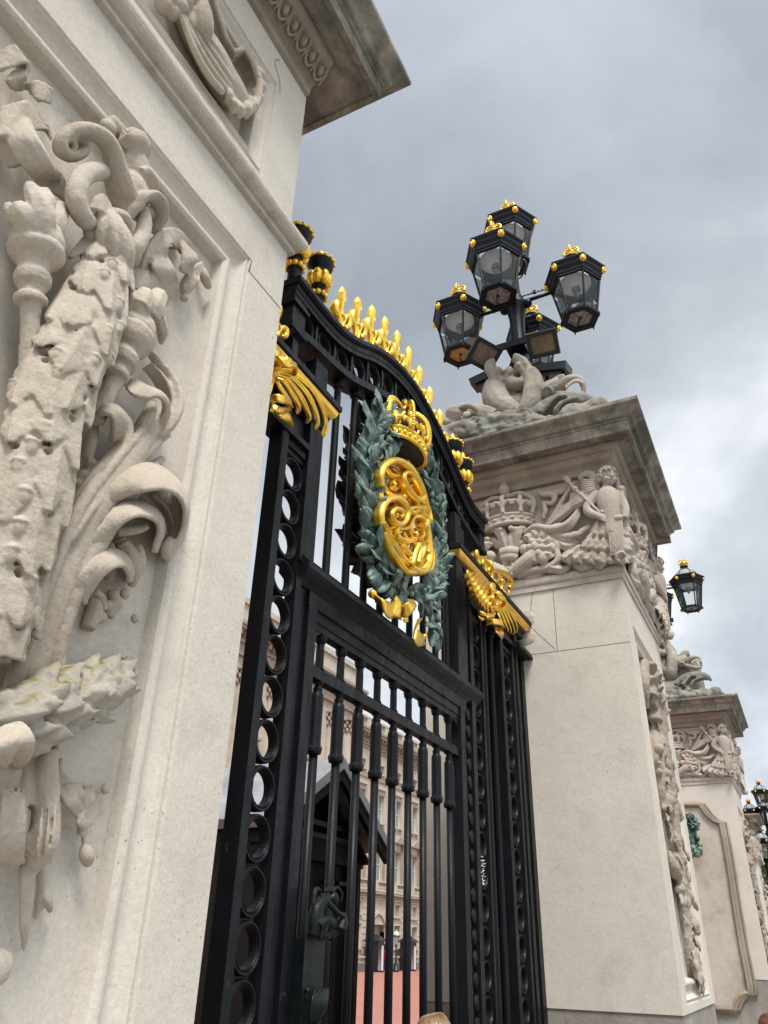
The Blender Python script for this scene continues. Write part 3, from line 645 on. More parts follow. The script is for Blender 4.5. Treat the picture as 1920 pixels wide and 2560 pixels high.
# ================================================================ palace front beyond the forecourt
pal = thing('palace', 'long pale stone palace front with rows of sash windows, far across the red forecourt', 'palace', (72, 35, 0))
PS = S_['palace']
def pp(name, mb, mat=PS, parent=None): return mb.build(name, mat, parent or pal)
YF = 34.9
S_['pal_dark'] = stone('palace_grey_base', (.22,.21,.19), (.16,.155,.145), dirt_amt=.4, speck=0, bs=.3)
S_['pal_trim'] = stone('palace_carved_trim', (.40,.335,.27), (.31,.255,.20), dirt_amt=.5, speck=0, bs=.2)
def wall_grid(mb, xs, zs, hole, y0, y1):
    for i in range(len(xs)-1):
        for j in range(len(zs)-1):
            if not hole(i, j): mb.box(xs[i], xs[i+1], y0, y1, zs[j], zs[j+1])
CX = [64.75+3.85*k for k in range(0, 10)]
def facade(xa, xb, centers, yf, ztop_, mainblock=True):
    ww = [(a, .62) for a in centers]
    rows = [(1.75, 3.55, .62), (4.3, 5.25, .5), (7.05, 9.75, .62), (11.95, 14.4, .62), (16.3, 17.1, .5)]
    mb = MB(); zc = 0
    zs = [0]+[z for r in rows for z in r[:2]]+[19.1]
    for r_i in range(len(zs)-1):
        z0, z1 = zs[r_i], zs[r_i+1]
        if r_i % 2 == 0: mb.box(xa, xb, yf, yf+.6, z0, z1); continue
        hw = rows[(r_i-1)//2][2]; x = xa
        for c in centers:
            if r_i in (1, 3) and abs(c-arch_x) < .2: 
                mb.box(x, c-1.35, yf, yf+.6, z0, z1); x = c+1.35; continue
            mb.box(x, c-hw, yf, yf+.6, z0, z1); x = c+hw
        mb.box(x, xb, yf, yf+.6, z0, z1)
    WALL_ = mb
    # windows: frame, sashes and pane
    for c in centers:
        for q, (z0, z1, hw) in enumerate(rows):
            if q in (0, 1) and abs(c-arch_x) < .2: continue
            mb = MB(); e = .13; d = .09
            mb.box(c-hw-e, c-hw, yf-d, yf-.002, z0-.02, z1+e); mb.box(c+hw, c+hw+e, yf-d, yf-.002, z0-.02, z1+e); mb.box(c-hw-.0, c+hw+.0, yf-d, yf-.002, z1+.0, z1+e)
            mb.box(c-hw-e-.08, c+hw+e+.08, yf-.2, yf-.002, z0-.14, z0-.021)
            if q == 3:
                mb.box(c-hw-e-.12, c+hw+e+.12, yf-.3, yf-.002, z1+.42, z1+.58); mb.box(c-hw-e, c+hw+e, yf-.05, yf-.002, z1+e+.001, z1+.419)
                for s in (-1, 1): mb.box(c+s*.5-.08, c+s*.5+.08, yf-.16, yf-.002, z0-.34, z0-.141)
            if q == 2:
                R = [[(c-hw-.45, y, z1+.75), (c+hw+.45, y, z1+.75), (c+hw+.45, y, z1+.87), (c, y, z1+1.4), (c-hw-.45, y, z1+.87)] for y in (yf-.4, yf-.003)]
                mb.rings(R, smooth=False)
                for s in (-1, 1): mb.box(c+s*(hw+.28)-.12, c+s*(hw+.28)+.12, yf-.25, yf-.002, z1+.1, z1+.749); mb.box(c+s*(hw+.28)-.12, c+s*(hw+.28)+.12, yf-.12, yf-.092, z0, z1)
            fr = pp('window_frame', mb, S_['palace'] if q != 2 else S_['pal_trim'])
            mb = MB(); mb.box(c-hw, c+hw, yf+.27, yf+.29, z0, z1); pp('pane', mb, M_['wpane'], fr)
            mb = MB(); s_ = .055
            mb.box(c-hw, c-hw+s_, yf+.22, yf+.265, z0, z1); mb.box(c+hw-s_, c+hw, yf+.22, yf+.265, z0, z1); mb.box(c-.02, c+.02, yf+.23, yf+.26, z0, z1)
            for t in (.0, .5, 1): zz = z0+(z1-z0-s_)*t; mb.box(c-hw+s_, c+hw-s_, yf+.215, yf+.268, zz, zz+s_)
            pp('sash', mb, M_['white'], fr)
    # rusticated courses, string courses, balconies, entablature
    mb = MB(); z = 1.25
    mb2 = MB()
    while z < 5.4:
        for i in range(len(centers)+1):
            a = xa if i == 0 else centers[i-1]+.85; b = xb if i == len(centers) else centers[i]-.85
            if i > 0 and abs(centers[i-1]-arch_x) < .2: a += .8
            if i < len(centers) and abs(centers[i]-arch_x) < .2: b -= .8
            mb.box(a, b, yf-.05, yf-.001, z+.05, z+.45)
        z += .5
    pp('wall', WALL_.join(mb))
    mb = MB(); mb.box(xa, xb, yf-.35, yf-.0, 0.0, .62); pp('basement_course', mb, S_['pal_dark'])
    mb = MB(); mb.box(xa, xb, yf-.28, yf-.0, .621, 1.0); mb.box(xa, xb, yf-.4, yf, 1.001, 1.15); pp('basement_course', mb)
    mb = MB(); mb.box(xa, xb, yf-.1, yf, 5.5, 5.62); mb.box(xa, xb, yf-.12, yf, 5.72, 5.78); mb.box(xa, xb, yf-.45, yf, 5.95, 6.12); mb.box(xa, xb, yf-.5, yf, 6.121, 6.2); pp('string_course', mb)
    for c in centers:
        mb = MB(); a, b = c-1.25, c+1.25
        mb.box(a, b, yf-.48, yf-.22, 6.201, 6.32); mb.box(a, b, yf-.5, yf-.2, 6.86, 7.0)
        for s in (a, b-.3): mb.box(s, s+.3, yf-.49, yf-.21, 6.321, 6.859)
        k = a+.42
        while k < b-.4: mb.lathe([(.05, 6.321), (.08, 6.45), (.045, 6.62), (.045, 6.75), (.06, 6.859)], (k, yf-.35, 0), n=6); k += .2
        pp('balcony', mb)
    mb = MB()
    for z, d in ((15.55, .12), (18.15, .1), (18.45, .14)): mb.box(xa, xb, yf-d, yf, z, z+.14)
    mb.box(xa, xb, yf-.12, yf, 18.75, 19.1); mb.box(xa, xb, yf-.75, yf+.6, 19.35, 19.62); mb.box(xa, xb, yf-.85, yf+.6, 19.621, 19.8); mb.box(xa, xb, yf-.3, yf+.6, 19.101, 19.349)
    x = xa+.2
    while x < xb-.3: mb.box(x, x+.22, yf-.62, yf-.301, 19.1, 19.349); x += .62
    pp('entablature', mb, S_['pal_trim'])
    mb = MB(); mb.box(xa, xb, yf-.2, yf+.2, 19.801, 20.15); mb.box(xa, xb, yf-.24, yf+.24, 20.9, 21.1); x = xa
    while x < xb-1: mb.box(x, x+.7, yf-.22, yf+.22, 20.151, 20.899); x += 3.85
    x = xa+.9
    while x < xb-.2:
        mb.lathe([(.06, 20.151), (.11, 20.35), (.05, 20.6), (.05, 20.8), (.08, 20.899)], (x, yf, 0), n=6); x += .3
    pp('balustrade', mb)
arch_x = 68.6
facade(61.2, 102, CX, YF, 21.1)
# pilaster strips between the bays
for i in range(len(CX)-1):
    mb = MB(); x = (CX[i]+CX[i+1])/2
    mb.box(x-.42, x+.42, YF-.12, YF-.001, 7.0, 15.54); pp('pilaster', mb)
# archway with sentry boxes
mb = MB(); R = []; aw = 1.35
for r, y in ((aw+.3, YF-.12), (aw+.3, YF-.001), (aw, YF-.001)): pass
n = 14; V = []
arc = lambda r: [(arch_x-r, 0)]+[(arch_x+r*math.cos(a), 3.0+r*math.sin(a)) for a in np.linspace(PI, 0, n)]+[(arch_x+r, 0)]
o_, i_ = arc(aw+.28), arc(aw)
for k in range(len(o_)-1):
    a, b, c, d = o_[k], o_[k+1], i_[k+1], i_[k]
    mb.rings([[(p[0], y, p[1]) for p in (a, b, c, d)] for y in (YF-.14, YF+.5)], smooth=False)
pp('arch_surround', mb)
mb = MB(); mb.box(arch_x-1.36, arch_x+1.36, YF+.45, YF+.6, 0, 4.3); pp('arch_door', mb, S_['pal_trim'])
mb = MB()
pts_ = arc(aw)[1:-1]; top = [(arch_x+1.36, 5.26), (arch_x-1.36, 5.26)]
poly = [(p[0], p[1]) for p in pts_]
for k in range(len(poly)-1):
    a, b = poly[k], poly[k+1]
    mb.rings([[(q[0], y, q[1]) for q in (a, b, (b[0], 5.26), (a[0], 5.26))] for y in (YF, YF+.5)], smooth=False)
pp('arch_spandrel', mb)
# taller end pavilion, standing forward
xa, xb, yf = 38, 61.2, YF-.7
mb = MB(); 
pc = [42.3, 46.2, 50.1, 54.0]
rows = [(1.75, 3.55), (7.05, 9.9), (12.0, 14.4)]; zs = [0]+[z for r in rows for z in r]+[20.3]
for k in range(len(zs)-1):
    if k % 2 == 0: mb.box(xa, xb, yf, yf+2, zs[k], zs[k+1]); continue
    x = xa
    for c in pc: mb.box(x, c-.65, yf, yf+2, zs[k], zs[k+1]); x = c+.65
    mb.box(x, xb, yf, yf+2, zs[k], zs[k+1])
pp('pavilion_wall', mb)
for c in pc:
    for z0, z1 in rows:
        mb = MB(); mb.box(c-.8, c-.65, yf-.1, yf-.002, z0, z1+.15); mb.box(c+.65, c+.8, yf-.1, yf-.002, z0, z1+.15); mb.box(c-.65, c+.65, yf-.1, yf-.002, z1, z1+.15); mb.box(c-.95, c+.95, yf-.3, yf-.002, z1+.4, z1+.6); mb.box(c-.9, c+.9, yf-.2, yf-.002, z0-.15, z0-.001)
        fr = pp('window_frame', mb, S_['pal_trim']); mb = MB(); mb.box(c-.65, c+.65, yf+.3, yf+.33, z0, z1); pp('pane', mb, M_['wpane'], fr)
for x in (40.3, 44.25, 48.15, 52.05, 57.2, 60.0):
    mb = MB(); mb.lathe([(.62, 6.4), (.62, 6.6), (.5, 6.75), (.5, 12), (.44, 18.2), (.46, 18.3)], (x, yf-.12, 0), n=16, lobes=16, lobe=.03); pl = pp('column', mb)
    mb = MB()
    for zz, rr in ((18.4, .5), (18.75, .56), (19.05, .62)):
        for k in range(9):
            a = 2*PI*k/9+zz; mb.ell((x+rr*math.cos(a), yf-.12+rr*math.sin(a), zz), (.16, .16, .24), n=6, m=5)
    mb.box(x-.7, x+.7, yf-.8, yf+.4, 19.25, 19.4); pp('capital', mb, S_['pal_trim'], pl)
mb = MB(); mb.box(xa, xb+.3, yf-.3, yf+2, 20.301, 21.2); mb.box(xa, xb+.5, yf-.45, yf+2, 21.201, 21.4); mb.box(xa, xb+.9, yf-.95, yf+2, 22.0, 22.25); mb.box(xa, xb+1.0, yf-1.05, yf+2, 22.251, 22.5); mb.box(xa, xb+.35, yf-.35, yf+2, 21.401, 21.999)
x = xa
while x < xb+.4: mb.box(x, x+.3, yf-.8, yf-.351, 21.6, 21.999); x += .75
pp('entablature', mb, S_['pal_trim'])
mb = MB(); mb.box(xa, xb+.2, yf-.2, yf+1.5, 22.501, 24.3); mb.box(xa, xb+.4, yf-.4, yf+1.6, 24.301, 24.75); pp('parapet', mb)
mb = MB(); mb.box(38, 102, YF+.62, YF+14, 0, 18.9); pp('palace_body', mb)
# ================================================================ sentry boxes, lamp post, guard
def sentry(x, y, label):
    t = thing('sentry_box', label, 'sentry box', (x, y, 0), 'sentry boxes by the palace arch')
    h = .56
    mb = MB(); mb.box(x-h, x-h+.06, y-h, y+h, 0, 2.25); mb.box(x+h-.06, x+h, y-h, y+h, 0, 2.25); mb.box(x-h+.06, x+h-.06, y+h-.06, y+h, 0, 2.25); mb.build('box_wall', M_['black'], t)
    mb = MB(); mb.box(x-h+.06, x+h-.06, y-h+.01, y-h+.06, 1.95, 2.25); mb.build('valance', M_['black'], t)
    mb = MB(); mb.box(x+h-.075, x+h-.061, y-h+.03, y+h-.08, .12, 1.95); mb.box(x-h+.061, x-h+.075, y-h+.03, y+h-.08, .12, 1.95); mb.box(x+.12, x+.42, y-h-.012, y-h+.03, .12, 1.95); mb.build('white_lining', M_['white'], t)
    mb = MB(); mb.rings([[(x-.72, y-.72, 2.251), (x+.72, y-.72, 2.251), (x+.72, y+.72, 2.251), (x-.72, y+.72, 2.251)], [(x-.72, y-.72, 2.31), (x+.72, y-.72, 2.31), (x+.72, y+.72, 2.31), (x-.72, y+.72, 2.31)], [(x-.03, y-.25, 2.78), (x+.03, y-.25, 2.78), (x+.03, y+.25, 2.78), (x-.03, y+.25, 2.78)]], smooth=False); mb.build('roof', M_['lead'] if False else M_['black'], t)
p1 = onY(940, 2300, 33.9); p2 = onY(1021, 2300, 33.9)
sentry(p1[0], 33.9, 'black sentry box beside the guard in red, under the palace arch'); sentry(p2[0], 33.9, 'black sentry box right of the palace lamp post, half hidden by a gate bar')
pl_ = onY(991, 2330, 33.3); x = pl_[0]
t = thing('lamp_post', 'black palace lamp post with a white dome top between the sentry boxes', 'lamp post', (x, 33.3, 0))
mb = MB(); mb.lathe([(.3, 0), (.3, .15), (.22, .2), (.2, .55), (.12, .7), (.08, .9), (.06, 1.9), (.1, 1.95), (.14, 2.0), (.05, 2.05)], (x, 33.3, 0), n=12); mb.build('post', M_['black'], t)
mb = MB(); mb.lathe([(.16, 2.06), (.24, 2.62)], (x, 33.3, 0), n=8, smooth=False); mb.build('lantern_glass', M_['glass'], t)
mb = MB(); mb.lathe([(.33, 2.621), (.33, 2.69), (.28, 2.7)], (x, 33.3, 0), n=12); mb.build('lantern_rim', M_['black'], t)
mb = MB(); mb.lathe([(.28, 2.701), (.27, 2.85), (.19, 3.0), (.06, 3.06)], (x, 33.3, 0), n=14); mb.build('dome', M_['white'], t)
mb = MB(); mb.ell((x, 33.3, 3.12), (.07, .07, .08)); mb.build('finial', M_['gold2'], t)
# ---- people
def hand(mb, p, d, side, s=1.0):
    p = np.asarray(p, float); d = unit(d); f = np.array([0, -1, 0.]); sx = np.array([side, 0, 0.])
    mb.ell(p+d*.05*s, (.022*s, .038*s, .05*s))
    for k in range(4):
        b = p+d*.085*s+f*(-.03+.02*k)*s; L = (.07, .08, .078, .06)[k]*s
        mb.tube([b, b+d*L*.5-sx*.004, b+d*L-sx*.02*s], [.010*s, .009*s, .007*s], 7)
    b = p+d*.03*s+f*.035*s; mb.tube([b, b+f*.025*s+d*.025*s, b+f*.03*s+d*.06*s], [.011*s, .010*s, .008*s], 7)
def person(x, y, h, yaw, label, tunic, legs, hairm, kind='hair', group=None):
    t = thing('person', label, 'person', (x, y, 0), group); s = h/1.72
    c, sn = math.cos(yaw), math.sin(yaw)
    Mx = np.array([[c*s, -sn*s, 0, x], [sn*s, c*s, 0, y], [0, 0, s, 0], [0, 0, 0, 1]])
    b = MB()
    for q in (-1, 1):
        b.tube([(q*.09, 0, .92), (q*.10, -.01, .70), (q*.095, .0, .48), (q*.09, .02, .25), (q*.09, .02, .08)], [.085, .08, .058, .052, .038], 12)
        b.tube([(q*.09, .06, .04), (q*.095, -.04, .045), (q*.10, -.15, .03)], [.042, .045, .03], 10)
        b.tube([(q*.16, .0, 1.40), (q*.21, .02, 1.28), (q*.23, .02, 1.12), (q*.235, -.01, .98), (q*.23, -.04, .86)], [.05, .05, .042, .036, .026], 10)
        hand(b, (q*.23, -.045, .85), (0, -.15, -1), q)
    b.tube([(0, .01, .86), (0, .01, .98), (0, 0, 1.12), (0, 0, 1.28), (0, .01, 1.40), (0, .01, 1.46)], [.13, .15, .13, .15, .12, .06], 14, flat=(1, 0, 0), fl=1.25)
    b.tube([(0, .015, 1.42), (0, .0, 1.52)], [.055, .05], 10); b.ell((0, -.015, 1.61), (.075, .092, .112), n=16, m=12); b.ell((0, -.03, 1.56), (.058, .07, .07))
    b.tube([(0, -.095, 1.625), (0, -.122, 1.585)], [.008, .014], 7); b.ell((0, -.093, 1.548), (.026, .012, .007))
    for q in (-1, 1): b.ell((q*.077, 0, 1.60), (.012, .022, .033)); b.ell((q*.032, -.088, 1.628), (.017, .012, .009))
    b.xf(Mx); body = link('body', fuse(b, .013, 2), M_['skin'], t)
    cl = MB()
    for q in (-1, 1): cl.tube([(q*.16, .0, 1.42), (q*.21, .02, 1.28), (q*.232, .02, 1.12), (q*.237, -.01, .98), (q*.232, -.04, .89)], [.066, .064, .056, .05, .045], 12)
    cl.tube([(0, .01, .82), (0, .01, .98), (0, 0, 1.12), (0, 0, 1.28), (0, .01, 1.41), (0, .01, 1.47)], [.155, .165, .148, .165, .14, .075], 16, flat=(1, 0, 0), fl=1.25)
    cl.xf(Mx); link('tunic', fuse(cl, .014, 2), tunic, t)
    tr = MB()
    for q in (-1, 1): tr.tube([(q*.085, .0, .95), (q*.10, -.01, .70), (q*.095, .0, .48), (q*.09, .02, .25), (q*.09, .02, .07)], [.105, .098, .078, .07, .062], 12)
    tr.xf(Mx); link('trousers', fuse(tr, .014, 2), legs, t)
    hm = MB()
    if kind == 'bearskin': hm.tube([(0, .01, 1.63), (0, .01, 1.75), (0, .015, 1.88), (0, .015, 1.96)], [.115, .13, .125, .07], 14)
    else:
        hm.ell((0, .008, 1.637), (.092, .108, .108), n=40, m=24)
        V = []
        for v in hm.v:
            a = math.atan2(v[0], v[1]+.02); r = 1+.012*math.sin(a*34+6*v[2]*9)+.006*math.sin(a*71)
            V.append((v[0]*r, .008+(v[1]-.008)*r, v[2]))
        hm.v = V
        hm.tube([(0, .09, 1.62), (0, .125, 1.52), (0, .115, 1.38), (0, .10, 1.25)], [.05, .06, .055, .02], 14)
        for k in range(26):
            a = k*.242; b0 = .094*math.sin(a); c0 = .109*math.cos(a)+.008
            hm.tube([(b0*.15, c0*.15+.03, 1.749), (b0*.65, c0*.65, 1.722), (b0*1.0, c0*1.0, 1.65)], [.002, .0035, .003], 5)
    hm.xf(Mx); hm.build('hair' if kind != 'bearskin' else 'bearskin_hat', hairm, t)
    return t
m, nt_, b_ = nodes('light_brown_hair'); tcn = nd(nt_, 'ShaderNodeTexCoord'); 
c_ = mix(nt_, ramp(nt_, noise(nt_, mapped(nt_, nd(nt_, 'ShaderNodeNewGeometry').outputs['Position'], (60, 60, 6)), 2.5, 5, .7), [(.3, (0,0,0)), (.7, (1,1,1))]), (.07,.034,.014), (.36,.215,.105))
nt_.links.new(c_, b_.inputs['Base Color']); b_.inputs['Roughness'].default_value = .42; b_.inputs['Anisotropic'].default_value = .5; M_['hair'] = m
M_['hair2'] = plain('auburn_hair', (.16,.065,.035), .5, vary=.5, scale=30)
gp = onY(961.5, 2400, 33.6)
person(gp[0], 33.6, 1.80, math.radians(-30), 'guard in red tunic and tall black bearskin standing by a sentry box', M_['red'], M_['dark'], M_['fur'], 'bearskin')
person(4.47, 1.93, 1.665, math.radians(200), 'person with light brown hair, only the crown seen, close to the gate bars', plain('blue_jacket', (.06,.09,.16), .8), M_['dark'], M_['hair'])
person(6.32, .385, 1.66, math.radians(160), 'person with auburn hair, just peeking up in the lower right corner', plain('grey_coat', (.2,.2,.2), .8), M_['dark'], M_['hair2'])
# ================================================================ gabled guard hut behind the gate
hx, hy, hw, hd = 7.42, 4.5, .98, 2.3
hut = thing('guard_hut', 'dark timber guard hut with a steep lead covered gable behind the gate bars', 'guard hut', (hx, hy+1, 0))
H_ = M_['hut']
mb = MB(); mb.box(hx-hw, hx-hw+.08, hy, hy+hd, 0, 2.95); mb.box(hx+hw-.08, hx+hw, hy, hy+hd, 0, 2.95); mb.box(hx-hw+.08, hx+hw-.08, hy+hd-.08, hy+hd, 0, 2.95); mb.box(hx-hw+.08, hx+hw-.08, hy+.12, hy+.17, 0, 2.9)
for k in (-.55, 0, .55): mb.box(hx+k-.05, hx+k+.05, hy+.06, hy+.119, 0, 2.9)
mb.box(hx-hw-.03, hx+hw+.03, hy-.01, hy+.119, 2.74, 2.952); mb.build('hut_wall', H_, hut)
ap = 3.64; ev = 3.02
mb = MB(); mb.rings([[(hx-hw-.02, y, 2.951), (hx+hw+.02, y, 2.951), (hx+hw+.02, y, ev+.02), (hx, y, ap-.06), (hx-hw-.02, y, ev+.02)] for y in (hy+.14, hy+.2)], smooth=False); mb.build('gable', H_, hut)
mb = MB()
for z, d in ((2.955, .04), (3.075, .05)): mb.box(hx-hw+.05, hx+hw-.05, hy+.02-d, hy+.14, z, z+.05)
mb.box(hx+.35, hx+.9, hy+.06, hy+.119, 2.55, 2.59); mb.build('crossbeam', plain('lit_edge_timber', (.045,.038,.03), .45), hut)  # hut timber in a paler colour, so these thin edges look lit
for s in (-1, 1):
    mb = MB(); e = (hx+s*(hw+.17), ev-.10); a = (hx, ap+.0)
    nrm = unit((s*(ap-ev), hw+.17)); th = .09
    q = [(a[0], a[1]), (e[0], e[1]), (e[0]+nrm[0]*th, e[1]+nrm[1]*th), (a[0], a[1]+.11)]
    R = [[(u, y, v) for u, v in q] for y in (hy-.28, hy+hd+.2)]
    mb.rings(R, smooth=False); mb.build('roof', M_['lead'], hut)
    mb = MB(); q = [(a[0], a[1]-.12), (e[0], e[1]-.12), (e[0], e[1]-.002), (a[0], a[1]-.002)]
    mb.rings([[(u, y, v) for u, v in q] for y in (hy-.26, hy-.2)], smooth=False)
    q = [(a[0], a[1]-.24), (e[0]-s*.15, e[1]-.14), (e[0]-s*.12, e[1]-.121), (a[0], a[1]-.2)]
    mb.rings([[(u, y, v) for u, v in q] for y in (hy-.1, hy+.13)], smooth=False); mb.build('bargeboard', H_, hut)
# ================================================================ trees far along the road
def leafmat(name, a, b):
    m, nt, bb = nodes(name); P = nd(nt, 'ShaderNodeNewGeometry').outputs['Position']
    c = mix(nt, ramp(nt, noise(nt, P, 1.2, 4), [(.35, (0,0,0)), (.65, (1,1,1))]), a, b); nt.links.new(c, bb.inputs['Base Color']); bb.inputs['Roughness'].default_value = .6; return m
LM = leafmat('tree_leaves', (.035,.07,.022), (.085,.13,.045)); BK = plain('bark', (.07,.055,.04), .9)
def tree(x, y, h, label, seed, n=5200):
    r = np.random.RandomState(seed); t = thing('tree', label, 'tree', (x, y, 0), 'trees beyond the gateway')
    mb = MB(); mb.tube([(x, y, 0), (x+.1, y, h*.25), (x-.1, y+.1, h*.5), (x, y, h*.75)], [h*.028, h*.022, h*.015, h*.006], 8)
    cl = []
    for k in range(16):
        a = r.rand()*2*PI; z = h*(.4+.5*r.rand()); rr = h*.30*(1-abs(z/h-.62)*1.3)*(.5+.5*r.rand())
        c = np.array([x+rr*math.cos(a), y+rr*math.sin(a), z]); cl.append((c, h*(.09+.08*r.rand())))
        mb.tube([(x, y, z*.6), ((x+c[0])/2, (y+c[1])/2, z*.85), c], [h*.011, h*.007, h*.003], 6)
    mb.build('trunk', BK, t)
    V = []; F = []
    for k in range(n):
        c, s = cl[r.randint(len(cl))]; d = unit(r.randn(3)); p = c+d*s*(.35+.65*r.rand()**.5)*np.array([1.2, 1.2, .85]); u = unit(r.randn(3)); v = unit(np.cross(u, r.randn(3))); q = h*.011*(.6+r.rand())
        b = len(V); V += [p-u*q, p+v*q*.6, p+u*q, p-v*q*.6]; F.append((b, b+1, b+2, b+3))
    m = MB(); m.add(V, F); m.build('crown', LM, t)
tree(78, 1.0, 11.5, 'leafy green tree behind the farthest lanterns at the right edge', 3)
tree(92, -4, 12.5, 'tall green tree at the extreme right edge beyond the lamp post', 5)
tree(72, 5.0, 11, 'dark green tree showing behind the farthest pier', 8)
# ================================================================ five-lantern lamp standard
PX, PY_ = 9.29, 2.43
I2, G2 = M_['iron2'], M_['gold2']
def hexr(r, z, a0=0.0, n=6): return [(r*math.cos(a0+2*PI*k/n), r*math.sin(a0+2*PI*k/n), z) for k in range(n)]
HA = PI/2
def crown_small(mb, s=1.0, z=0.0):
    mb.lathe([(.085*s, z), (.092*s, z+.01*s), (.088*s, z+.045*s), (.094*s, z+.05*s)], n=16, caps=False)
    for k in range(8):
        a = 2*PI*k/8; c, sn = math.cos(a), math.sin(a); r = .092*s
        if k % 2 == 0: mb.ell((r*c, r*sn, z+.085*s), (.022*s, .022*s, .036*s), n=7, m=5); mb.ell((r*c*1.02, r*sn*1.02, z+.118*s), .014*s, n=6, m=4)
        else: mb.ell((r*c, r*sn, z+.07*s), .017*s, n=6, m=4)
    for k in range(4):
        a = 2*PI*k/4; c, sn = math.cos(a), math.sin(a)
        mb.tube([(.09*s*c, .09*s*sn, z+.06*s), (.102*s*c, .102*s*sn, z+.12*s), (.07*s*c, .07*s*sn, z+.175*s), (.0, 0, z+.165*s)], [.013*s, .015*s, .014*s, .011*s], 7)
    mb.ell((0, 0, z+.19*s), .024*s, n=8, m=6); mb.box(-.008*s, .008*s, -.008*s, .008*s, z+.205*s, z+.25*s); mb.box(-.022*s, .022*s, -.007*s, .007*s, z+.222*s, z+.238*s)
    mb.ell((0, 0, z+.07*s), (.075*s, .075*s, .07*s), n=12, m=6)
LZ = {}
def lantern_meshes():
    rb, rt, re = .265, .385, .50
    out = []
    m = MB()                                   # frame: bottom ring, six glazing bars
    R = [hexr(r, z, HA) for r, z in ((rb+.045, 0), (rb+.05, .035), (rb+.02, .055), (rb-.055, .055), (rb-.06, .0))]; m.rings(R, caps=False, loop=True, smooth=False)
    for k in range(6):
        a = HA+2*PI*k/6; c, s = math.cos(a), math.sin(a); m.tube([(rb*c, rb*s, .04), (rt*c, rt*s, .72)], [.018, .018], 6, smooth=False)
        m.tube([((rb+.03)*c, (rb+.03)*s, .0), ((rb+.03)*c, (rb+.03)*s, -.045)], [.015, .009], 6)
    out.append(('lantern', m, I2))
    m = MB()                                   # flared cornice
    P = [(rt-.03, .69), (rt+.02, .69), (rt+.02, .73), (rt+.035, .74), (rt+.04, .78), (rt+.075, .84), (re-.03, .885), (re-.012, .905), (re-.012, .925), (re, .93), (re, .955), (re-.03, .97), (.30, 1.0), (.27, .985), (rt-.04, .9)]
    m.rings([hexr(r, z, HA) for r, z in P], caps=False, loop=True, smooth=False); out.append(('cornice', m, I2))
    m = MB(); V = []; F = []
    for k in range(6):
        a, b = HA+2*PI*k/6, HA+2*PI*(k+1)/6; q = len(V); r0, r1 = rb-.005, rt-.008
        V += [(r0*math.cos(a), r0*math.sin(a), .055), (r0*math.cos(b), r0*math.sin(b), .055), (r1*math.cos(b), r1*math.sin(b), .70), (r1*math.cos(a), r1*math.sin(a), .70)]; F.append((q, q+1, q+2, q+3))
    m.add(V, F); out.append(('glass', m, M_['glass']))
    m = MB(); m.lathe([(.01, .665), (.10, .665), (.20, .70), (.25, .75), (.25, .77), (.01, .77)], n=24); out.append(('reflector', m, M_['refl']))
    m = MB(); m.lathe([(.06, .58), (.075, .63), (.07, .665)], n=14); m.ell((0, 0, .55), (.045, .045, .06)); out.append(('lamp_holder', m, M_['tarn']))
    m = MB(); m.add(hexr(rb-.055, .03, HA)+hexr(rb-.055, .045, HA), [(5,4,3,2,1,0), (6,7,8,9,10,11)]+[(k, (k+1) % 6, 6+(k+1) % 6, 6+k) for k in range(6)]); out.append(('base_plate', m, M_['tarn']))
    m = MB(); m.tube([(0, .0, .025), (.05, .03, .02), (.14, .06, .018), (.21, .05, .03)], [.009]*4, 6); m.lathe([(.028, .018), (.028, .03)], n=10); out.append(('wire', m, M_['black']))
    m = MB(); m.lathe([(.30, .985), (.30, 1.04), (.26, 1.13), (.19, 1.20), (.12, 1.235), (.10, 1.24)], n=24, caps=False); out.append(('dome', m, M_['refl']))
    m = MB()
    for k in range(6):
        a = HA+2*PI*k/6; c, s = math.cos(a), math.sin(a); m.tube([(.32*c, .32*s, .985), (.312*c, .312*s, 1.05), (.265*c, .265*s, 1.14), (.19*c, .19*s, 1.215), (.11*c, .11*s, 1.25)], [.012]*5, 6)
    m.lathe([(.11, 1.235), (.10, 1.26), (.09, 1.31), (.115, 1.335), (.12, 1.35), (.07, 1.36)], n=16); out.append(('chimney', m, I2))
    m = MB(); crown_small(m, 1.22, 1.355); out.append(('crown', m, G2))
    m = MB()
    m.ell((0, 0, 0), (.045, .03, .052), n=12, m=9)
    for k in range(9): a = 2*PI*k/9; m.ell((.040*math.cos(a), .006, .045*math.sin(a)), (.018, .017, .018), n=6, m=5)
    m.ell((0, -.028, -.018), (.022, .018, .02), n=8, m=6); m.ell((0, -.04, -.006), (.01, .01, .014), n=6, m=5)
    for q in (-1, 1): m.ell((q*.017, -.026, .012), (.009, .008, .006), n=6, m=5); m.ell((q*.026, -.015, .04), (.011, .01, .012), n=6, m=5)
    out.append(('lion_mask', m, GO)); return out
LAN = [(n, mb.mesh(n), mt) for n, mb, mt in lantern_meshes()]
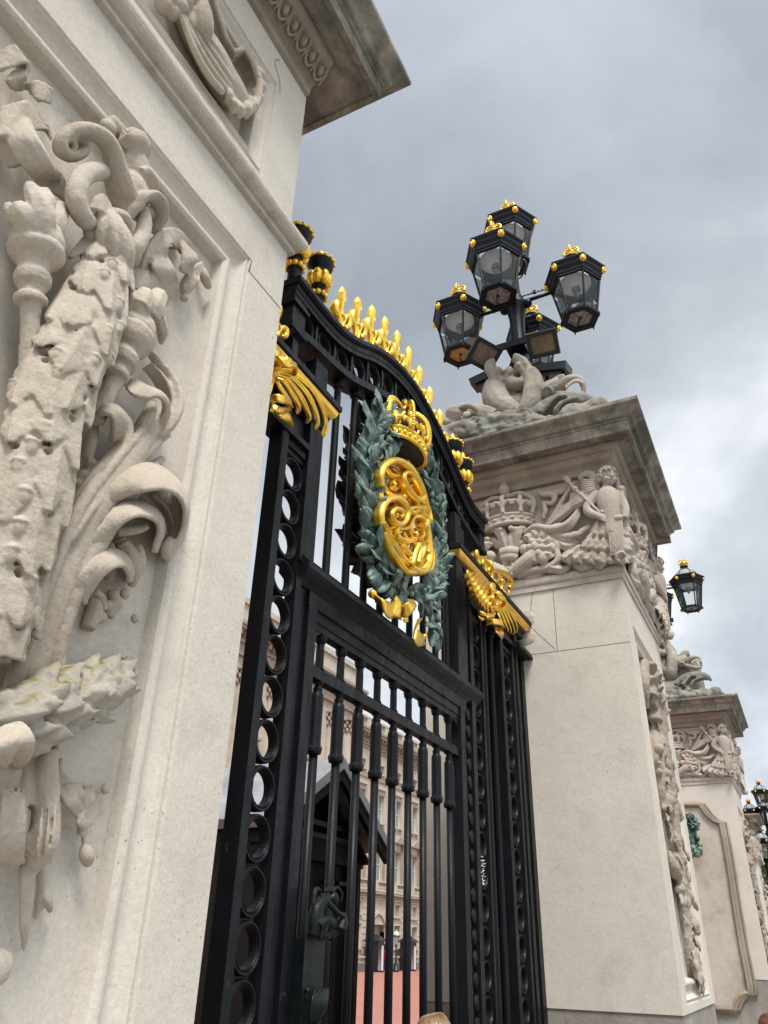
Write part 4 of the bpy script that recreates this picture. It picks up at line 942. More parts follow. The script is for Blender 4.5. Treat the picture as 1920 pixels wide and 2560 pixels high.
def put_lantern(parent, x, y, z, plate=None, rot=0.0):
    root = None
    for n, me, mt in LAN:
        if n == 'lion_mask':
            for k in range(6):
                a = HA+2*PI*k/6; r = .462
                o = link('lion_mask', me, mt, root); o.location = (x+r*math.cos(a+rot), y+r*math.sin(a+rot), z+.862); o.rotation_euler = (.38, 0, a+rot+PI/2)
            continue
        if n == 'base_plate' and plate is not None: me = me.copy(); me.materials.clear(); me.materials.append(plate)
        o = link(n, me, mt, parent if root is None else root)
        o.location = (x, y, z); o.rotation_euler = (0, 0, rot)
        if root is None: root = o; o.location = (0, 0, 0); o.rotation_euler = (0, 0, 0); o.location = (x, y, z); o.rotation_euler = (0, 0, rot); WMroot = None
        else:
            o.matrix_parent_inverse = (Matrix.Translation((x, y, z)) @ Matrix.Rotation(rot, 4, 'Z')).inverted()
    for o in root.children: o.matrix_parent_inverse = (Matrix.Translation((x, y, z)) @ Matrix.Rotation(rot, 4, 'Z')).inverted()
    return root
def lamp_standard(px, py, label):
    t = thing('lamp_standard', label, 'lamp standard', (px, py, 9.4), 'crowned lantern clusters on the piers')
    mb = MB(); mb.lathe([(.26, 9.0), (.26, 9.7), (.20, 9.8), (.17, 9.95), (.19, 10.0), (.16, 10.06), (.135, 10.2), (.115, 10.7), (.125, 11.0), (.155, 11.18), (.19, 11.25), (.19, 11.3), (.13, 11.36), (.14, 11.42), (.10, 11.5), (.085, 11.65), (.075, 12.1), (.10, 12.2)], (px, py, 0), n=40, lobes=16, lobe=.05); mb.build('pole', I2, t)
    for k in range(4):
        a = PI/2*k; c, s = math.cos(a), math.sin(a)
        mb = MB(); mb.tube([(px+.1*c, py+.1*s, 11.33), (px+.64*c, py+.64*s, 11.335)], [.034, .028], 10); mb.ell((px+.2*c, py+.2*s, 11.27), (.075, .075, .085)); arm = mb.build('arm', I2, t)
        mb = MB(); mb.tube([(px+.1*c, py+.1*s, 11.46), (px+.52*c, py+.52*s, 11.44)], [.009, .009], 6)
        for q in range(6): mb.ell((px+(.16+.06*q)*c, py+(.16+.06*q)*s, 11.458), (.019, .019, .014), n=6, m=4)
        mb.box(px+.33*c-.025, px+.33*c+.025, py+.33*s-.025, py+.33*s+.025, 11.44, 11.49); mb.build('wire_stay', M_['black'], arm)
    plates = [None, M_['brass'], M_['tarn'], M_['refl']]
    for k, pl in enumerate((M_['tarn'], M_['brass'], M_['tarn'], M_['tarn'])):
        a = PI/2*k; put_lantern(t, px+1.0*math.cos(a), py+1.0*math.sin(a), 10.585, pl)
    put_lantern(t, px, py, 12.23, M_['tarn'])
    mb = MB(); mb.tube([(px-.1, py-.06, 12.05), (px-.16, py-.22, 12.12), (px-.12, py-.27, 12.0), (px-.05, py-.14, 11.85), (px-.1, py-.02, 11.8)], [.014]*5, 7); mb.build('cable', M_['black'], t)
    return t
lampA = lamp_standard(PX, PY_, 'five lantern black lamp with gold crowns, on the dolphin carving of the nearer right pier')
# floodlights on a bracket
def floodlight(c, wd, ht, nrm, label, up=(0, 0, 1), grp='floodlights below the lanterns'):
    t = thing('floodlight', label, 'floodlight', tuple(c), grp); n = unit(nrm); r = unit(np.cross(up, n)); u = np.cross(n, r); c = np.asarray(c, float)
    mb = MB()
    for sx, sz, w_, h_ in ((0, 1, wd, .03), (0, -1, wd, .03), (1, 0, .03, ht), (-1, 0, .03, ht)): mb.obox(c+r*sx*wd+u*sz*ht, r*(w_+(.03 if sz else 0)), u*(h_ if sz else h_-.031), n*.06)
    mb.obox(c-n*.07, r*wd*.8, u*ht*.8, n*.05); mb.build('housing', M_['black'], t)
    mb = MB(); mb.obox(c+n*.03, r*(wd-.031), u*(ht-.031), n*.006); mb.build('lens', M_['flood'], t)
    mb = MB(); mb.tube([c-n*.1, c-n*.2-u*.05, c-n*.3-u*.1], [.03, .025, .03], 8); mb.build('yoke', M_['black'], t); return t
gl = crop(1040, 460, 3.19)
def atl(x, y, X): a, b, _ = gl(x, y); return onX(a, b, X)
view = lambda p: unit(CAM-np.asarray(p))
p = atl(540, 1360, 8.85); floodlight(p,   .195, .18, view(p)+np.array([.15, -.1, -.15]), 'square floodlight tilted left of the lamp pole, under the brass bottomed lantern', up=unit((0, -.42, 1)))
p = atl(1012, 1275, 8.85); floodlight(p, .20, .16, view(p)+np.array([0, .1, -.1]), 'square floodlight facing front just right of the lamp pole')
for (x, y, lab, dy) in ((1050, 1490, 'flat dark floodlight turned skyward, right of the dolphin tails', -1), (545, 1570, 'flat dark floodlight turned skyward, left of the dolphin tails', 1)):
    p = atl(x, y, 9.2); floodlight(p, .30 if dy < 0 else .17, .15, (-.25, .2*dy, .95), lab, up=(1, 0, 0))
mb = MB(); mb.box(8.98, 9.02, 1.95, 2.95, 10.18, 10.30); mb.box(8.99, 9.6, 2.28, 2.58, 10.20, 10.24); mb.build('bracket', M_['iron2'], lampA)
# ================================================================ dolphin carving on the pier top
dol = thing('dolphin_carving', 'weathered stone dolphins with twined tails and gaping heads on top of the nearer right pier', 'sculpture', (PX, PY_, 7.62), 'dolphin carvings on the piers')
def tpx(mb, cv, pts, X, n=12, k=5, flat=None, fl=1.0):
    """tube traced on an upright plane: pts = (x, y, radius in crop px, offset towards the viewer)"""
    P = []; R = []
    for q in pts:
        a, b, s = cv(q[0], q[1]); d = q[3] if len(q) > 3 else 0
        p = onX(a, b, X-d); P.append(p); R.append(q[2]*s*mpp(p))
    return mb.tube(P, R, n, k, flat=flat, fl=fl)
mb = MB()
# fat bodies and twined tails
tpx(mb, gl, [(850,1960,70,-.1),(810,1890,90,.1),(760,1820,95,.25),(680,1780,112,.25),(630,1690,105,.2),(625,1610,80,.1),(690,1560,62,.1),(790,1600,62,.2),(870,1590,50,.2)], 9.0)
tpx(mb, gl, [(900,1960,80,-.1),(895,1890,92,.15),(900,1830,95,.3),(925,1720,88,.32),(940,1620,84,.3),(930,1540,70,.25),(880,1500,55,.15),(800,1530,48,.05),(720,1560,40,0)], 9.0)
tpx(mb, gl, [(1020,1720,70,.1),(1080,1640,62,.1),(1150,1580,60,.1),(1200,1560,50,.1)], 9.0)
tpx(mb, gl, [(640,1610,46,.2),(625,1540,40,.2),(600,1480,50,.2)], 9.0); tpx(mb, gl, [(870,1560,46,.2),(890,1480,40,.2),(850,1420,48,.2)], 9.0)
for C_, w_ in (([(650,1600,8.75),(615,1530,8.72),(590,1470,8.70),(600,1415,8.72),(630,1405,8.75)],44), ([(655,1580,8.75),(650,1510,8.7),(660,1460,8.68)],34), ([(870,1540,8.75),(885,1470,8.72),(860,1410,8.70),(810,1375,8.72),(785,1372,8.75)],46), ([(860,1520,8.75),(830,1460,8.7),(800,1430,8.68)],30), ([(720,1550,8.75),(745,1500,8.72),(740,1460,8.72)],32)):
    P = [atl(x, y, X) for x, y, X in C_]; mb.leaf(P, w_/3.19*mpp(P[0]), (-1, -.35, .1), th=.045, camber=.9, nt=18, shape=lambda t: .45+.75*t if t < .8 else 1.05*max(.25, 1-((t-.8)/.2)**2*.7))
mb.ell(atl(800, 1700, 9.1), (.3, .35, .3)); mb.ell(atl(770, 1740, 8.95), (.15, .16, .18))
link('dolphin_body', fuse(mb, .018, 2, noise=.022, nscale=.16), S_['beast'], dol)
def head(cv, flip, X, name):
    mb = MB()
    if flip:   # left head: bulging eye, snout to the left
        tpx(mb, cv, [(620,1880,90,.1),(520,1850,92,.15),(430,1840,90,.15),(340,1830,84,.1),(270,1830,52,.05)], X)
        tpx(mb, cv, [(500,1940,50,.1),(380,1930,46,.12),(280,1910,40,.1),(215,1890,26,.1)], X)
        tpx(mb, cv, [(350,1790,20,.36),(420,1770,24,.40),(480,1800,22,.38),(500,1860,16,.34)], X); tpx(mb, cv, [(360,1860,12,.36),(400,1885,13,.38),(450,1875,12,.36)], X)
        mb.ell(cvp(cv, 405, 1835, X-.26), (.085, .10, .095))
    else:      # right head: open toothed mouth
        tpx(mb, cv, [(980,1700,95,.1),(1080,1650,90,.15),(1160,1610,80,.15)], X)
        tpx(mb, cv, [(1150,1640,42,.2),(1190,1580,42,.25),(1250,1550,34,.25),(1310,1560,28,.25),(1335,1620,22,.22),(1335,1680,16,.2)], X)
        tpx(mb, cv, [(1130,1690,40,.2),(1220,1680,32,.28),(1300,1672,24,.28),(1345,1670,14,.25)], X)
        tpx(mb, cv, [(1010,1650,16,.36),(1045,1620,20,.38),(1085,1640,16,.36),(1090,1680,12,.34)], X); mb.ell(cvp(cv, 1050, 1662, X-.3), (.07, .08, .075))
    return mb
def cvp(cv, x, y, X): a, b, _ = cv(x, y); return onX(a, b, X)
hm = head(gl, True, 8.35, ''); link('dolphin_head', fuse(hm, .013, 2, noise=.016, nscale=.12), S_['beast'], dol)
hm = head(gl, False, 8.9, ''); dh = link('dolphin_head', fuse(hm, .013, 2, noise=.016, nscale=.12), S_['beast'], dol)
mb = MB()
for k in range(9):
    t = k/8; x = 1195+130*math.sin(t*PI/2*1.05); y = 1640-55*math.sin(t*PI)-10*t
    x = 1200+t*125; y = 1618-48*math.sin(t*PI*.75)
    mb.ell(cvp(gl, x, y, 8.60), (.022, .022, .035), n=6, m=5)
mb.build('teeth', S_['mould'], dh)
mb = MB(); a = cvp(gl, 405, 1838, 7.96); mb.ell(a, (.03, .06, .055), n=14, m=10); dhl = mb.build('eye', S_['frieze'], dol)
# craggy base under the beasts
mb = MB(); r = np.random.RandomState(4)
rect_loft(mb, 8.05, 10.75, 1.55, 3.75, [(0, 7.60), (-.1, 7.9), (-.45, 8.25), (-.8, 8.6)])
for k in range(190):
    x = 7.75+1.9*r.rand()**1.3; y = 1.0+1.7*r.rand(); e = max((abs(x-9.0)/1.3), abs(y-2.43)/1.5)
    mb.ell((x, y, 7.60+.75*max(0, 1-e)*r.rand()+.10*r.rand()), (.07+.13*r.rand(), .07+.16*r.rand(), .05+.12*r.rand()), n=8, m=6)
tpx(mb, gl, [(900,1880,50,.4),(1000,1815,75,.35),(1120,1765,85,.3),(1240,1735,80,.25),(1340,1730,66,.2),(1420,1760,40,.1),(1460,1790,20,.1)], 8.6)
tpx(mb, gl, [(980,1830,30,.55),(1060,1745,26,.5),(1130,1700,20,.45),(1220,1690,18,.45)], 8.6); tpx(mb, gl, [(1130,1870,24,.4),(1120,1800,26,.5),(1170,1740,22,.5),(1300,1700,16,.4)], 8.6)
for k in range(120):                         # curling weeds along the front edge
    t = r.rand(); x0 = 220+680*t; y0 = 2005-118*t-52*r.rand(); a = r.rand()*6; q = 34+30*r.rand(); dd = .75+.15*r.rand()
    tpx(mb, gl, [(x0,y0,22,dd),(x0+q*math.cos(a),y0-q*.7*math.sin(a),22,dd+.04),(x0+q*1.5*math.cos(a+.8),y0-q*math.sin(a+.8),17,dd+.05),(x0+q*math.cos(a+1.7),y0-q*1.1*math.sin(a+1.7),10,dd)], 8.6, 7)
for k in range(40):
    t = r.rand(); x0 = 560+300*t; y0 = 1830+60*r.rand()-30*t; tpx(mb, gl, [(x0-30,y0+16,14,.8),(x0,y0,24,.84),(x0+34,y0+10,12,.8)], 8.6, 7)
for x, y, X, q in ((690,1790,8.95,.30), (915,1810,8.95,.28), (800,1760,9.1,.36), (1050,1700,9.0,.24), (1150,1690,9.05,.22), (1260,1700,9.05,.16), (450,1880,8.55,.20), (330,1880,8.5,.16), (560,1880,8.6,.24)):
    p = atl(x, y, X); mb.tube([p+(0,0,.0), p+(0,0,-.25), (p[0], p[1], 7.62)], [q*.8, q, q*1.25], 12)
link('rock_base', fuse(mb, .022, 1, noise=.05, nscale=.22), S_['rock'], dol)
# ================================================================ gilded and green ornaments of the gate
gw = crop(820, 980, 3.35); g7 = crop(1100, 1120, 4.254); g4 = crop(660, 640, 4.81); g1 = crop(720, 1380, 3.072)
def py_(cv, x, y, Y): a, b, _ = cv(x, y); return onY(a, b, Y)
def tpy(mb, cv, pts, Y, n=9, k=5, flat=None, fl=1.0, kf=.62):
    P = []; R = []
    for q in pts:
        a, b, s = cv(q[0], q[1]); d = q[3] if len(q) > 3 else 0
        p = onY(a, b, Y-d); P.append(p); R.append(q[2]*s*mpp(p)*kf*1.6)
    return mb.tube(P, R, n, k, flat=flat, fl=fl)
VE = M_['verd']
wre = tag(MB().build('wreath', None, frame)) if False else None
def branch(path, Y, n, seed, L0=.20, back=False):
    r = np.random.RandomState(seed); C = catmull(np.array([py_(gw, x, y, Y) for x, y in path]), 10)
    mb = MB(); mb.tube(C[::4], np.linspace(.03, .015, len(C[::4])), 8)
    T = np.gradient(C, axis=0)
    for k in range(n):
        t = (k+.5)/n; i = int(t*(len(C)-1)); p = C[i]; tg = unit(T[i]); out = np.array([tg[2], 0, -tg[0]]); a = (r.rand()*2-1)
        side = (-1, 1, 0)[k % 3]; L = L0*(.75+.5*r.rand()); up = -(.25+.6*r.rand()) if not back else (.3+.4*r.rand())
        d = unit(tg*(.9+.2*r.rand())+out*side*(.6+.7*r.rand())+np.array([0, up*(.9 if side == 0 else .55), 0]))
        mid = p+d*L*.5+np.array([0, -.02 if not back else .02, 0]); end = p+d*L+np.array([0, .03*(r.rand()-.3), -.015])
        N = unit(np.array([0, -1., 0])+.65*r.randn(3)); N = unit(N-d*np.dot(N, d))
        mb.leaf([p, mid, end], .25*L*(.75+.45*r.rand()), N, th=.007, camber=.55, nt=9, nu=5, wave=.42, shape=lambda t: (math.sin(PI*min(1, t*.97+.03))**.8)*(1.12-.45*t))
    for k in range(n//4):
        i = r.randint(len(C)); mb.ell(C[i]+np.array([.05*r.randn(), -.06 if not back else .06, .05*r.randn()]), .021, n=8, m=6)
    return mb
w1 = branch([(650,1690),(520,1590),(400,1470),(345,1280),(325,1060),(310,860),(300,640),(345,420),(440,190)], 2.27, 112, 1, .27)
wr = w1.build('wreath_branch', VE, frame)
branch([(780,1800),(880,1600),(915,1380),(905,1150),(880,950),(840,790),(790,640),(770,500)], 2.27, 100, 2, .215).build('wreath_branch', VE, frame)
branch([(640,1640),(480,1560),(340,1400),(270,1200),(245,950),(240,700),(260,450),(330,250)], 2.52, 52, 3, .24, True).build('wreath_branch', M_['bronze'], frame)
branch([(560,330),(500,360),(440,420)], 2.22, 10, 6, .2).build('wreath_spray', VE, frame); branch([(700,1650),(800,1750),(860,1900),(850,2000)], 2.24, 16, 9, .17).build('wreath_spray', VE, frame)
# royal cypher: interlaced scrolling letters
mb = MB(); Yc = 2.20; F_ = (0, 1, 0)
S1 = [[(520,640,12),(560,680,15),(560,730,14),(520,760,10)], [(690,780,12),(650,830,15),(680,880,15),(730,920,12)], [(650,960,12),(680,1000,15),(720,1010,14),(760,990,10)], [(480,1130,12),(520,1180,15),(560,1180,14),(590,1150,10)], [(620,1180,12),(650,1260,15),(640,1320,14),(600,1350,10)], [(760,1220,12),(790,1300,15),(770,1380,14),(740,1420,10)], [(480,860,12),(520,920,14),(560,930,12)], [(560,1260,12),(620,1280,14),(660,1350,12)],
 [(436,800,17),(428,690,20),(470,610,22),(560,580,24),(650,640,24),(730,760,24),(775,870,22),(760,905,20),(700,880,20),(640,800,20),(615,720,18),(640,678,17),(685,690,16),(700,725,14),(680,735,12)],
 [(440,780,17),(475,850,20),(535,885,22),(590,860,20),(600,790,19),(565,740,18),(525,745,18),(512,790,18),(545,818,17),(578,795,13)],
 [(420,830,18),(425,900,20),(450,930,16)],
 [(432,1120,20),(425,1010,22),(470,920,24),(555,895,24),(625,950,22),(645,1040,20),(610,1105,19),(545,1095,19),(515,1030,19),(540,985,19),(590,990,18),(608,1030,16),(585,1050,13)],
 [(440,1090,20),(490,1220,24),(540,1310,26),(600,1410,28),(690,1490,30),(770,1500,30),(815,1420,28),(815,1280,26),(800,1150,24),(755,1060,22),(700,1050,20),(668,1120,20),(685,1210,20),(735,1240,20),(775,1200,18),(760,1150,16),(725,1160,13)],
 [(555,1090,18),(560,1200,20),(610,1310,22),(680,1390,22),(700,1400,14)],
 [(690,1450,16),(715,1340,18),(745,1280,18),(755,1330,18),(735,1440,16)],
 [(590,930,16),(640,870,20),(700,930,22),(770,1030,24),(830,1090,20),(825,1010,18),(790,920,18),(740,830,18),(680,760,16)],
 [(610,1010,14),(690,975,18),(780,975,18),(822,985,14)], [(560,1210,14),(640,1250,18),(720,1235,16)],
 [(790,1250,16),(840,1320,20),(850,1400,20),(835,1480,22),(800,1500,18)], [(470,640,13),(520,700,15),(600,700,15),(650,640,12)],
 [(455,1180,14),(500,1290,16),(560,1400,18),(640,1500,18),(720,1520,16)], [(640,580,14),(700,660,16),(760,780,16),(800,900,16),(820,980,14)],
 [(500,1150,12),(540,1130,14),(600,1150,14),(660,1140,12)], [(820,1100,16),(800,1130,16),(780,1110,14)], [(640,800,14),(560,900,16),(500,1000,14)]]
for i, s_ in enumerate(S1): tpy(mb, gw, [(x, y, r_, .03*((i*7) % 3)) for x, y, r_ in s_], Yc, 9, 7, flat=F_, fl=2.0, kf=.84)
r_ = np.random.RandomState(3)
cy = mb.build('cypher', GO, frame)
for (x, y) in ((700,700),(555,775),(575,1030),(740,1190),(455,960),(835,1090),(640,880),(840,1340),(690,1400),(500,1250),(780,840),(620,1290)):
    mb = MB(); mb.ell(py_(gw, x, y, Yc-.06), (.022, .022, .022), n=9, m=7); mb.build('cypher_boss', GO, cy)
# imperial crown above the cypher
cc_ = py_(gw, 640, 510, 2.20); cx, cyy, cz = cc_
RX, RY = .265, .145
def ep(a, k=1.0, z=0.0, out=0.0): return np.array([cx+(RX*k+out)*math.cos(a), cyy+(RY*k+out)*math.sin(a), cz+z])
def ering(mb, prof, n=44):
    return mb.rings([[ep(a, 1, z, o) for a in np.linspace(0, 2*PI, n, endpoint=False)] for o, z in prof], caps=False)
mb = MB(); ering(mb, [(-.014, 0), (0, -.014), (.016, 0), (.010, .016), (0, .022), (0, .075), (.014, .084), (.010, .10), (-.014, .105)])
for k in range(26):
    a = 2*PI*k/26; mb.ell(ep(a, 1, .048), (.018, .018, .018 if k % 2 else .026), n=7, m=5)
crn = mb.build('crown', GO, frame)
mb = MB()
for k in range(10):
    a = 2*PI*(k+.5)/10; q = ep(a, 1, 0, .014); tn = unit(np.array([-RX*math.sin(a), RY*math.cos(a), 0]))
    if k % 2 == 0:
        mb.ell(q+(0, 0, .215), (.03, .03, .045), n=8, m=6); mb.tube([q+(0,0,.10), q+(0,0,.21)], [.018, .018], 7)
        for sg in (-1, 1): mb.tube([q+(0,0,.11), q+tn*sg*.03+(0,0,.155), q+tn*sg*.062+(0,0,.17), q+tn*sg*.07+(0,0,.135)], [.016, .019, .018, .010], 7)
    else:
        mb.tube([q+(0,0,.10), q+(0,0,.205)], [.016, .026], 7); mb.tube([q-tn*.055+(0,0,.165), q+tn*.055+(0,0,.165)], [.023, .023], 7)
mb.build('fleuron', GO, crn)
mb = MB()
for k in range(6):
    a = 2*PI*k/6+PI/6*0; P = [ep(a, 1, .09), ep(a, 1.12, .22), ep(a, 1.0, .34), ep(a, .55, .40), np.array([cx, cyy, cz+.375])]
    mb.tube(P, [.018, .024, .024, .022, .018], 8)
    for q in catmull(P, 6)[2:-2]: mb.ell(q+unit(q-np.array([cx, cyy, cz+.15]))*.022, .0165, n=6, m=4)
mb.ell((cx, cyy, cz+.42), .042, n=12, m=8); mb.box(cx-.014, cx+.014, cyy-.013, cyy+.013, cz+.45, cz+.53); mb.box(cx-.04, cx+.04, cyy-.012, cyy+.012, cz+.475, cz+.505)
for k in range(14):
    a = 2*PI*k/14; mb.tube([ep(a, .97, .10), ep(a+.12, 1.02, .18), ep(a+.25, .97, .24), ep(a+.2, .9, .20)], [.012, .014, .013, .008], 6)
mb.build('crown_arch', GO, crn)
mb = MB(); mb.rings([[ep(a, k, z) for a in np.linspace(0, 2*PI, 28, endpoint=False)] for k, z in ((.90, 0.004), (.90, .12), (.88, .22), (.72, .31), (.15, .36))]); mb.build('crown_cap', M_['black'], crn)
mb = MB(); mb.tube([(cx, cyy+.05, cz+.1), (cx, 2.4, cz+.1)], [.03, .03], 8); mb.build('crown_stay', IR, crn)
# golden ribbon at the foot of the wreath
def ribbon(mb, cv, pts, Y, th=.012, plane='Y', nu=5):
    """pts: (x, y, half width px, direction deg of the width, depth)"""
    C = []; Wd = []
    for q in pts:
        a, b, s = cv(q[0], q[1]); d = q[4] if len(q) > 4 else 0
        e = math.radians(q[3]); a2, b2, _ = cv(q[0]+q[2]*math.cos(e), q[1]-q[2]*math.sin(e))
        f = (lambda u, v: onY(u, v, Y-d)) if plane == 'Y' else (lambda u, v: onX(u, v, Y-d))
        p = f(a, b); C.append(p); Wd.append(f(a2, b2)-p)
    D = catmull(np.hstack([np.array(C), np.array(Wd)]), 6); G = []
    for row in D: G.append([row[:3]+row[3:]*u for u in np.linspace(-1, 1, nu)])
    return mb.sheet(G, th)
mb = MB()
ribbon(mb, gw, [(365,1690,34,100,.05),(420,1740,40,110,.1),(470,1800,66,100,.16),(530,1830,70,90,.12),(575,1790,60,80,.04)], 2.22)
ribbon(mb, gw, [(560,1720,20,60,.06),(590,1790,30,20,.1),(570,1870,32,0,.1),(600,1900,20,-20,.06)], 2.22)
ribbon(mb, gw, [(590,1850,44,90,.05),(650,1830,52,110,.12),(700,1780,42,150,.14),(690,1740,26,170,.08)], 2.22)
ribbon(mb, gw, [(650,1890,18,30,.04),(655,1930,14,0,.04)], 2.22)
ribbon(mb, gw, [(770,1900,22,10,.05),(745,1960,52,60,.1),(735,2030,58,80,.14),(770,2090,46,60,.1),(800,2120,14,30,.05)], 2.22)
ribbon(mb, gw, [(760,2040,20,80,.1),(800,2050,22,100,.08),(820,2040,18,120,.05)], 2.22); mb.ell(py_(gw, 372, 1690, 2.16), .03); mb.ell(py_(gw, 808, 2050, 2.15), .022)
mb.build('wreath_ribbon', GO, frame)
# winged acanthus crests on the side panels
def lf(mb, cv, pts, w_, Y=2.30, N=(0, -1, .3), **k):
    P = [py_(cv, x, y, Y-d) for x, y, d in pts]; a, b, s_ = cv(pts[0][0], pts[0][1]); mb.leaf(P, w_*s_*mpp(P[0]), N, **k); return P
fe = lambda u: .45+.9*u if u < .6 else (.45+.54)*max(.45, 1-((u-.6)/.4)**3*.55)
def feather(mb, cv, pts, w_, d0=.10):
    n = len(pts); w_ *= 1.75; q = [(x, y, d0+.045*math.sin(PI*i/(n-1))) for i, (x, y) in enumerate(pts)]
    P = lf(mb, cv, q, w_, th=.012, camber=-.5, nt=20, nu=9, shape=fe)
    for o in (-.35, .35):
        a, b, s_ = cv(*pts[0]); e = w_*s_*mpp(P[0])*o*.8; mb.tube([p+np.array([e, -.014, e*.6]) for p in P], [.003, .0055, .005, .005, .004, .003][:len(P)] if len(P) <= 6 else .004, 5)
mb = MB()
for i, (pts, w_) in enumerate([([(140,1395),(330,1420),(540,1590),(665,1810),(722,2020),(690,2170)],44), ([(140,1420),(300,1455),(480,1640),(580,1830),(625,1970),(605,2085)],42), ([(140,1445),(270,1495),(410,1670),(490,1830),(530,1930),(510,2005)],38), ([(140,1475),(240,1530),(340,1690),(400,1800),(395,1890)],34), ([(130,1505),(190,1600),(270,1720),(310,1810)],30), ([(100,1390),(20,1440),(-120,1560),(-200,1760),(-230,1900)],44), ([(100,1430),(30,1500),(-70,1620),(-130,1780),(-140,1890)],40), ([(100,1480),(60,1560),(0,1680),(-30,1800)],34)]): feather(mb, g4, pts, w_, .10+.012*i)
ac = mb.build('acanthus_crest', GO, frame)
mb = MB()
lf(mb, g4, [(130,1300,.16),(210,1230,.24),(290,1260,.27),(370,1300,.22),(385,1390,.16),(330,1430,.12)], 66, th=.012, lobes=4, ld=.4, camber=.5, wave=.35, nt=22)
lf(mb, g4, [(140,1310,.16),(160,1200,.22),(180,1140,.2),(200,1180,.15)], 56, th=.012, lobes=3, ld=.4, camber=.5, wave=.3, nt=18)
lf(mb, g4, [(110,1310,.16),(40,1230,.22),(-40,1260,.2),(-80,1330,.12)], 60, th=.012, lobes=4, ld=.4, camber=.5, wave=.3, nt=18)
tpy(mb, g4, [(120,1250,22,.2),(160,1240,26,.22),(185,1290,26,.22),(165,1340,22,.2),(130,1345,16,.2)], 2.30, flat=(0,1,0), fl=1.8)
mb.ell(py_(g4, 120, 1400, 2.14), .035)
ribbon(mb, g4, [(60,1740,40,100,.16),(130,1710,46,95,.24),(210,1720,48,90,.27),(290,1740,50,100,.24),(330,1790,46,120,.16)], 2.30)
ribbon(mb, g4, [(330,1790,40,100,.12),(280,1840,38,90,.16),(180,1850,36,80,.2),(110,1810,30,70,.18)], 2.30)
ribbon(mb, g4, [(190,1840,62,20,.16),(250,1930,56,10,.2),(300,2000,44,0,.17),(340,2080,16,-20,.1)], 2.30)
ribbon(mb, g4, [(100,1790,20,60,.18),(90,1850,24,50,.2),(140,1880,18,40,.16)], 2.30)
mb.build('ruffle', GO, ac)
mb = MB()
S7 = catmull(np.array([(310,1345,0),(420,1375,0),(520,1480,0),(575,1640,0)], float), 8)[:, :2]; L7 = catmull(np.array([(262,1395,0),(300,1500,0),(345,1585,0),(395,1655,0),(440,1705,0),(500,1740,0)], float), 8)[:, :2]
for k in range(9):
    t = k/8; a_ = S7[int(t*(len(S7)-1))]; b_ = L7[int(t*(len(L7)-1))]; m_ = (a_+b_)/2
    lf(mb, g7, [(a_[0]+8, a_[1]+10, .10), (m_[0]+4, m_[1]-28, .19), (b_[0]+16, b_[1]-22, .17), (b_[0], b_[1]+4, .11)], 44, th=.014, camber=-.7, nt=14, shape=lambda u: .7+.4*u if u < .7 else .98*max(.3, 1-((u-.7)/.3)**2*.7))
for i, (pts, w_) in enumerate([([(600,1640),(690,1690),(755,1790),(795,1890),(785,1960)],28), ([(598,1655),(680,1720),(730,1820),(765,1920),(750,1980)],28), ([(594,1670),(660,1740),(705,1840),(728,1920),(712,1965)],27), ([(590,1690),(640,1760),(675,1850),(695,1910),(690,1945)],25), ([(585,1710),(620,1790),(645,1860),(655,1900)],22)]): feather(mb, g7, pts, w_, .10+.012*i)
ac = mb.build('acanthus_crest', GO, frame)
mb = MB()
lf(mb, g7, [(545,1560,.16),(560,1500,.22),(580,1450,.2),(570,1490,.14)], 40, th=.012, lobes=3, ld=.4, camber=.5, wave=.3); lf(mb, g7, [(560,1580,.16),(620,1545,.24),(680,1590,.24),(690,1650,.2),(650,1690,.14)], 42, th=.012, lobes=4, ld=.4, camber=.5, wave=.35, nt=20)
tpy(mb, g7, [(560,1545,16,.2),(550,1590,20,.22),(575,1640,20,.22),(600,1610,16,.2)], 2.30, flat=(0,1,0), fl=1.6)
ribbon(mb, g7, [(500,1860,24,100,.14),(560,1850,28,95,.22),(620,1850,30,90,.25),(665,1870,26,100,.2),(670,1910,22,130,.14),(620,1930,18,100,.14),(590,1915,14,90,.14)], 2.30)
lf(mb, g7, [(410,1780,.12),(440,1750,.18),(480,1760,.2),(510,1800,.14)], 26, th=.012, camber=.7); lf(mb, g7, [(410,1785,.12),(440,1810,.18),(490,1815,.16)], 20, th=.012, camber=.7)
ribbon(mb, g7, [(540,1700,40,40,.14),(540,1780,40,20,.2),(530,1850,30,0,.16)], 2.30); ribbon(mb, g7, [(610,1920,34,20,.14),(640,1970,34,5,.18),(655,2030,8,0,.1)], 2.30)
for x, y in ((520,1700),(560,1760),(500,1780),(575,1700)): mb.ell(py_(g7, x, y, 2.13), .03, n=9, m=7)
mb.build('ruffle', GO, ac)
# crest of the right hand entablature
def finial(x, y, z, s=1.0):
    o = MB(); o.lathe([(.05*s, 0), (.058*s, .02*s), (.058*s, .05*s), (.04*s, .06*s)], (x, y, z), n=14); base = P_('finial', o, IR)
    o = MB(); o.lathe([(.06*s, .055*s), (.07*s, .075*s), (.07*s, .10*s), (.045*s, .125*s), (.028*s, .16*s), (.03*s, .21*s), (.055*s, .225*s), (.058*s, .25*s), (.035*s, .265*s), (.02*s, .29*s), (.03*s, .32*s), (.004*s, .385*s)], (x, y, z), n=14); o.build('finial_spire', GO, base)
for x, y, kind in ((392, 980, 'f'), (462, 1080, 'f'), (540, 1250, 's'), (640, 1330, 's')):
    p = py_(g7, x, y, 2.36)
    if kind == 'f':
        o = link('fleur_de_lis', fl_me, GO, frame); o.location = (p[0], 2.36, 5.27); o.scale = (.85, .85, .8)
    else: finial(p[0], 2.36, 5.265, .95)
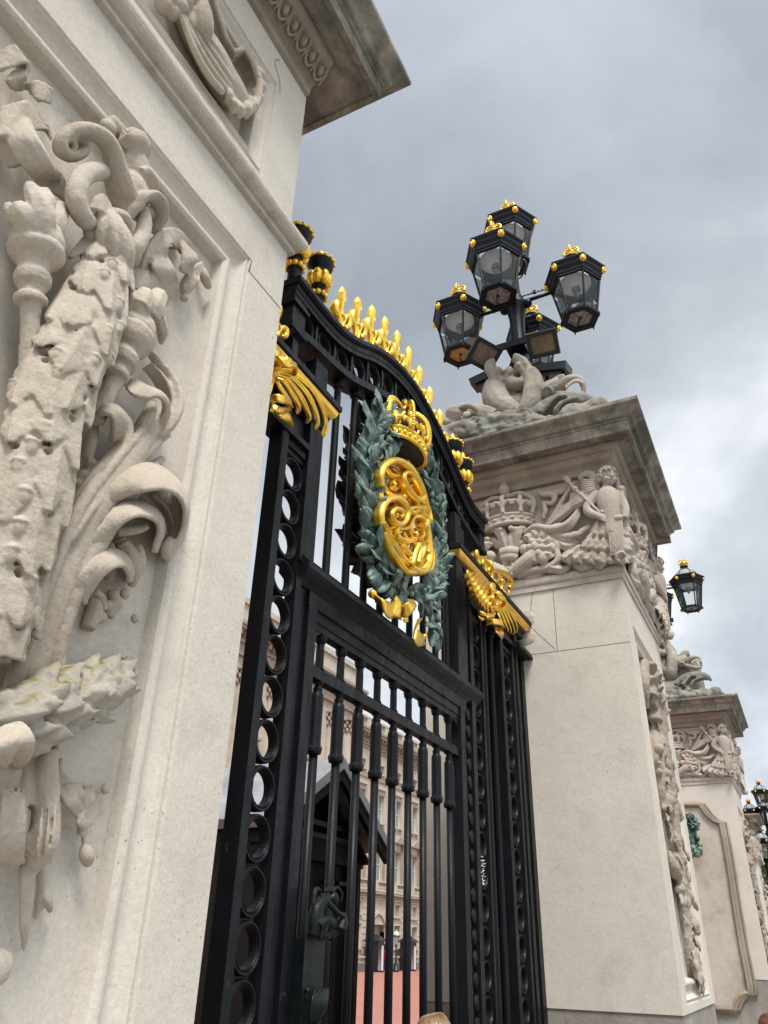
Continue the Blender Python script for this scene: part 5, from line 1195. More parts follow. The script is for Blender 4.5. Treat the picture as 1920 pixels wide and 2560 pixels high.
p0, p1, p2, p3 = py_(g7, 560, 1290, 2.33), py_(g7, 700, 1340, 2.33), py_(g7, 760, 1430, 2.33), py_(g7, 735, 1490, 2.33)
mb = MB(); mb.tube([p0, p1, p2, p3], [.022, .03, .034, .02], 8); mb.tube([p0-(.25,0,-.02), p0], [.014, .022], 8); mb.leaf([p2+(0,0,.06), p2, p3-(0,0,.08)], .06, (0,-1,0), camber=.5); P_('scroll', mb, GO)
for x in (2.72, 2.98):
    o = link('fleur_de_lis', fl_me, GO, frame); o.location = (x, 2.36, 5.27); o.scale = (.85, .85, .8)
# ================================================================ carved relief of the left pier
c1 = crop(0, 0, 2.074); c2 = crop(0, 800, 2.37); c3 = crop(0, 1600, 2.304)
BY = YL+.075                                    # ground of the recessed panel
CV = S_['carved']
def T(mb, cv, pts, n=12, k=5, lin=False, flat=None, fl=1.0):
    """tube traced on the panel: (x, y, radius px, height of its axis above the ground)"""
    P = []; R = []
    for q in pts:
        a, b, s = cv(q[0], q[1]); p = onY(a, b, BY-q[3]); P.append(p); R.append(q[2]*s*mpp(p))
    return mb.tube(P, R, n, k, lin=lin, flat=flat, fl=fl)
def B(mb, cv, x, y, r, d, ry=1.0, rz=1.0):
    a, b, s = cv(x, y); p = onY(a, b, BY-d); m_ = r*s*mpp(p); return mb.ell(p, (m_, m_*ry, m_*rz), n=12, m=9)
def pt(cv, x, y, d): a, b, _ = cv(x, y); return onY(a, b, BY-d)
def loft(mb, cv, A, Bq, th=.02, bulge=0.0, n=7):
    """shell between two traced lines (x, y, height)"""
    a = catmull(np.array([pt(cv, *q) for q in A]), 6); b = catmull(np.array([pt(cv, *q) for q in Bq]), 6)
    m_ = min(len(a), len(b)); ia = np.linspace(0, len(a)-1, m_).astype(int); ib = np.linspace(0, len(b)-1, m_).astype(int); a, b = a[ia], b[ib]; G = []
    for i in range(m_): G.append([a[i]*(1-t)+b[i]*t+np.array([0, -bulge*math.sin(PI*t), 0]) for t in np.linspace(0, 1, n)])
    return mb.sheet(G, th)
def rib(mb, cv, pts, th=.018, nu=5):
    """ribbon: (x, y, half width px, width direction deg, height)"""
    C = []
    for x, y, w_, e, d in pts:
        e = math.radians(e); p = pt(cv, x, y, d); C.append(np.hstack([p, pt(cv, x+w_*math.cos(e), y-w_*math.sin(e), d)-p]))
    D = catmull(np.array(C), 6); return mb.sheet([[r[:3]+r[3:]*u for u in np.linspace(-1, 1, nu)] for r in D], th)
relief = tag(link('torch_trophy', MB().mesh('e') if False else bpy.data.meshes.new('e'), None, left)) if False else None
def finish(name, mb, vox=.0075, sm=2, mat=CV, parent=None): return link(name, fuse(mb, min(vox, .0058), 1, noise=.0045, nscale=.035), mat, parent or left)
def drill(me, pts, r, depth):
    n = len(me.vertices); co_ = np.empty(n*3, 'f'); me.vertices.foreach_get('co', co_); co_ = co_.reshape(-1, 3); nr = np.empty(n*3, 'f'); me.vertices.foreach_get('normal', nr); nr = nr.reshape(-1, 3); q = co_.copy()
    for p in pts:
        ax = AX[((AX-np.asarray(p))**2).sum(1).argmin()]; dv = unit(ax-np.asarray(p))
        d2 = ((co_-np.asarray(p))**2).sum(1)/(r*r); m_ = d2 < 1
        q[m_] = np.where(((q[m_]-co_[m_])**2).sum(1)[:, None] > 1e-10, q[m_], co_[m_]+dv[None, :]*(depth*(1-d2[m_])**.5)[:, None])
    me.vertices.foreach_set('co', q.ravel()); me.update()
# --- torches
mb = MB()
T(mb, c2, [(118,620,50,.10),(140,500,52,.115),(165,250,54,.12),(178,60,56,.125),(184,-100,60,.13)], lin=True)
L = [(160,1585,54),(160,1575,84),(158,1545,84),(160,1535,62),(165,1500,66),(168,1475,90),(170,1440,94),(172,1405,78),(176,1385,80),(180,1370,92),(184,1345,122),(188,1320,142),(190,1300,142),(192,1290,132),(194,1262,138),(197,1220,126),(200,1190,112)]
T(mb, c1, [(x, y, r, .13) for x, y, r in L], n=22, lin=True)
for a in ([(150,1210,70,.15),(120,1120,66,.16),(90,1060,40,.15)], [(200,1200,80,.17),(215,1120,76,.19),(190,1040,60,.18),(160,975,38,.14),(150,950,15,.12)], [(255,1210,60,.15),(290,1150,56,.16),(310,1090,46,.13),(290,1050,26,.10)], [(230,1100,50,.2),(250,1040,40,.2),(230,990,28,.17)], [(90,1150,50,.13),(60,1100,44,.12),(40,1060,20,.1)]): T(mb, c1, a, n=7, k=3)
tA = finish('torch', mb, .0075, 1)
mb = MB()
T(mb, c2, [(560,600,58,.12),(615,470,60,.125),(692,330,60,.13)], lin=True)
def along(p0, p1, L):
    return [(p0[0]+(p1[0]-p0[0])*t, p0[1]+(p1[1]-p0[1])*t, r) for t, r in L]
L = along((680,345), (850,-110), [(.0,60),(.005,80),(.06,84),(.07,66),(.13,70),(.17,96),(.25,104),(.29,90),(.32,86),(.345,84),(.38,108),(.45,138),(.53,148),(.56,146),(.57,130),(.60,138),(.68,130),(.74,112)])
T(mb, c2, [(x, y, r, .14) for x, y, r in L], n=22, lin=True)
for a in ([(690,1680,70,.15),(700,1610,80,.17),(680,1560,60,.17),(640,1570,30,.13)], [(770,1650,60,.16),(790,1590,66,.17),(820,1540,50,.15),(850,1570,28,.1)], [(720,1600,60,.2),(750,1540,52,.2),(740,1515,30,.17)], [(820,1650,40,.14),(840,1720,34,.12),(835,1780,12,.06)], [(640,1640,45,.13),(620,1600,40,.12)]): T(mb, c1, a, n=7, k=3)
finish('torch', mb, .0075, 1)
# --- oak garland hanging down the middle
def src(x, y): return (x, y, 1.0)
GP = [(266,610,44,.12),(246,690,66,.13),(216,785,82,.14),(176,880,88,.15),(134,970,92,.15),(98,1080,94,.15),(72,1200,94,.15),(30,1380,92,.14),(-8,1520,88,.13),(-40,1650,80,.12)]
core = [(x, y, r*.80, d) for x, y, r, d in GP]
mb = MB(); T(mb, src, core, n=18, flat=(0, 1, 0), fl=.85)
C4 = []
for x, y, r, d in GP: p = onY(x, y, BY-d); C4.append(np.hstack([p, r*mpp(p)]))
C4 = catmull(np.array(C4), 12); r_ = np.random.RandomState(5)
AX = C4[:, :3]; RR = C4[:, 3]; TT = np.array([unit(t) for t in np.gradient(AX, axis=0)])
ZD = unit(CAM+np.array([.0, 0, .4])-AX[len(AX)//2])
def on_core(t, phi, lift):
    i = min(max(t, 0), .999)*(len(AX)-1); k = int(i); f = i-k; p = AX[k]*(1-f)+AX[min(k+1, len(AX)-1)]*f; R = RR[k]*(1-f)+RR[min(k+1, len(AX)-1)]*f
    tg = TT[k]; n0 = unit(np.array([-.35, -1, -.25])-tg*np.dot(np.array([-.35, -1, -.25]), tg)); s0 = np.cross(tg, n0)
    return p+(n0*math.cos(phi)*.9+s0*math.sin(phi))*(R*.82+lift)
def oak(t0, phi0, L, w_, th=.012):
    nt_, nu = 15, 9; G = []; tilt = r_.uniform(-.25, .25)
    for a in np.linspace(0, 1, nt_):
        pr = (math.sin(PI*min(1, .12+a*.86))**.6)*(1+.22*math.cos(2*PI*3.5*a+1.2)); row = []
        for u in np.linspace(-1, 1, nu):
            lift = .012+.034*a+.008*math.exp(-(u/.2)**2)-.010*u*u*(1-a*.4)
            row.append(on_core(t0+L*a, phi0+tilt*a+u*w_*pr, lift))
        G.append(row)
    return mb.sheet(G, th)
rows = 10
holes = []
for i in range(rows):
    t = i/rows*.98-.03
    for j in range(4):
        ph = -1.15+.77*j+(.38 if i % 2 else 0)
        if abs(ph) > 1.5: continue
        oak(t+r_.uniform(-.012, .012), ph+r_.uniform(-.08, .08), .175+r_.uniform(-.015, .02), .50+r_.uniform(-.04, .05), .010)
        for sg in (-1, 1):
            for q in (.055, .10): holes.append(on_core(t+q, ph+sg*.44, .02))
for i in range(22):
    t = .03+.93*(i/22); ph = r_.uniform(-1.2, 1.2); c = on_core(t, ph, .03); e = on_core(t+.03, ph, .03)
    d = unit(e-c); mb.tube([c, c+d*.014, c+d*.034, c+d*.052], [.014, .019, .017, .006], 9); mb.tube([c-d*.012, c-d*.002, c+d*.006], [.012, .023, .021], 9)
gar = finish('oak_garland', mb, .0052, 1); drill(gar.data, holes[::2]+[h+np.array([.004,0,-.034]) for h in holes[::4]], .0150, .034)
# --- twisted husk and hanging rings above the garland
mb = MB()
HU = [(505,1085,40,.16),(520,1130,72,.17),(548,1200,92,.18),(580,1290,96,.18),(605,1370,80,.17),(620,1430,48,.15),(622,1470,18,.12)]
T(mb, c1, [(x, y, r*.86, d) for x, y, r, d in HU], n=20)
P0 = [pt(c1, x, y, d) for x, y, r, d in HU]; D0 = catmull(np.hstack([np.array(P0), np.array([[q[2]/2.074*mpp(P0[0])] for q in HU])]), 8)
ax_ = unit(D0[-1][:3]-D0[0][:3]); e1 = unit(np.cross(ax_, (0, 1, 0))); e2 = np.cross(ax_, e1)
for k in range(9):
    pts = []; rr = []
    for i in range(0, len(D0), 4):
        t = i/len(D0); a = 2*PI*k/9+2.1*t; p = D0[i][:3]+(e1*math.cos(a)+e2*math.sin(a))*D0[i][3]*.93; pts.append(p); rr.append(.016*(.4+math.sin(PI*min(1, t+.12))))
    mb.tube(pts, rr, 8)
rib(mb, c1, [(470,1060,30,60,.2),(520,1050,46,80,.22),(575,1090,44,110,.2),(590,1130,20,120,.15)])
T(mb, c1, [(560,1100,30,.18),(630,1120,34,.18),(660,1160,30,.17),(650,1200,26,.15),(600,1190,24,.15)])
finish('husk', mb, .0062, 1)
mb = MB()
T(mb, c1, [(560,905,40,.12),(500,885,50,.16),(430,915,54,.19),(398,985,55,.2),(400,1060,56,.2),(435,1130,52,.19),(490,1180,40,.15)], n=16)
T(mb, c1, [(690,1130,30,.1),(735,1090,36,.15),(748,1150,40,.17),(738,1220,42,.17),(705,1285,44,.17),(660,1325,40,.14),(620,1340,30,.1)], n=14)
T(mb, c1, [(740,1080,24,.13),(775,1100,32,.13),(800,1150,34,.1),(790,1200,26,.06)], n=10)
finish('ring', mb, .0065, 2)
# --- scrolled mask holding the rings
mb = MB()
T(mb, c1, [(660,1060,64,.13),(620,960,60,.15),(600,880,52,.17),(585,800,44,.19),(545,725,42,.2),(470,680,40,.2),(390,678,38,.19),(330,710,36,.18),(312,760,34,.17),(340,800,32,.16),(395,806,30,.15),(435,780,28,.15),(432,735,26,.15),(395,712,24,.16),(370,735,22,.17),(392,760,16,.19)], n=12, flat=(0, 1, 0), fl=1.35)
for x, y, r, d, rz in ((655,770,92,.10,1.3),(690,880,100,.12,1.3),(680,980,96,.13,1.1),(640,1050,80,.12,1.0),(720,1000,70,.13,1)): B(mb, c1, x, y, r, d, .8, rz)
for x, y, r, d in ((560,665,50,.12),(590,640,40,.13),(622,665,34,.14),(700,720,58,.15),(745,745,44,.15),(740,800,36,.13)): B(mb, c1, x, y, r, d, .8)
loft(mb, c1, [(600,650,.10),(650,700,.17),(690,680,.19),(735,690,.18),(765,740,.14),(755,800,.10)], [(610,740,.13),(655,770,.15),(690,780,.16),(710,800,.15),(720,820,.14),(730,840,.12)], .024, .02)
loft(mb, c1, [(720,885,.17),(760,880,.17),(800,930,.13),(800,990,.1)], [(700,920,.14),(735,940,.14),(760,980,.13),(770,1020,.1)], .024, .03)
T(mb, c1, [(640,1110,44,.12),(690,1070,36,.16),(735,1025,28,.19),(790,1018,24,.19),(828,1060,23,.18),(834,1120,22,.16),(812,1170,20,.13),(785,1205,14,.1)], n=10, flat=(0, 1, 0), fl=2.2)
finish('scrolled_mask', mb, .0068, 2)
# --- fluttering ribbons
mb = MB()
rib(mb, c1, [(-20,330,60,60,.05),(45,300,60,80,.09),(110,290,46,120,.10),(120,350,40,170,.05),(85,400,56,200,.08),(110,440,40,230,.03),(175,465,46,95,.08),(235,485,46,85,.09),(262,500,40,80,.05)])
rib(mb, c1, [(-30,640,90,60,.06),(60,620,90,70,.12),(150,600,80,100,.11),(220,640,50,120,.06),(262,690,46,100,.08)])
loft(mb, c1, [(0,650,.05),(40,740,.11),(90,830,.12),(150,900,.1),(190,940,.06)], [(130,660,.05),(160,740,.12),(200,800,.12),(240,880,.11),(300,960,.07)], .03, .06)
rib(mb, c1, [(250,930,70,40,.08),(300,960,50,60,.09),(330,1000,40,80,.07),(345,1060,30,20,.05)])
T(mb, c1, [(60,600,60,.08),(40,700,60,.09),(100,860,60,.08)]); finish('fluttering_ribbon', mb, .007, 2)
mb = MB()
rib(mb, c1, [(690,1400,60,30,.07),(745,1450,66,45,.10),(810,1480,70,60,.08),(850,1530,60,75,.05),(860,1570,40,20,.03)])
rib(mb, c1, [(770,1440,60,20,.05),(800,1370,66,0,.10),(815,1290,52,-20,.13),(850,1235,46,-60,.14),(900,1225,44,-100,.12),(940,1260,40,-140,.09),(965,1310,34,-170,.06)])
rib(mb, c1, [(880,1290,50,10,.02),(900,1240,50,70,.03),(960,1270,50,130,.09),(985,1340,40,170,.12),(965,1390,34,200,.10),(1000,1400,30,250,.07),(1045,1385,30,270,.05)])
rib(mb, c1, [(830,1330,34,0,.12),(850,1400,60,-10,.13),(880,1460,46,0,.09),(870,1540,30,20,.05)])
T(mb, c1, [(990,1440,34,.05),(970,1480,38,.06),(950,1520,24,.05)]); B(mb, c1, 955, 1545, 24, .05); T(mb, c1, [(1045,1400,26,.04),(1060,1440,26,.05),(1075,1475,22,.04)]); B(mb, c1, 1078, 1480, 22, .04)
rib(mb, c1, [(1000,1430,40,10,.05),(990,1470,44,20,.07),(980,1500,34,30,.05)])
finish('fluttering_ribbon', mb, .0065, 2)
# --- great acanthus scroll on the right
mb = MB()
T(mb, c2, [(120,2230,120,.08),(170,2060,125,.09),(235,1840,128,.10),(320,1580,130,.11),(430,1320,132,.11),(560,1090,132,.12),(690,900,120,.12),(790,770,98,.12),(870,660,70,.10),(930,560,40,.06)], n=18, flat=(0, 1, 0), fl=.75)
T(mb, c2, [(310,2100,70,.09),(330,1900,74,.10),(400,1650,80,.11),(510,1400,86,.12),(640,1180,80,.12),(760,1030,66,.11),(880,900,44,.08),(960,820,20,.04)], n=14)
T(mb, c2, [(90,2200,50,.10),(140,2020,46,.13),(200,1800,44,.15),(280,1560,44,.16),(370,1330,42,.16),(480,1100,40,.16),(590,930,36,.15)], n=10)
T(mb, c2, [(560,1000,28,.16),(680,840,30,.16),(800,700,28,.15),(900,570,24,.12)], n=9); T(mb, c2, [(640,1080,24,.15),(780,890,26,.15),(900,760,24,.12),(1000,680,16,.06)], n=9)
T(mb, c2, [(420,1300,22,.17),(540,1130,22,.17),(640,1010,16,.16)], n=8)
for a, b, w_ in (((520,1220),(600,1180),30),((660,1060),(730,1020),30),((790,1000),(830,970),30)): T(mb, c2, [(a[0],a[1],w_*.6,.12),((a[0]+b[0])/2,(a[1]+b[1])/2-12,w_,.13),(b[0],b[1],w_*.5,.12)], n=8)
# outer rim of the uppermost leaf
T(mb, c2, [(880,720,40,.06),(960,660,40,.10),(1020,580,38,.12),(1045,490,34,.12),(1030,400,30,.11),(990,320,26,.09),(930,250,22,.07),(890,200,14,.04)], n=10, flat=(0, 1, 0), fl=1.6)
loft(mb, c2, [(1010,560,.13),(1030,480,.13),(1010,390,.12),(960,310,.10),(900,250,.07)], [(960,600,.04),(965,500,.03),(930,400,.03),(880,330,.03),(840,290,.03)], .016, .0)
loft(mb, c2, [(740,400,.14),(790,450,.19),(860,470,.20),(930,460,.20),(970,500,.17),(960,560,.13),(920,610,.10)], [(760,370,.12),(820,370,.15),(880,400,.16),(940,430,.16),(985,490,.13),(990,560,.10),(950,620,.08)], .02, .012); B(mb, c2, 800, 395, 52, .14, .8)
T(mb, c2, [(780,760,40,.11),(830,660,46,.12),(880,560,44,.12),(900,500,30,.1)], n=10)
# left leaf with hollow
loft(mb, c2, [(545,580,.12),(600,560,.17),(650,570,.19),(665,640,.17),(650,720,.12)], [(560,530,.12),(640,500,.15),(710,530,.15),(755,600,.13),(740,700,.10)], .02, .014)
T(mb, c2, [(700,540,22,.14),(755,600,26,.15),(762,690,28,.15),(720,790,30,.15),(650,880,28,.15),(590,950,20,.14)], n=9); T(mb, c2, [(560,600,30,.07),(545,720,34,.08),(520,820,30,.06)], n=9)
for x, y, r in ((480,985,38),(545,850,34),(490,920,36),(520,905,26),(440,1040,34),(455,960,24),(540,900,28)): B(mb, c2, x, y, r, .07)
finish('acanthus_scroll', mb, .0072, 2)
# hooded curls springing from the scroll
def hood(rim, back, inner=None, name='acanthus_curl'):
    mb = MB(); loft(mb, c2, rim, back, .018, .012, 11)
    T(mb, c2, [(x, y, 10, d) for x, y, d in rim[1:]], n=8)
    if inner:
        for q in inner: T(mb, c2, q, n=8)
    return finish(name, mb, .0062, 2)
hood([(650,1090,.14),(760,1040,.20),(870,1010,.25),(980,1005,.26),(1060,1050,.23),(1092,1130,.18),(1080,1230,.13),(1040,1330,.10),(1000,1400,.07),(980,1440,.04)], [(560,1120,.14),(650,980,.17),(770,880,.17),(880,850,.13),(1000,900,.05),(1085,1010,.02),(1108,1120,.0),(1098,1230,.0),(1055,1340,.0),(1000,1440,.0)],
     [[(820,1010,20,.05),(900,1100,24,.05),(960,1200,24,.04),(990,1300,20,.03)], [(1010,1300,30,.08),(985,1350,34,.08),(975,1405,24,.05)], [(900,1030,14,.09),(990,1110,14,.08),(1030,1220,12,.06)]])
hood([(600,1400,.10),(650,1300,.16),(720,1210,.21),(800,1165,.24),(880,1170,.23),(930,1205,.19),(935,1260,.14),(915,1320,.10),(905,1375,.07)], [(500,1380,.14),(580,1230,.17),(670,1120,.17),(770,1070,.15),(880,1090,.10),(950,1160,.04),(965,1260,.01),(945,1330,.0),(915,1385,.0)],
     [[(690,1260,30,.10),(770,1245,34,.12),(840,1235,28,.12),(880,1215,20,.14)], [(700,1290,40,.04),(740,1350,46,.04),(760,1450,44,.03)]])
hood([(500,1690,.08),(540,1610,.13),(600,1530,.17),(670,1470,.19),(730,1465,.17),(755,1510,.13),(750,1550,.09)], [(400,1640,.13),(470,1500,.16),(560,1400,.16),(660,1360,.13),(745,1400,.07),(778,1480,.02),(760,1555,.0)],
     [[(560,1600,24,.06),(600,1640,26,.05),(620,1720,24,.04)]])
mb = MB()
for q in ([(640,1330,36,.03),(650,1400,44,.05),(660,1480,36,.04),(640,1540,24,.02)], [(720,1320,44,.05),(770,1400,52,.06),(790,1500,44,.05),(780,1580,24,.03)], [(810,1340,36,.05),(830,1420,36,.06),(820,1500,28,.04)], [(560,1640,34,.03),(560,1720,50,.03),(520,1830,44,.03)], [(660,1600,30,.03),(680,1680,36,.04),(640,1760,30,.03)]): T(mb, c2, q, n=9)
for x, y, r in ((690,1680,46),(600,1760,40),(800,1770,30),(740,1620,34),(640,1690,32)): B(mb, c2, x, y, r, .04, .8)
finish('carved_drapery', mb, .0065, 2)
# --- bound laurel swag, mossy on top
mb = MB(); r_ = np.random.RandomState(9)
SP = [(-120,480,190,.12),(60,440,185,.14),(220,400,165,.14),(360,350,135,.13),(500,300,92,.11),(620,250,50,.08),(690,210,18,.04)]
T(mb, c3, [(x, y, r*.74, d) for x, y, r, d in SP], n=16)
CS = catmull(np.array([np.hstack([pt(c3, x, y, d), r/2.304*mpp(pt(c3, x, y, d))]) for x, y, r, d in SP]), 10)
for k in range(120):
    t = r_.rand()**.8; i = int(t*(len(CS)-6)); p = CS[i][:3]; R = CS[i][3]; tg = unit(CS[i+4][:3]-CS[i][:3]); n0 = unit(np.array([-.3, -1, -.1])); s0 = unit(np.cross(tg, n0)); ph = r_.uniform(-1.7, 1.7)
    rd = n0*math.cos(ph)+s0*math.sin(ph); q = p+rd*R*.72; L_ = .15*(.7+.5*r_.rand()); d = unit(tg+.14*rd+.12*r_.randn(3))
    mb.leaf([q, q+d*L_*.5+rd*.020, q+d*L_+rd*.004], .038*(.7+.5*r_.rand()), rd, th=.014, camber=.5, nt=9, nu=5, shape=lambda u: (math.sin(PI*min(1, u*.95+.05))**.7)*(1.1-.4*u))
sw = finish('laurel_swag', mb, .0062, 1, S_['moss'])
mb = MB()
rib(mb, c3, [(-10,520,60,30,.22),(20,580,62,20,.27),(20,650,60,0,.26),(0,710,50,-20,.18)]); rib(mb, c3, [(60,490,50,40,.22),(120,540,56,20,.27),(140,610,56,0,.27),(120,680,50,-20,.20),(80,710,40,-40,.12)])
rib(mb, c3, [(330,560,30,60,.12),(250,620,34,80,.15),(170,650,36,90,.15)]); B(mb, c3, 320, 622, 24, .1)
finish('swag_tie', mb, .007, 2)
# --- tail of the trophy below the swag
mb = MB()
T(mb, c3, [(270,640,66,.10),(262,760,74,.11),(265,900,78,.11),(262,1020,76,.11)], n=14); T(mb, c3, [(150,660,70,.06),(140,800,74,.07),(120,960,80,.08)], n=12); T(mb, c3, [(60,640,60,.08),(40,760,80,.09),(30,860,60,.08)], n=12)
T(mb, c3, [(268,960,84,.11),(262,1060,92,.11),(245,1160,100,.11),(225,1250,84,.10),(205,1310,40,.07)], n=18, flat=(0,1,0), fl=.8)
for x0, x1 in ((318,296),(282,258),(240,212)): T(mb, c3, [(x0,960,6,.15),(x0-8,1100,14,.165),(x1,1230,14,.15),(x1-6,1290,6,.1)], n=7)
for q in ([(90,900,60,.09),(80,1050,80,.10),(60,1200,80,.09),(50,1290,50,.06)], [(10,860,50,.1),(0,1000,70,.11),(-20,1180,70,.1)], [(120,1000,30,.14),(110,1100,34,.14),(95,1220,28,.11)]): T(mb, c3, q, n=11)
for k in range(5): T(mb, c3, [(20+28*k,840,8,.14),(14+30*k,1000,16,.18),(0+32*k,1180,18,.17),(-6+34*k,1290,10,.12)], n=7)
T(mb, c3, [(160,1290,52,.07),(155,1400,46,.07),(150,1520,40,.06),(145,1640,32,.05),(140,1740,20,.03),(135,1795,8,.015)], n=11)
T(mb, c3, [(235,1300,34,.04),(240,1420,30,.035),(225,1540,22,.025),(205,1610,10,.015)], n=9); rib(mb, c3, [(250,1440,30,30,.03),(280,1500,26,60,.05),(290,1560,16,90,.02)])
B(mb, c3, -20, 1890, 100, .06, .7); B(mb, c3, -10, 1290, 60, .07)
finish('trophy_tail', mb, .0072, 2)
mb = MB()
rib(mb, c3, [(345,770,20,60,.03),(365,840,46,20,.06),(400,920,44,10,.09),(440,980,34,30,.07),(460,1010,24,60,.04)]); rib(mb, c3, [(400,830,40,10,.07),(440,880,44,0,.08),(455,950,40,-10,.06)])
rib(mb, c3, [(500,840,30,10,.03),(510,910,34,0,.05),(495,970,26,20,.05),(450,1030,30,60,.07),(480,1060,30,80,.06),(520,1055,16,90,.03)])
rib(mb, c3, [(470,1060,24,0,.03),(475,1120,20,10,.05),(500,1110,18,60,.04)]); T(mb, c3, [(478,1120,10,.03),(480,1190,10,.035)])
T(mb, c3, [(485,1185,26,.04),(498,1235,44,.05),(505,1275,34,.045),(500,1300,12,.03)], n=12); B(mb, c3, 605, 855, 26, .03, .8, 1.3); B(mb, c3, 620, 870, 16, .03); T(mb, c3, [(350,690,12,.02),(345,730,18,.04),(350,780,10,.03)])
finish('fluttering_ribbon', mb, .006, 2)
# --- cornucopia in the recessed frieze
BY2 = YL+.11
def T2(mb, pts, n=14, **k):
    P = []; R = []
    for x, y, r, d in pts: a, b, s = c1(x, y); p = onY(a, b, BY2-d); P.append(p); R.append(r*s*mpp(p))
    return mb.tube(P, R, n, **k)
def q2(x, y, d): a, b, _ = c1(x, y); return onY(a, b, BY2-d)
mb = MB()
T2(mb, [(900,-60,60,.05),(960,60,70,.07),(1020,180,80,.08),(1090,300,88,.09),(1150,410,86,.09),(1205,490,78,.09),(1245,540,60,.07)])
for k in range(5):
    o = -60+30*k; T2(mb, [(960+o*.4,60-o*.3,16,.13),(1040+o*.6,220-o*.5,20,.15),(1120+o*.7,350-o*.6,22,.16),(1190+o*.6,450-o*.5,20,.15)], 8)
G = []
for i, (x, y) in enumerate(((1105,-40),(1140,80),(1175,190),(1215,260),(1265,250),(1310,320),(1335,410))):
    G.append([q2(x, y, .16), q2(x-15, y+40, .08), q2(x-45, y+90, .05), q2(x-75, y+130, .07)])
mb.sheet(G, .025)
G = []
for a in np.linspace(-.4, PI*1.12, 14):
    x, y = 1268+82*math.cos(a-.55), 430+135*math.sin(a-.55)
    G.append([q2(x, y, .17+.02*math.sin(5*a)), q2(1262+62*math.cos(a-.55), 430+105*math.sin(a-.55), .11), q2(1245+30*math.cos(a-.55), 430+50*math.sin(a-.55), .05)])
mb.sheet(G, .022)
for k in range(8):
    a = -.1+k*.42; x, y = 1268+88*math.cos(a-.2), 430+140*math.sin(a-.2)
    if y > 300: T2(mb, [(x-20, y-30, 22, .13), (x, y+2, 28, .16), (x-14, y+34, 22, .12)], 8)
T2(mb, [(1320,330,16,.16),(1345,420,20,.17),(1335,520,20,.16),(1290,575,20,.15),(1230,590,20,.13)], 8)
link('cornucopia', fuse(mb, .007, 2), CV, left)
mb = MB()
T2(mb, [(1040,10,40,.14),(1046,90,60,.16),(1050,160,58,.16),(1052,210,36,.14),(1052,236,14,.12)]); T2(mb, [(985,60,18,.14),(992,110,22,.15),(990,150,20,.14)], 8)
for x, y, r, d in ((880,-20,60,.1),(930,40,50,.12),(900,70,40,.1),(960,10,46,.14),(1000,-10,40,.15),(850,30,50,.08),(980,160,30,.12)): 
    a, b, s = c1(x, y); p = onY(a, b, BY2-d); mb.ell(p, r*s*mpp(p), n=12, m=8)
link('carved_fruit', fuse(mb, .006, 2), CV, left)
# ================================================================ cherub frieze of the right pier (side face, then mirrored to the front)
g6 = crop(1100, 960, 2.676)
FX = XR+.03                                   # frieze ground
FZ = S_['frieze']
def X_(mb, pts, n=10, k=5, **kw):
    P = []; R = []
    for x, y, r, d in pts: a, b, s = g6(x, y); p = onX(a, b, FX-d); P.append(p); R.append(r*s*mpp(p))
    return mb.tube(P, R, n, k, **kw)
def XB(mb, x, y, r, d, sx=1, sy=1, sz=1): a, b, s = g6(x, y); p = onX(a, b, FX-d); m_ = r*s*mpp(p); return mb.ell(p, (m_*sx, m_*sy, m_*sz), n=12, m=9)
def XP(x, y, d): a, b, s = g6(x, y); return onX(a, b, FX-d)
def XL_(mb, pts, w_, N=(-1,0,0), **kw):
    P = [XP(*q) for q in pts]; a, b, s = g6(*pts[0][:2]); return mb.leaf(P, w_*s*mpp(P[0]), N, **kw)
pieces = []
# crown
mb = MB(); yc, zb = 2.44, 6.47; R0 = .315
def halfring(prof, n=26):
    Rg = []
    for r, z in prof: Rg.append([(FX+.03-r*math.sin(a)*.75, yc+r*math.cos(a), z) for a in np.linspace(-.25, PI+.25, n)])
    return mb.rings(Rg, closed=True, caps=True)
halfring([(R0-.02, zb), (R0+.015, zb+.005), (R0+.025, zb+.03), (R0+.005, zb+.045), (R0, zb+.05), (R0+.005, zb+.115), (R0+.025, zb+.13), (R0+.02, zb+.155), (R0-.03, zb+.165)])
for k in range(9):
    a = PI*(k+.5)/9; mb.ell((FX+.03-(R0+.01)*math.sin(a)*.75, yc+(R0+.01)*math.cos(a), zb+.083), (.016, .03, .018), n=8, m=6)
for k in range(5):
    a = PI*(k+.25)/4.5; c, s = math.cos(a), math.sin(a); o = np.array([FX+.03-R0*1.05*s*.75, yc+R0*1.05*c, zb+.15]); tn = np.array([-c*.75, -s, 0])
    mb.tube([o, o+(0,0,.10), o+(0,0,.19)], [.03, .024, .036], 8); mb.ell(o+(0,0,.21), (.03, .03, .04), n=8, m=6)
    for sg in (-1, 1): mb.tube([o+(0,0,.08), o+tn*sg*.05+(0,0,.15), o+tn*sg*.10+(0,0,.155), o+tn*sg*.105+(0,0,.10)], [.022, .026, .026, .014], 8)
for sg in (-1, 1): mb.tube([(FX-.04, yc+sg*R0, zb+.17), (FX-.06, yc+sg*(R0+.04), zb+.33), (FX-.08, yc+sg*.20, zb+.46), (FX-.09, yc, zb+.44)], [.03, .034, .034, .03], 8)
mb.tube([(FX-.20, yc, zb+.2), (FX-.22, yc, zb+.36), (FX-.10, yc, zb+.45)], [.028, .03, .026], 8)
mb.ell((FX-.09, yc, zb+.55), (.075, .075, .085)); mb.box(FX-.12, FX-.06, yc-.03, yc+.03, zb+.62, zb+.71); mb.box(FX-.115, FX-.065, yc-.08, yc+.08, zb+.645, zb+.685)
pieces.append(('carved_crown', mb, .0105))
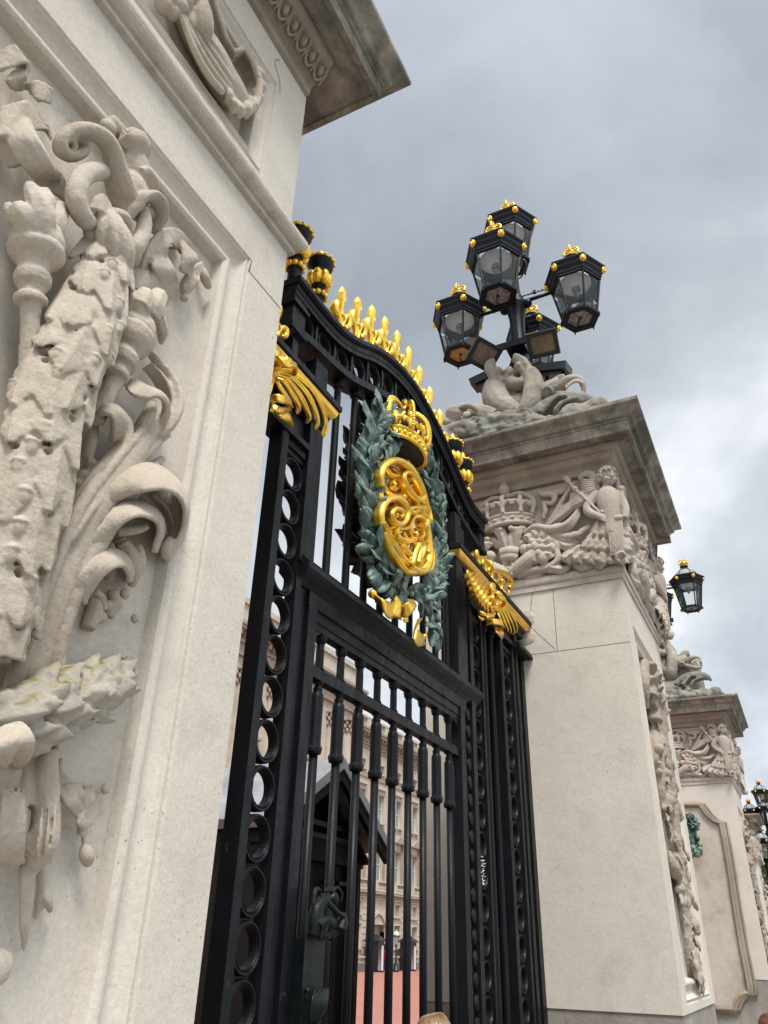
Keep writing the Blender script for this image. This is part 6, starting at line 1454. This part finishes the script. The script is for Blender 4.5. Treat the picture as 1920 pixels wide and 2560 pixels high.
# central sheaf of leaves and the scrolled cornucopia
mb = MB()
X_(mb, [(410,1130,34,.10),(470,1122,36,.13),(525,1128,34,.10)], 10); X_(mb, [(415,1165,28,.10),(470,1158,32,.13),(520,1163,28,.10)], 10)
X_(mb, [(440,1240,30,.06),(445,1170,28,.08)], 9); X_(mb, [(500,1235,30,.06),(495,1170,28,.08)], 9)
for pts, w_ in (([(450,1120,.10),(425,1050,.14),(400,985,.17),(360,965,.13),(345,1000,.08)],36), ([(490,1120,.10),(500,1050,.14),(510,985,.17),(550,960,.13),(570,990,.08)],36), ([(440,1120,.08),(395,1070,.10),(340,1045,.08),(300,1060,.04)],34), ([(505,1120,.08),(540,1070,.10),(590,1040,.08),(630,1050,.04)],34), ([(470,1115,.12),(468,1040,.15),(475,990,.14)],30)): XL_(mb, pts, w_, camber=.6, th=.02, curl=0)
for x, y in ((405,975),(475,965),(505,972)): XB(mb, x, y, 20, .17)
pieces.append(('carved_sheaf', mb, .0105))
def mirror_y(m): 
    q = MB().join(m); return q.mirror(1, yc)
mb = MB()
X_(mb, [(430,1290,18,.05),(480,1265,38,.09),(540,1220,48,.11),(600,1170,50,.12),(640,1130,40,.10)], 12)
for k in range(7): t = k/6; X_(mb, [(470+150*t-14,1245-110*t-26,6,.14),(470+150*t+12,1262-110*t+18,8,.15)], 6)
for a0 in np.linspace(-2.4, 2.3, 9):
    x, y = 645+88*math.cos(a0), 1085-88*math.sin(a0); XL_(mb, [(630+30*math.cos(a0),1100-30*math.sin(a0),.10), (x, y, .16), (645+118*math.cos(a0+.35), 1090-118*math.sin(a0+.35), .08)], 34, camber=.7, th=.02, lobes=2, ld=.25)
XB(mb, 640, 1095, 42, .13); 
for k in range(6): a = k*1.05; XB(mb, 640+44*math.cos(a), 1095-44*math.sin(a), 26, .15)
XB(mb, 690, 1165, 38, .12, 1, 1, 1.3); XB(mb, 570, 1110, 40, .12)
for pts in ([(520,1290,26,.04),(620,1255,30,.06),(720,1235,30,.06),(790,1180,26,.07),(770,1090,22,.08),(720,1020,20,.08),(640,985,18,.08),(560,1005,16,.07),(520,1060,12,.06)], [(560,1000,16,.10),(640,960,24,.12),(740,975,30,.13),(840,950,28,.12),(905,880,20,.10),(925,830,10,.08)], [(680,965,18,.08),(760,1010,22,.08),(840,1050,24,.07),(920,1040,18,.05)]): X_(mb, pts, 9, flat=(1, 0, 0), fl=1.3)
for pts, w_ in (([(700,985,.08),(750,960,.14),(830,950,.15),(900,900,.13),(940,840,.07)],34), ([(720,1000,.08),(770,1060,.12),(780,1130,.10)],34), ([(760,1020,.07),(830,1080,.11),(900,1070,.07),(940,1030,.04)],28), ([(640,1240,.06),(720,1225,.10),(820,1240,.10),(880,1200,.06)],32), ([(690,1250,.04),(640,1290,.06),(560,1300,.04)],26)): XL_(mb, pts, w_, camber=.6, th=.02, lobes=4, ld=.35)
X_(mb, [(660,720,14,.04),(690,740,20,.06),(735,735,22,.07),(770,760,20,.07),(745,800,16,.06),(705,790,12,.05)], 8); X_(mb, [(740,720,14,.05),(800,725,22,.06),(850,705,16,.04)], 8); X_(mb, [(690,790,14,.04),(705,850,18,.05),(690,890,14,.05),(705,895,8,.06)], 8)
r_ = np.random.RandomState(2)
for k in range(26):
    t = k/25; XB(mb, 790+210*t, 1018-60*t+26*math.sin(PI*t)+r_.uniform(-9, 9), 15+6*math.sin(PI*t), .11)
scroll_mb = mb; pieces.append(('carved_scroll', mb, .0098))
# wing
mb = MB()
X_(mb, [(715,950,12,.05),(770,860,14,.06),(840,745,16,.07),(900,660,18,.08)], 8)
for k in range(8):                              # long primaries
    t = k/7; XL_(mb, [(965-20*t, 770-14*t, .10), (865-50*t+70*t, 845-62*t, .105), (726+62*t, 948-78*t-30*t*t, .055)], 17, camber=1.5, th=.014, shape=lambda u: .75+.35*u if u < .85 else 1.05*max(.3, 1-(u-.85)/.15*.7))
for k in range(7):                              # secondaries
    t = k/6; XL_(mb, [(1015-10*t, 745-22*t, .14), (945-10*t, 790-60*t, .15), (862+8*t, 826-94*t, .105)], 18, camber=1.5, th=.014, shape=lambda u: .8+.3*u if u < .8 else 1.04*max(.3, 1-(u-.8)/.2*.7))
for k in range(6):                              # coverts
    t = k/5; XL_(mb, [(1040-8*t, 705-60*t, .17), (1000-20*t, 715-70*t, .175), (945-4*t, 740-104*t, .135)], 17, camber=1.5, th=.014, shape=lambda u: .85+.25*u if u < .75 else 1.03*max(.3, 1-(u-.75)/.25*.7))
X_(mb, [(1045,720,34,.10),(1040,660,34,.11),(1015,610,30,.11),(965,605,24,.10),(930,640,18,.08)], 10, flat=(1,0,0), fl=.6)
wing_mb = mb; pieces.append(('carved_wing', mb, .0092))
# cherub growing out of acanthus leaves at the corner
mb = MB()
X_(mb, [(1150,1010,62,.13),(1146,930,66,.13),(1140,860,70,.14),(1130,790,80,.14),(1120,730,70,.14),(1118,690,34,.14),(1118,665,28,.14)], 16, flat=(1, 0, 0), fl=.85)
XB(mb, 1040, 745, 40, .12); XB(mb, 1195, 745, 36, .13)
X_(mb, [(1050,740,38,.12),(1010,790,38,.13),(990,840,36,.14),(1020,870,30,.17),(1065,885,24,.20),(1095,905,22,.21)], 10)
X_(mb, [(1195,745,34,.13),(1225,800,32,.14),(1240,850,30,.15),(1235,900,24,.17)], 10)
for k in range(4): X_(mb, [(1072,872+9*k,10,.21),(1092,884+9*k,9,.235),(1100,902+7*k,7,.225)], 6, 3)
X_(mb, [(1060,860,10,.21),(1080,852,9,.22),(1092,860,7,.225)], 6, 3)
che = MB().join(mb); pieces.append(('cherub', mb, .0085))
mb = MB(); HC = np.array(XP(1122, 628, .15)); HRd = .108
fd = unit((-.80, -.58, -.12)); fu = unit(np.array([0,0,1.])-fd*fd[2]); fr_ = np.cross(fd, fu)
def hp(f, r, u): return HC+(fd*f+fr_*r+fu*u)*HRd
def he(f, r, u, a, b, c):
    Mx = np.array([fd, fr_, fu]).T; return mb.ell(hp(f, r, u), (a*HRd, b*HRd, c*HRd), rot=Mx, n=14, m=10)
he(0, 0, .08, .98, .86, 1.0); he(.28, 0, -.42, .62, .60, .58); he(.55, 0, -.78, .26, .26, .2)
for q in (-1, 1): he(.52, q*.40, -.38, .36, .30, .30); he(.86, q*.33, .02, .10, .17, .09); he(.80, q*.34, .22, .16, .26, .07); he(.05, q*.88, -.1, .16, .08, .24)
mb.tube([hp(.88, 0, .14), hp(1.02, 0, -.08), hp(1.10, 0, -.24), hp(.9, 0, -.30)], [.10*HRd, .12*HRd, .17*HRd, .12*HRd], 9); he(.92, 0, -.50, .12, .24, .06); he(.90, 0, -.60, .12, .19, .07)
pieces.append(('cherub_head', mb, .0055))
mb = MB(); r_ = np.random.RandomState(8)
for k in range(150):
    d = unit(r_.randn(3)); f, r, u = d
    if (f > .35 and u < .42) or u < -.45: continue
    p = hp(f*1.0, r*.9, u*1.02+.08); nn = unit(fd*f+fr_*r+fu*u); t1 = unit(np.cross(nn, r_.randn(3))); t2 = np.cross(nn, t1); e = HRd*.19
    mb.ell(p, e*1.1, n=7, m=5); mb.tube([p+nn*e*.6+t1*e, p+nn*e*1.1+t2*e, p+nn*e*.9-t1*e, p+nn*e*.7-t2*e*.6], [e*.42, e*.5, e*.45, e*.3], 6)
hair_mb = mb; pieces.append(('cherub_hair', mb, .0062))
mb = MB()
X_(mb, [(850,640,8,.16),(900,698,11,.165),(960,755,11,.17),(1050,840,10,.20),(1090,885,9,.22)], 8)
XB(mb, 846, 634, 22, .155); X_(mb, [(856,646,24,.155),(868,660,14,.157)], 9); XB(mb, 905, 702, 20, .165); 
for k in range(4): XB(mb, 836+8*k, 622+14*(k % 2), 10, .165)
pieces.append(('sceptre', mb, .0072))
mb = MB()
XL_(mb, [(1240,870,.17),(1225,780,.18),(1212,705,.16)], 14, th=.03, camber=0, shape=lambda t: .9); XB(mb, 1213, 700, 20, .16)
rows_ = [(900, 5, 70, 125), (985, 6, 130, 140), (1075, 6, 180, 135)]
for i, (y0, n_, spread, ln) in enumerate(rows_):
    for k in range(n_):
        t = (k+.25*(i % 2))/(n_-.75); x0 = 1065+165*t-spread*(1-t)*.8*(i/2.2); d = .10+.055*math.sin(PI*min(1, t+.25)); sx = -(1-t)*95*(.35+i*.42)
        XL_(mb, [(x0, y0, d), (x0+sx*.45, y0+ln*.45, d+.03), (x0+sx*.9, y0+ln*.85-20*(1-t)*i*.5, d+.045), (x0+sx, y0+ln-20*(1-t)*i*.6, d+.02)], 46, camber=.8, th=.016, lobes=4, ld=.5, nt=22, nu=9)
X_(mb, [(1080,890,22,.16),(1150,900,26,.18),(1225,895,22,.18)], 9)
for x in (1128, 1146, 1162, 1180, 1198, 1214): X_(mb, [(x,905,7,.19),(x+4,980,9,.20),(x+10,1070,9,.195),(x+16,1150,6,.17)], 7)
for q in ([(1240,1150,14,.16),(1215,1135,16,.19),(1188,1150,16,.2),(1185,1180,13,.19),(1205,1190,9,.19)],): X_(mb, q, 8, flat=(1,0,0), fl=2.0)
for pts, w_ in (([(880,1190,.07),(940,1215,.12),(1000,1200,.10),(1040,1160,.06)],34), ([(1020,1215,.08),(1070,1200,.13),(1120,1190,.10)],34), ([(790,1180,.06),(860,1130,.10),(950,1110,.08)],32)): XL_(mb, pts, w_, camber=.6, th=.02, lobes=4, ld=.3)
pieces.append(('leaf_skirt', mb, .0095))
SCALE_OUT = {}
done = []
for name, mb, vox in pieces:
    me = fuse(mb, vox*.82, 0 if name in ('carved_wing', 'leaf_skirt') else 1, noise=.003, nscale=.03); o = link(name, me, FZ, right); done.append((name, me))
# the far half of the side frieze repeats the near half, and the front repeats the side
Mside = Matrix.Translation((0, 2*yc, 0)) @ Matrix.Diagonal((1, -1, 1, 1))
cc = XR-YR                                     # reflection across the corner's diagonal: x <-> y
Mdiag = Matrix(((0, 1, 0, cc), (1, 0, 0, -cc), (0, 0, 1, 0), (0, 0, 0, 1)))
def inst(name, me, M): 
    o = link(name, me, FZ, right); o.matrix_basis = M; return o
for name, me in done:
    if name in ('carved_scroll', 'carved_wing'): inst(name, me, Mside)
    if name in ('carved_scroll', 'carved_wing', 'carved_crown', 'carved_sheaf'): inst(name, me, Mdiag)
    if name in ('carved_scroll', 'carved_wing', 'cherub', 'cherub_head', 'cherub_hair', 'leaf_skirt', 'sceptre'): inst(name, me, Mdiag @ Mside)
# ================================================================ hanging trophy carved on the front face of the right pier
YB = YR+.075; mb = MB(); r_ = np.random.RandomState(21); ctr = XR+W_/2
def tf(pts, R, n=9, **k): mb.tube([(ctr+x, YB-d, z) for x, z, d in pts], R, n, **k)
K_ = .34
def tf(pts, R, n=9, **k): mb.tube([(ctr+x, YB-d*K_, z) for x, z, d in pts], [q*.72 for q in R], n, **k)
for s in (-1, 1):
    tf([(s*.1, 5.0, .08), (s*.35, 4.85, .14), (s*.5, 4.6, .14), (s*.42, 4.35, .10)], [.06, .10, .09, .03]); tf([(s*.05, 4.95, .12), (s*.2, 4.7, .2), (s*.3, 4.4, .18)], [.06, .11, .12])
    tf([(s*.3, 4.75, .16), (s*.34, 4.62, .2), (s*.36, 4.5, .18)], [.09, .12, .15]); tf([(s*.15, 4.55, .2), (s*.2, 4.4, .24), (s*.24, 4.25, .2)], [.07, .1, .13])
    tf([(s*.15, 4.2, .1), (s*.3, 3.9, .14), (s*.4, 3.5, .1), (s*.3, 3.2, .06)], [.1, .12, .09, .03])
    tf([(s*.1, 2.9, .16), (s*.25, 2.7, .2), (s*.4, 2.75, .2), (s*.42, 2.9, .12)], [.06, .08, .08, .03]); tf([(s*.06, 2.75, .14), (s*.2, 2.58, .22), (s*.34, 2.55, .18)], [.06, .08, .04])
tf([(0, 5.0, .1), (0, 4.4, .14), (0, 3.6, .12), (0, 2.8, .12), (0, 2.2, .08), (0, 1.72, .05)], [.08, .15, .16, .12, .10, .05], 12)
for k in range(90): x = r_.normal(0, .2); z = r_.uniform(3.25, 3.95); mb.ell((ctr+x, YB-.05-.06*r_.rand(), z), .025+.035*r_.rand(), n=8, m=6)
for z in (4.9, 4.72, 4.55): 
    for x in (-.3, 0, .32): mb.lathe([(.05, 0), (.09, .1), (.10, .13), (.07, .135)], (ctr+x+r_.normal(0,.05), YB-.04, z), ax=(x, -.7, -.7), n=12)
for k in range(190):
    z = r_.uniform(1.72, 5.0); w_ = .40*(.35+.65*math.sin(PI*(z-1.6)/3.5)); x = r_.uniform(-w_, w_); a = r_.uniform(-.9, .9); d0 = .04+.07*r_.rand(); L_ = .14*(.6+.7*r_.rand())
    p = np.array([ctr+x, YB-d0, z]); d = np.array([math.sin(a)+x*.8, -.25*r_.rand(), -math.cos(a)]); mb.leaf([p, p+d*L_*.5+(0,-.02,0), p+d*L_], .04, (.3*r_.randn(), -1, .3*r_.randn()), th=.016, camber=.5, lobes=3, ld=.3, nt=10, nu=5)
link('hanging_trophy', fuse(mb, .0105, 0, noise=.016, nscale=.05), S_['trophy'], right)
# ================================================================ second and third right piers
DX2 = 12.92
def place_copy(root, off, label):
    c = copy_tree(root); c.location = root.location+Vector(off); c['label'] = label; WM[c.name] = Matrix.Translation(c.location); return c
right2 = place_copy(right, (DX2, 0, 0), 'pale stone pier with stained arched side panel and cherub frieze, second right of the gate')
for ch in list(right2.children):
    if ch.name.startswith(('mortar_patch', 'mortar_joint')): bpy.data.objects.remove(ch)
right3 = place_copy(right2, (20.2, .74, 0), 'grey topped stone pier, farthest and smallest at the right edge')
dol2 = place_copy(dol, (DX2, 0, 0), 'weathered stone dolphin carving on the second right pier, smaller in the distance')
lamp2 = place_copy(lampA, (DX2, 0, 0), 'lantern cluster half hidden behind the nearer right pier, one crowned lantern showing')
# moulded arched panel on the side of the second pier
X2 = XR+DX2; g9 = crop(1500, 1840, 3.07)
path = [(560,528),(650,530),(775,527),(800,560),(830,605),(880,650),(912,664),(938,668),(965,800),(1000,1000),(1045,1300),(1095,1600),(1150,1880),(1172,1985),(1130,1975),(1085,2005),(1052,2050),(1042,2098),(960,2096),(850,2092)]
mb = MB(); P = []
for x, y in path: a, b, s = g9(x, y); P.append(onX(a, b, X2))
def mould(off, r, n=8): mb.tube([p+np.array([-off, 0, 0]) for p in P], [r]*len(P), n, lin=True)
mould(.0, .075); 
mb2 = MB(); mb2.tube([p+np.array([-.05, .05, -.0]) for p in P], [.035]*len(P), 8, lin=True); mb2.tube([p+np.array([-.03, -.09, .0]) for p in P], [.03]*len(P), 6, lin=True)
mb.build('panel_moulding', S_['brown'], right2); mb2.build('panel_bead', S_['brown'], right2)
V = [(p[0]-.006, p[1], p[2]) for p in P]; ymax = YR+W_-.01
poly = V+[(X2-.006, ymax, V[-1][2]), (X2-.006, ymax, V[0][2])]
mb = MB(); n_ = len(poly); mb.add(poly+[(X2+.05, q[1], q[2]) for q in poly], [tuple(range(n_)), tuple(reversed(range(n_, 2*n_)))]+[(k, n_+k, n_+(k+1) % n_, (k+1) % n_) for k in range(n_)]); mb.build('sunk_panel', S_['panel2'], right2)
# tall railing that closes the bay behind, and its verdigris boss
rg = thing('iron_railing', 'black iron railing between the two right hand piers with a green bronze boss', 'railing', (15.7, GY, 0))
for k in range(30):
    x = 10.75+.345*k; mb = MB(); mb.lathe([(.028, 0), (.028, 4.3), (.06, 4.36), (.03, 4.45), (.004, 4.75)], (x, GY, 0), n=8); mb.build('railing_bar', IR, rg)
mb = MB(); mb.box(10.5, 21.0, 2.36, 2.44, 3.95, 4.03); mb.box(10.5, 21.0, 2.36, 2.44, .3, .4); mb.build('railing_rail', IR, rg)
pb = np.array(onY(1722, 2060, 1.72)); mb = MB(); r_ = np.random.RandomState(6)
for k in range(70):
    d = unit(r_.randn(3)); mb.leaf([pb, pb+d*.11+(0,0,.02), pb+d*.20], .05, np.cross(d, r_.randn(3)), th=.012, camber=.5, nt=7, nu=5)
for k in range(24): d = unit(r_.randn(3)); q = pb+np.array([0,0,-.35])+d*.13*np.array([1,1,1.8]); mb.ell(q, .05, n=7, m=5)
mb.tube([pb, (pb[0], 2.4, pb[2]-.1)], [.04, .04], 8); mb.tube([pb+(0,0,.0), pb+(0,0,-.5)], [.06, .05], 8)
mb.build('bronze_boss', M_['verd'], rg)
# tall street lamp beyond the piers
def street_lamp(tops, X, label):
    """cast iron standard on the pavement; tops = photo points of the lantern crowns at distance X"""
    Q = [onX(x, y, X)-np.array([0, 0, 1.66]) for x, y in tops]; sx, sy, sz = Q[0]; zl = min(q[2] for q in Q)
    st = thing('street_lamp', label, 'street lamp', (sx, sy, 0)); k = zl/4.5
    mb = MB(); mb.lathe([(.42, 0), (.42, .5*k), (.32, .6*k), (.34, 1.3*k), (.24, 1.5*k), (.26, 2.2*k), (.34, 2.3*k), (.18, 2.45*k), (.16, 2.9*k), (.2, 3.0*k), (.12, 3.1*k), (.11, 4.2*k), (.16, 4.3*k), (.09, 4.4*k), (.11, sz)], (sx, sy, 0), n=16, lobes=10, lobe=.06); mb.build('post', M_['bronze'], st)
    for i, q in enumerate(Q):
        if i:
            mb = MB(); mb.tube([(sx, sy, zl-.5), ((sx+q[0])/2, (sy+q[1])/2, zl-.35), (q[0], q[1], q[2])], [.07, .06, .06], 8); mb.build('arm', M_['bronze'], st)
        put_lantern(st, q[0], q[1], q[2], M_['tarn'])
street_lamp([(1893, 1945), (1868, 1992), (1903, 1986)], 52.0, 'dark street standard of three domed lanterns rising above the farthest pier')
street_lamp([(1897, 2062)], 47.0, 'single dark green street lamp below the three lantern standard at the right edge')
mb = MB(); gb = crop(480, 1800, 2.023)
for pts in ([(1464,690),(1470,694)], [(1462,712),(1480,708),(1466,730),(1484,726)], [(1464,738),(1482,742),(1468,756)], [(1478,760),(1462,772),(1480,776),(1466,790),(1484,792)], [(1470,800),(1466,815),(1480,812)], [(1472,820),(1468,836),(1476,826),(1478,838)]):
    mb.tube([py_(gb, x, y, 2.333) for x, y in pts], [.0045]*len(pts), 5, lin=True)
P_('scratch_mark', mb, M_['white'])
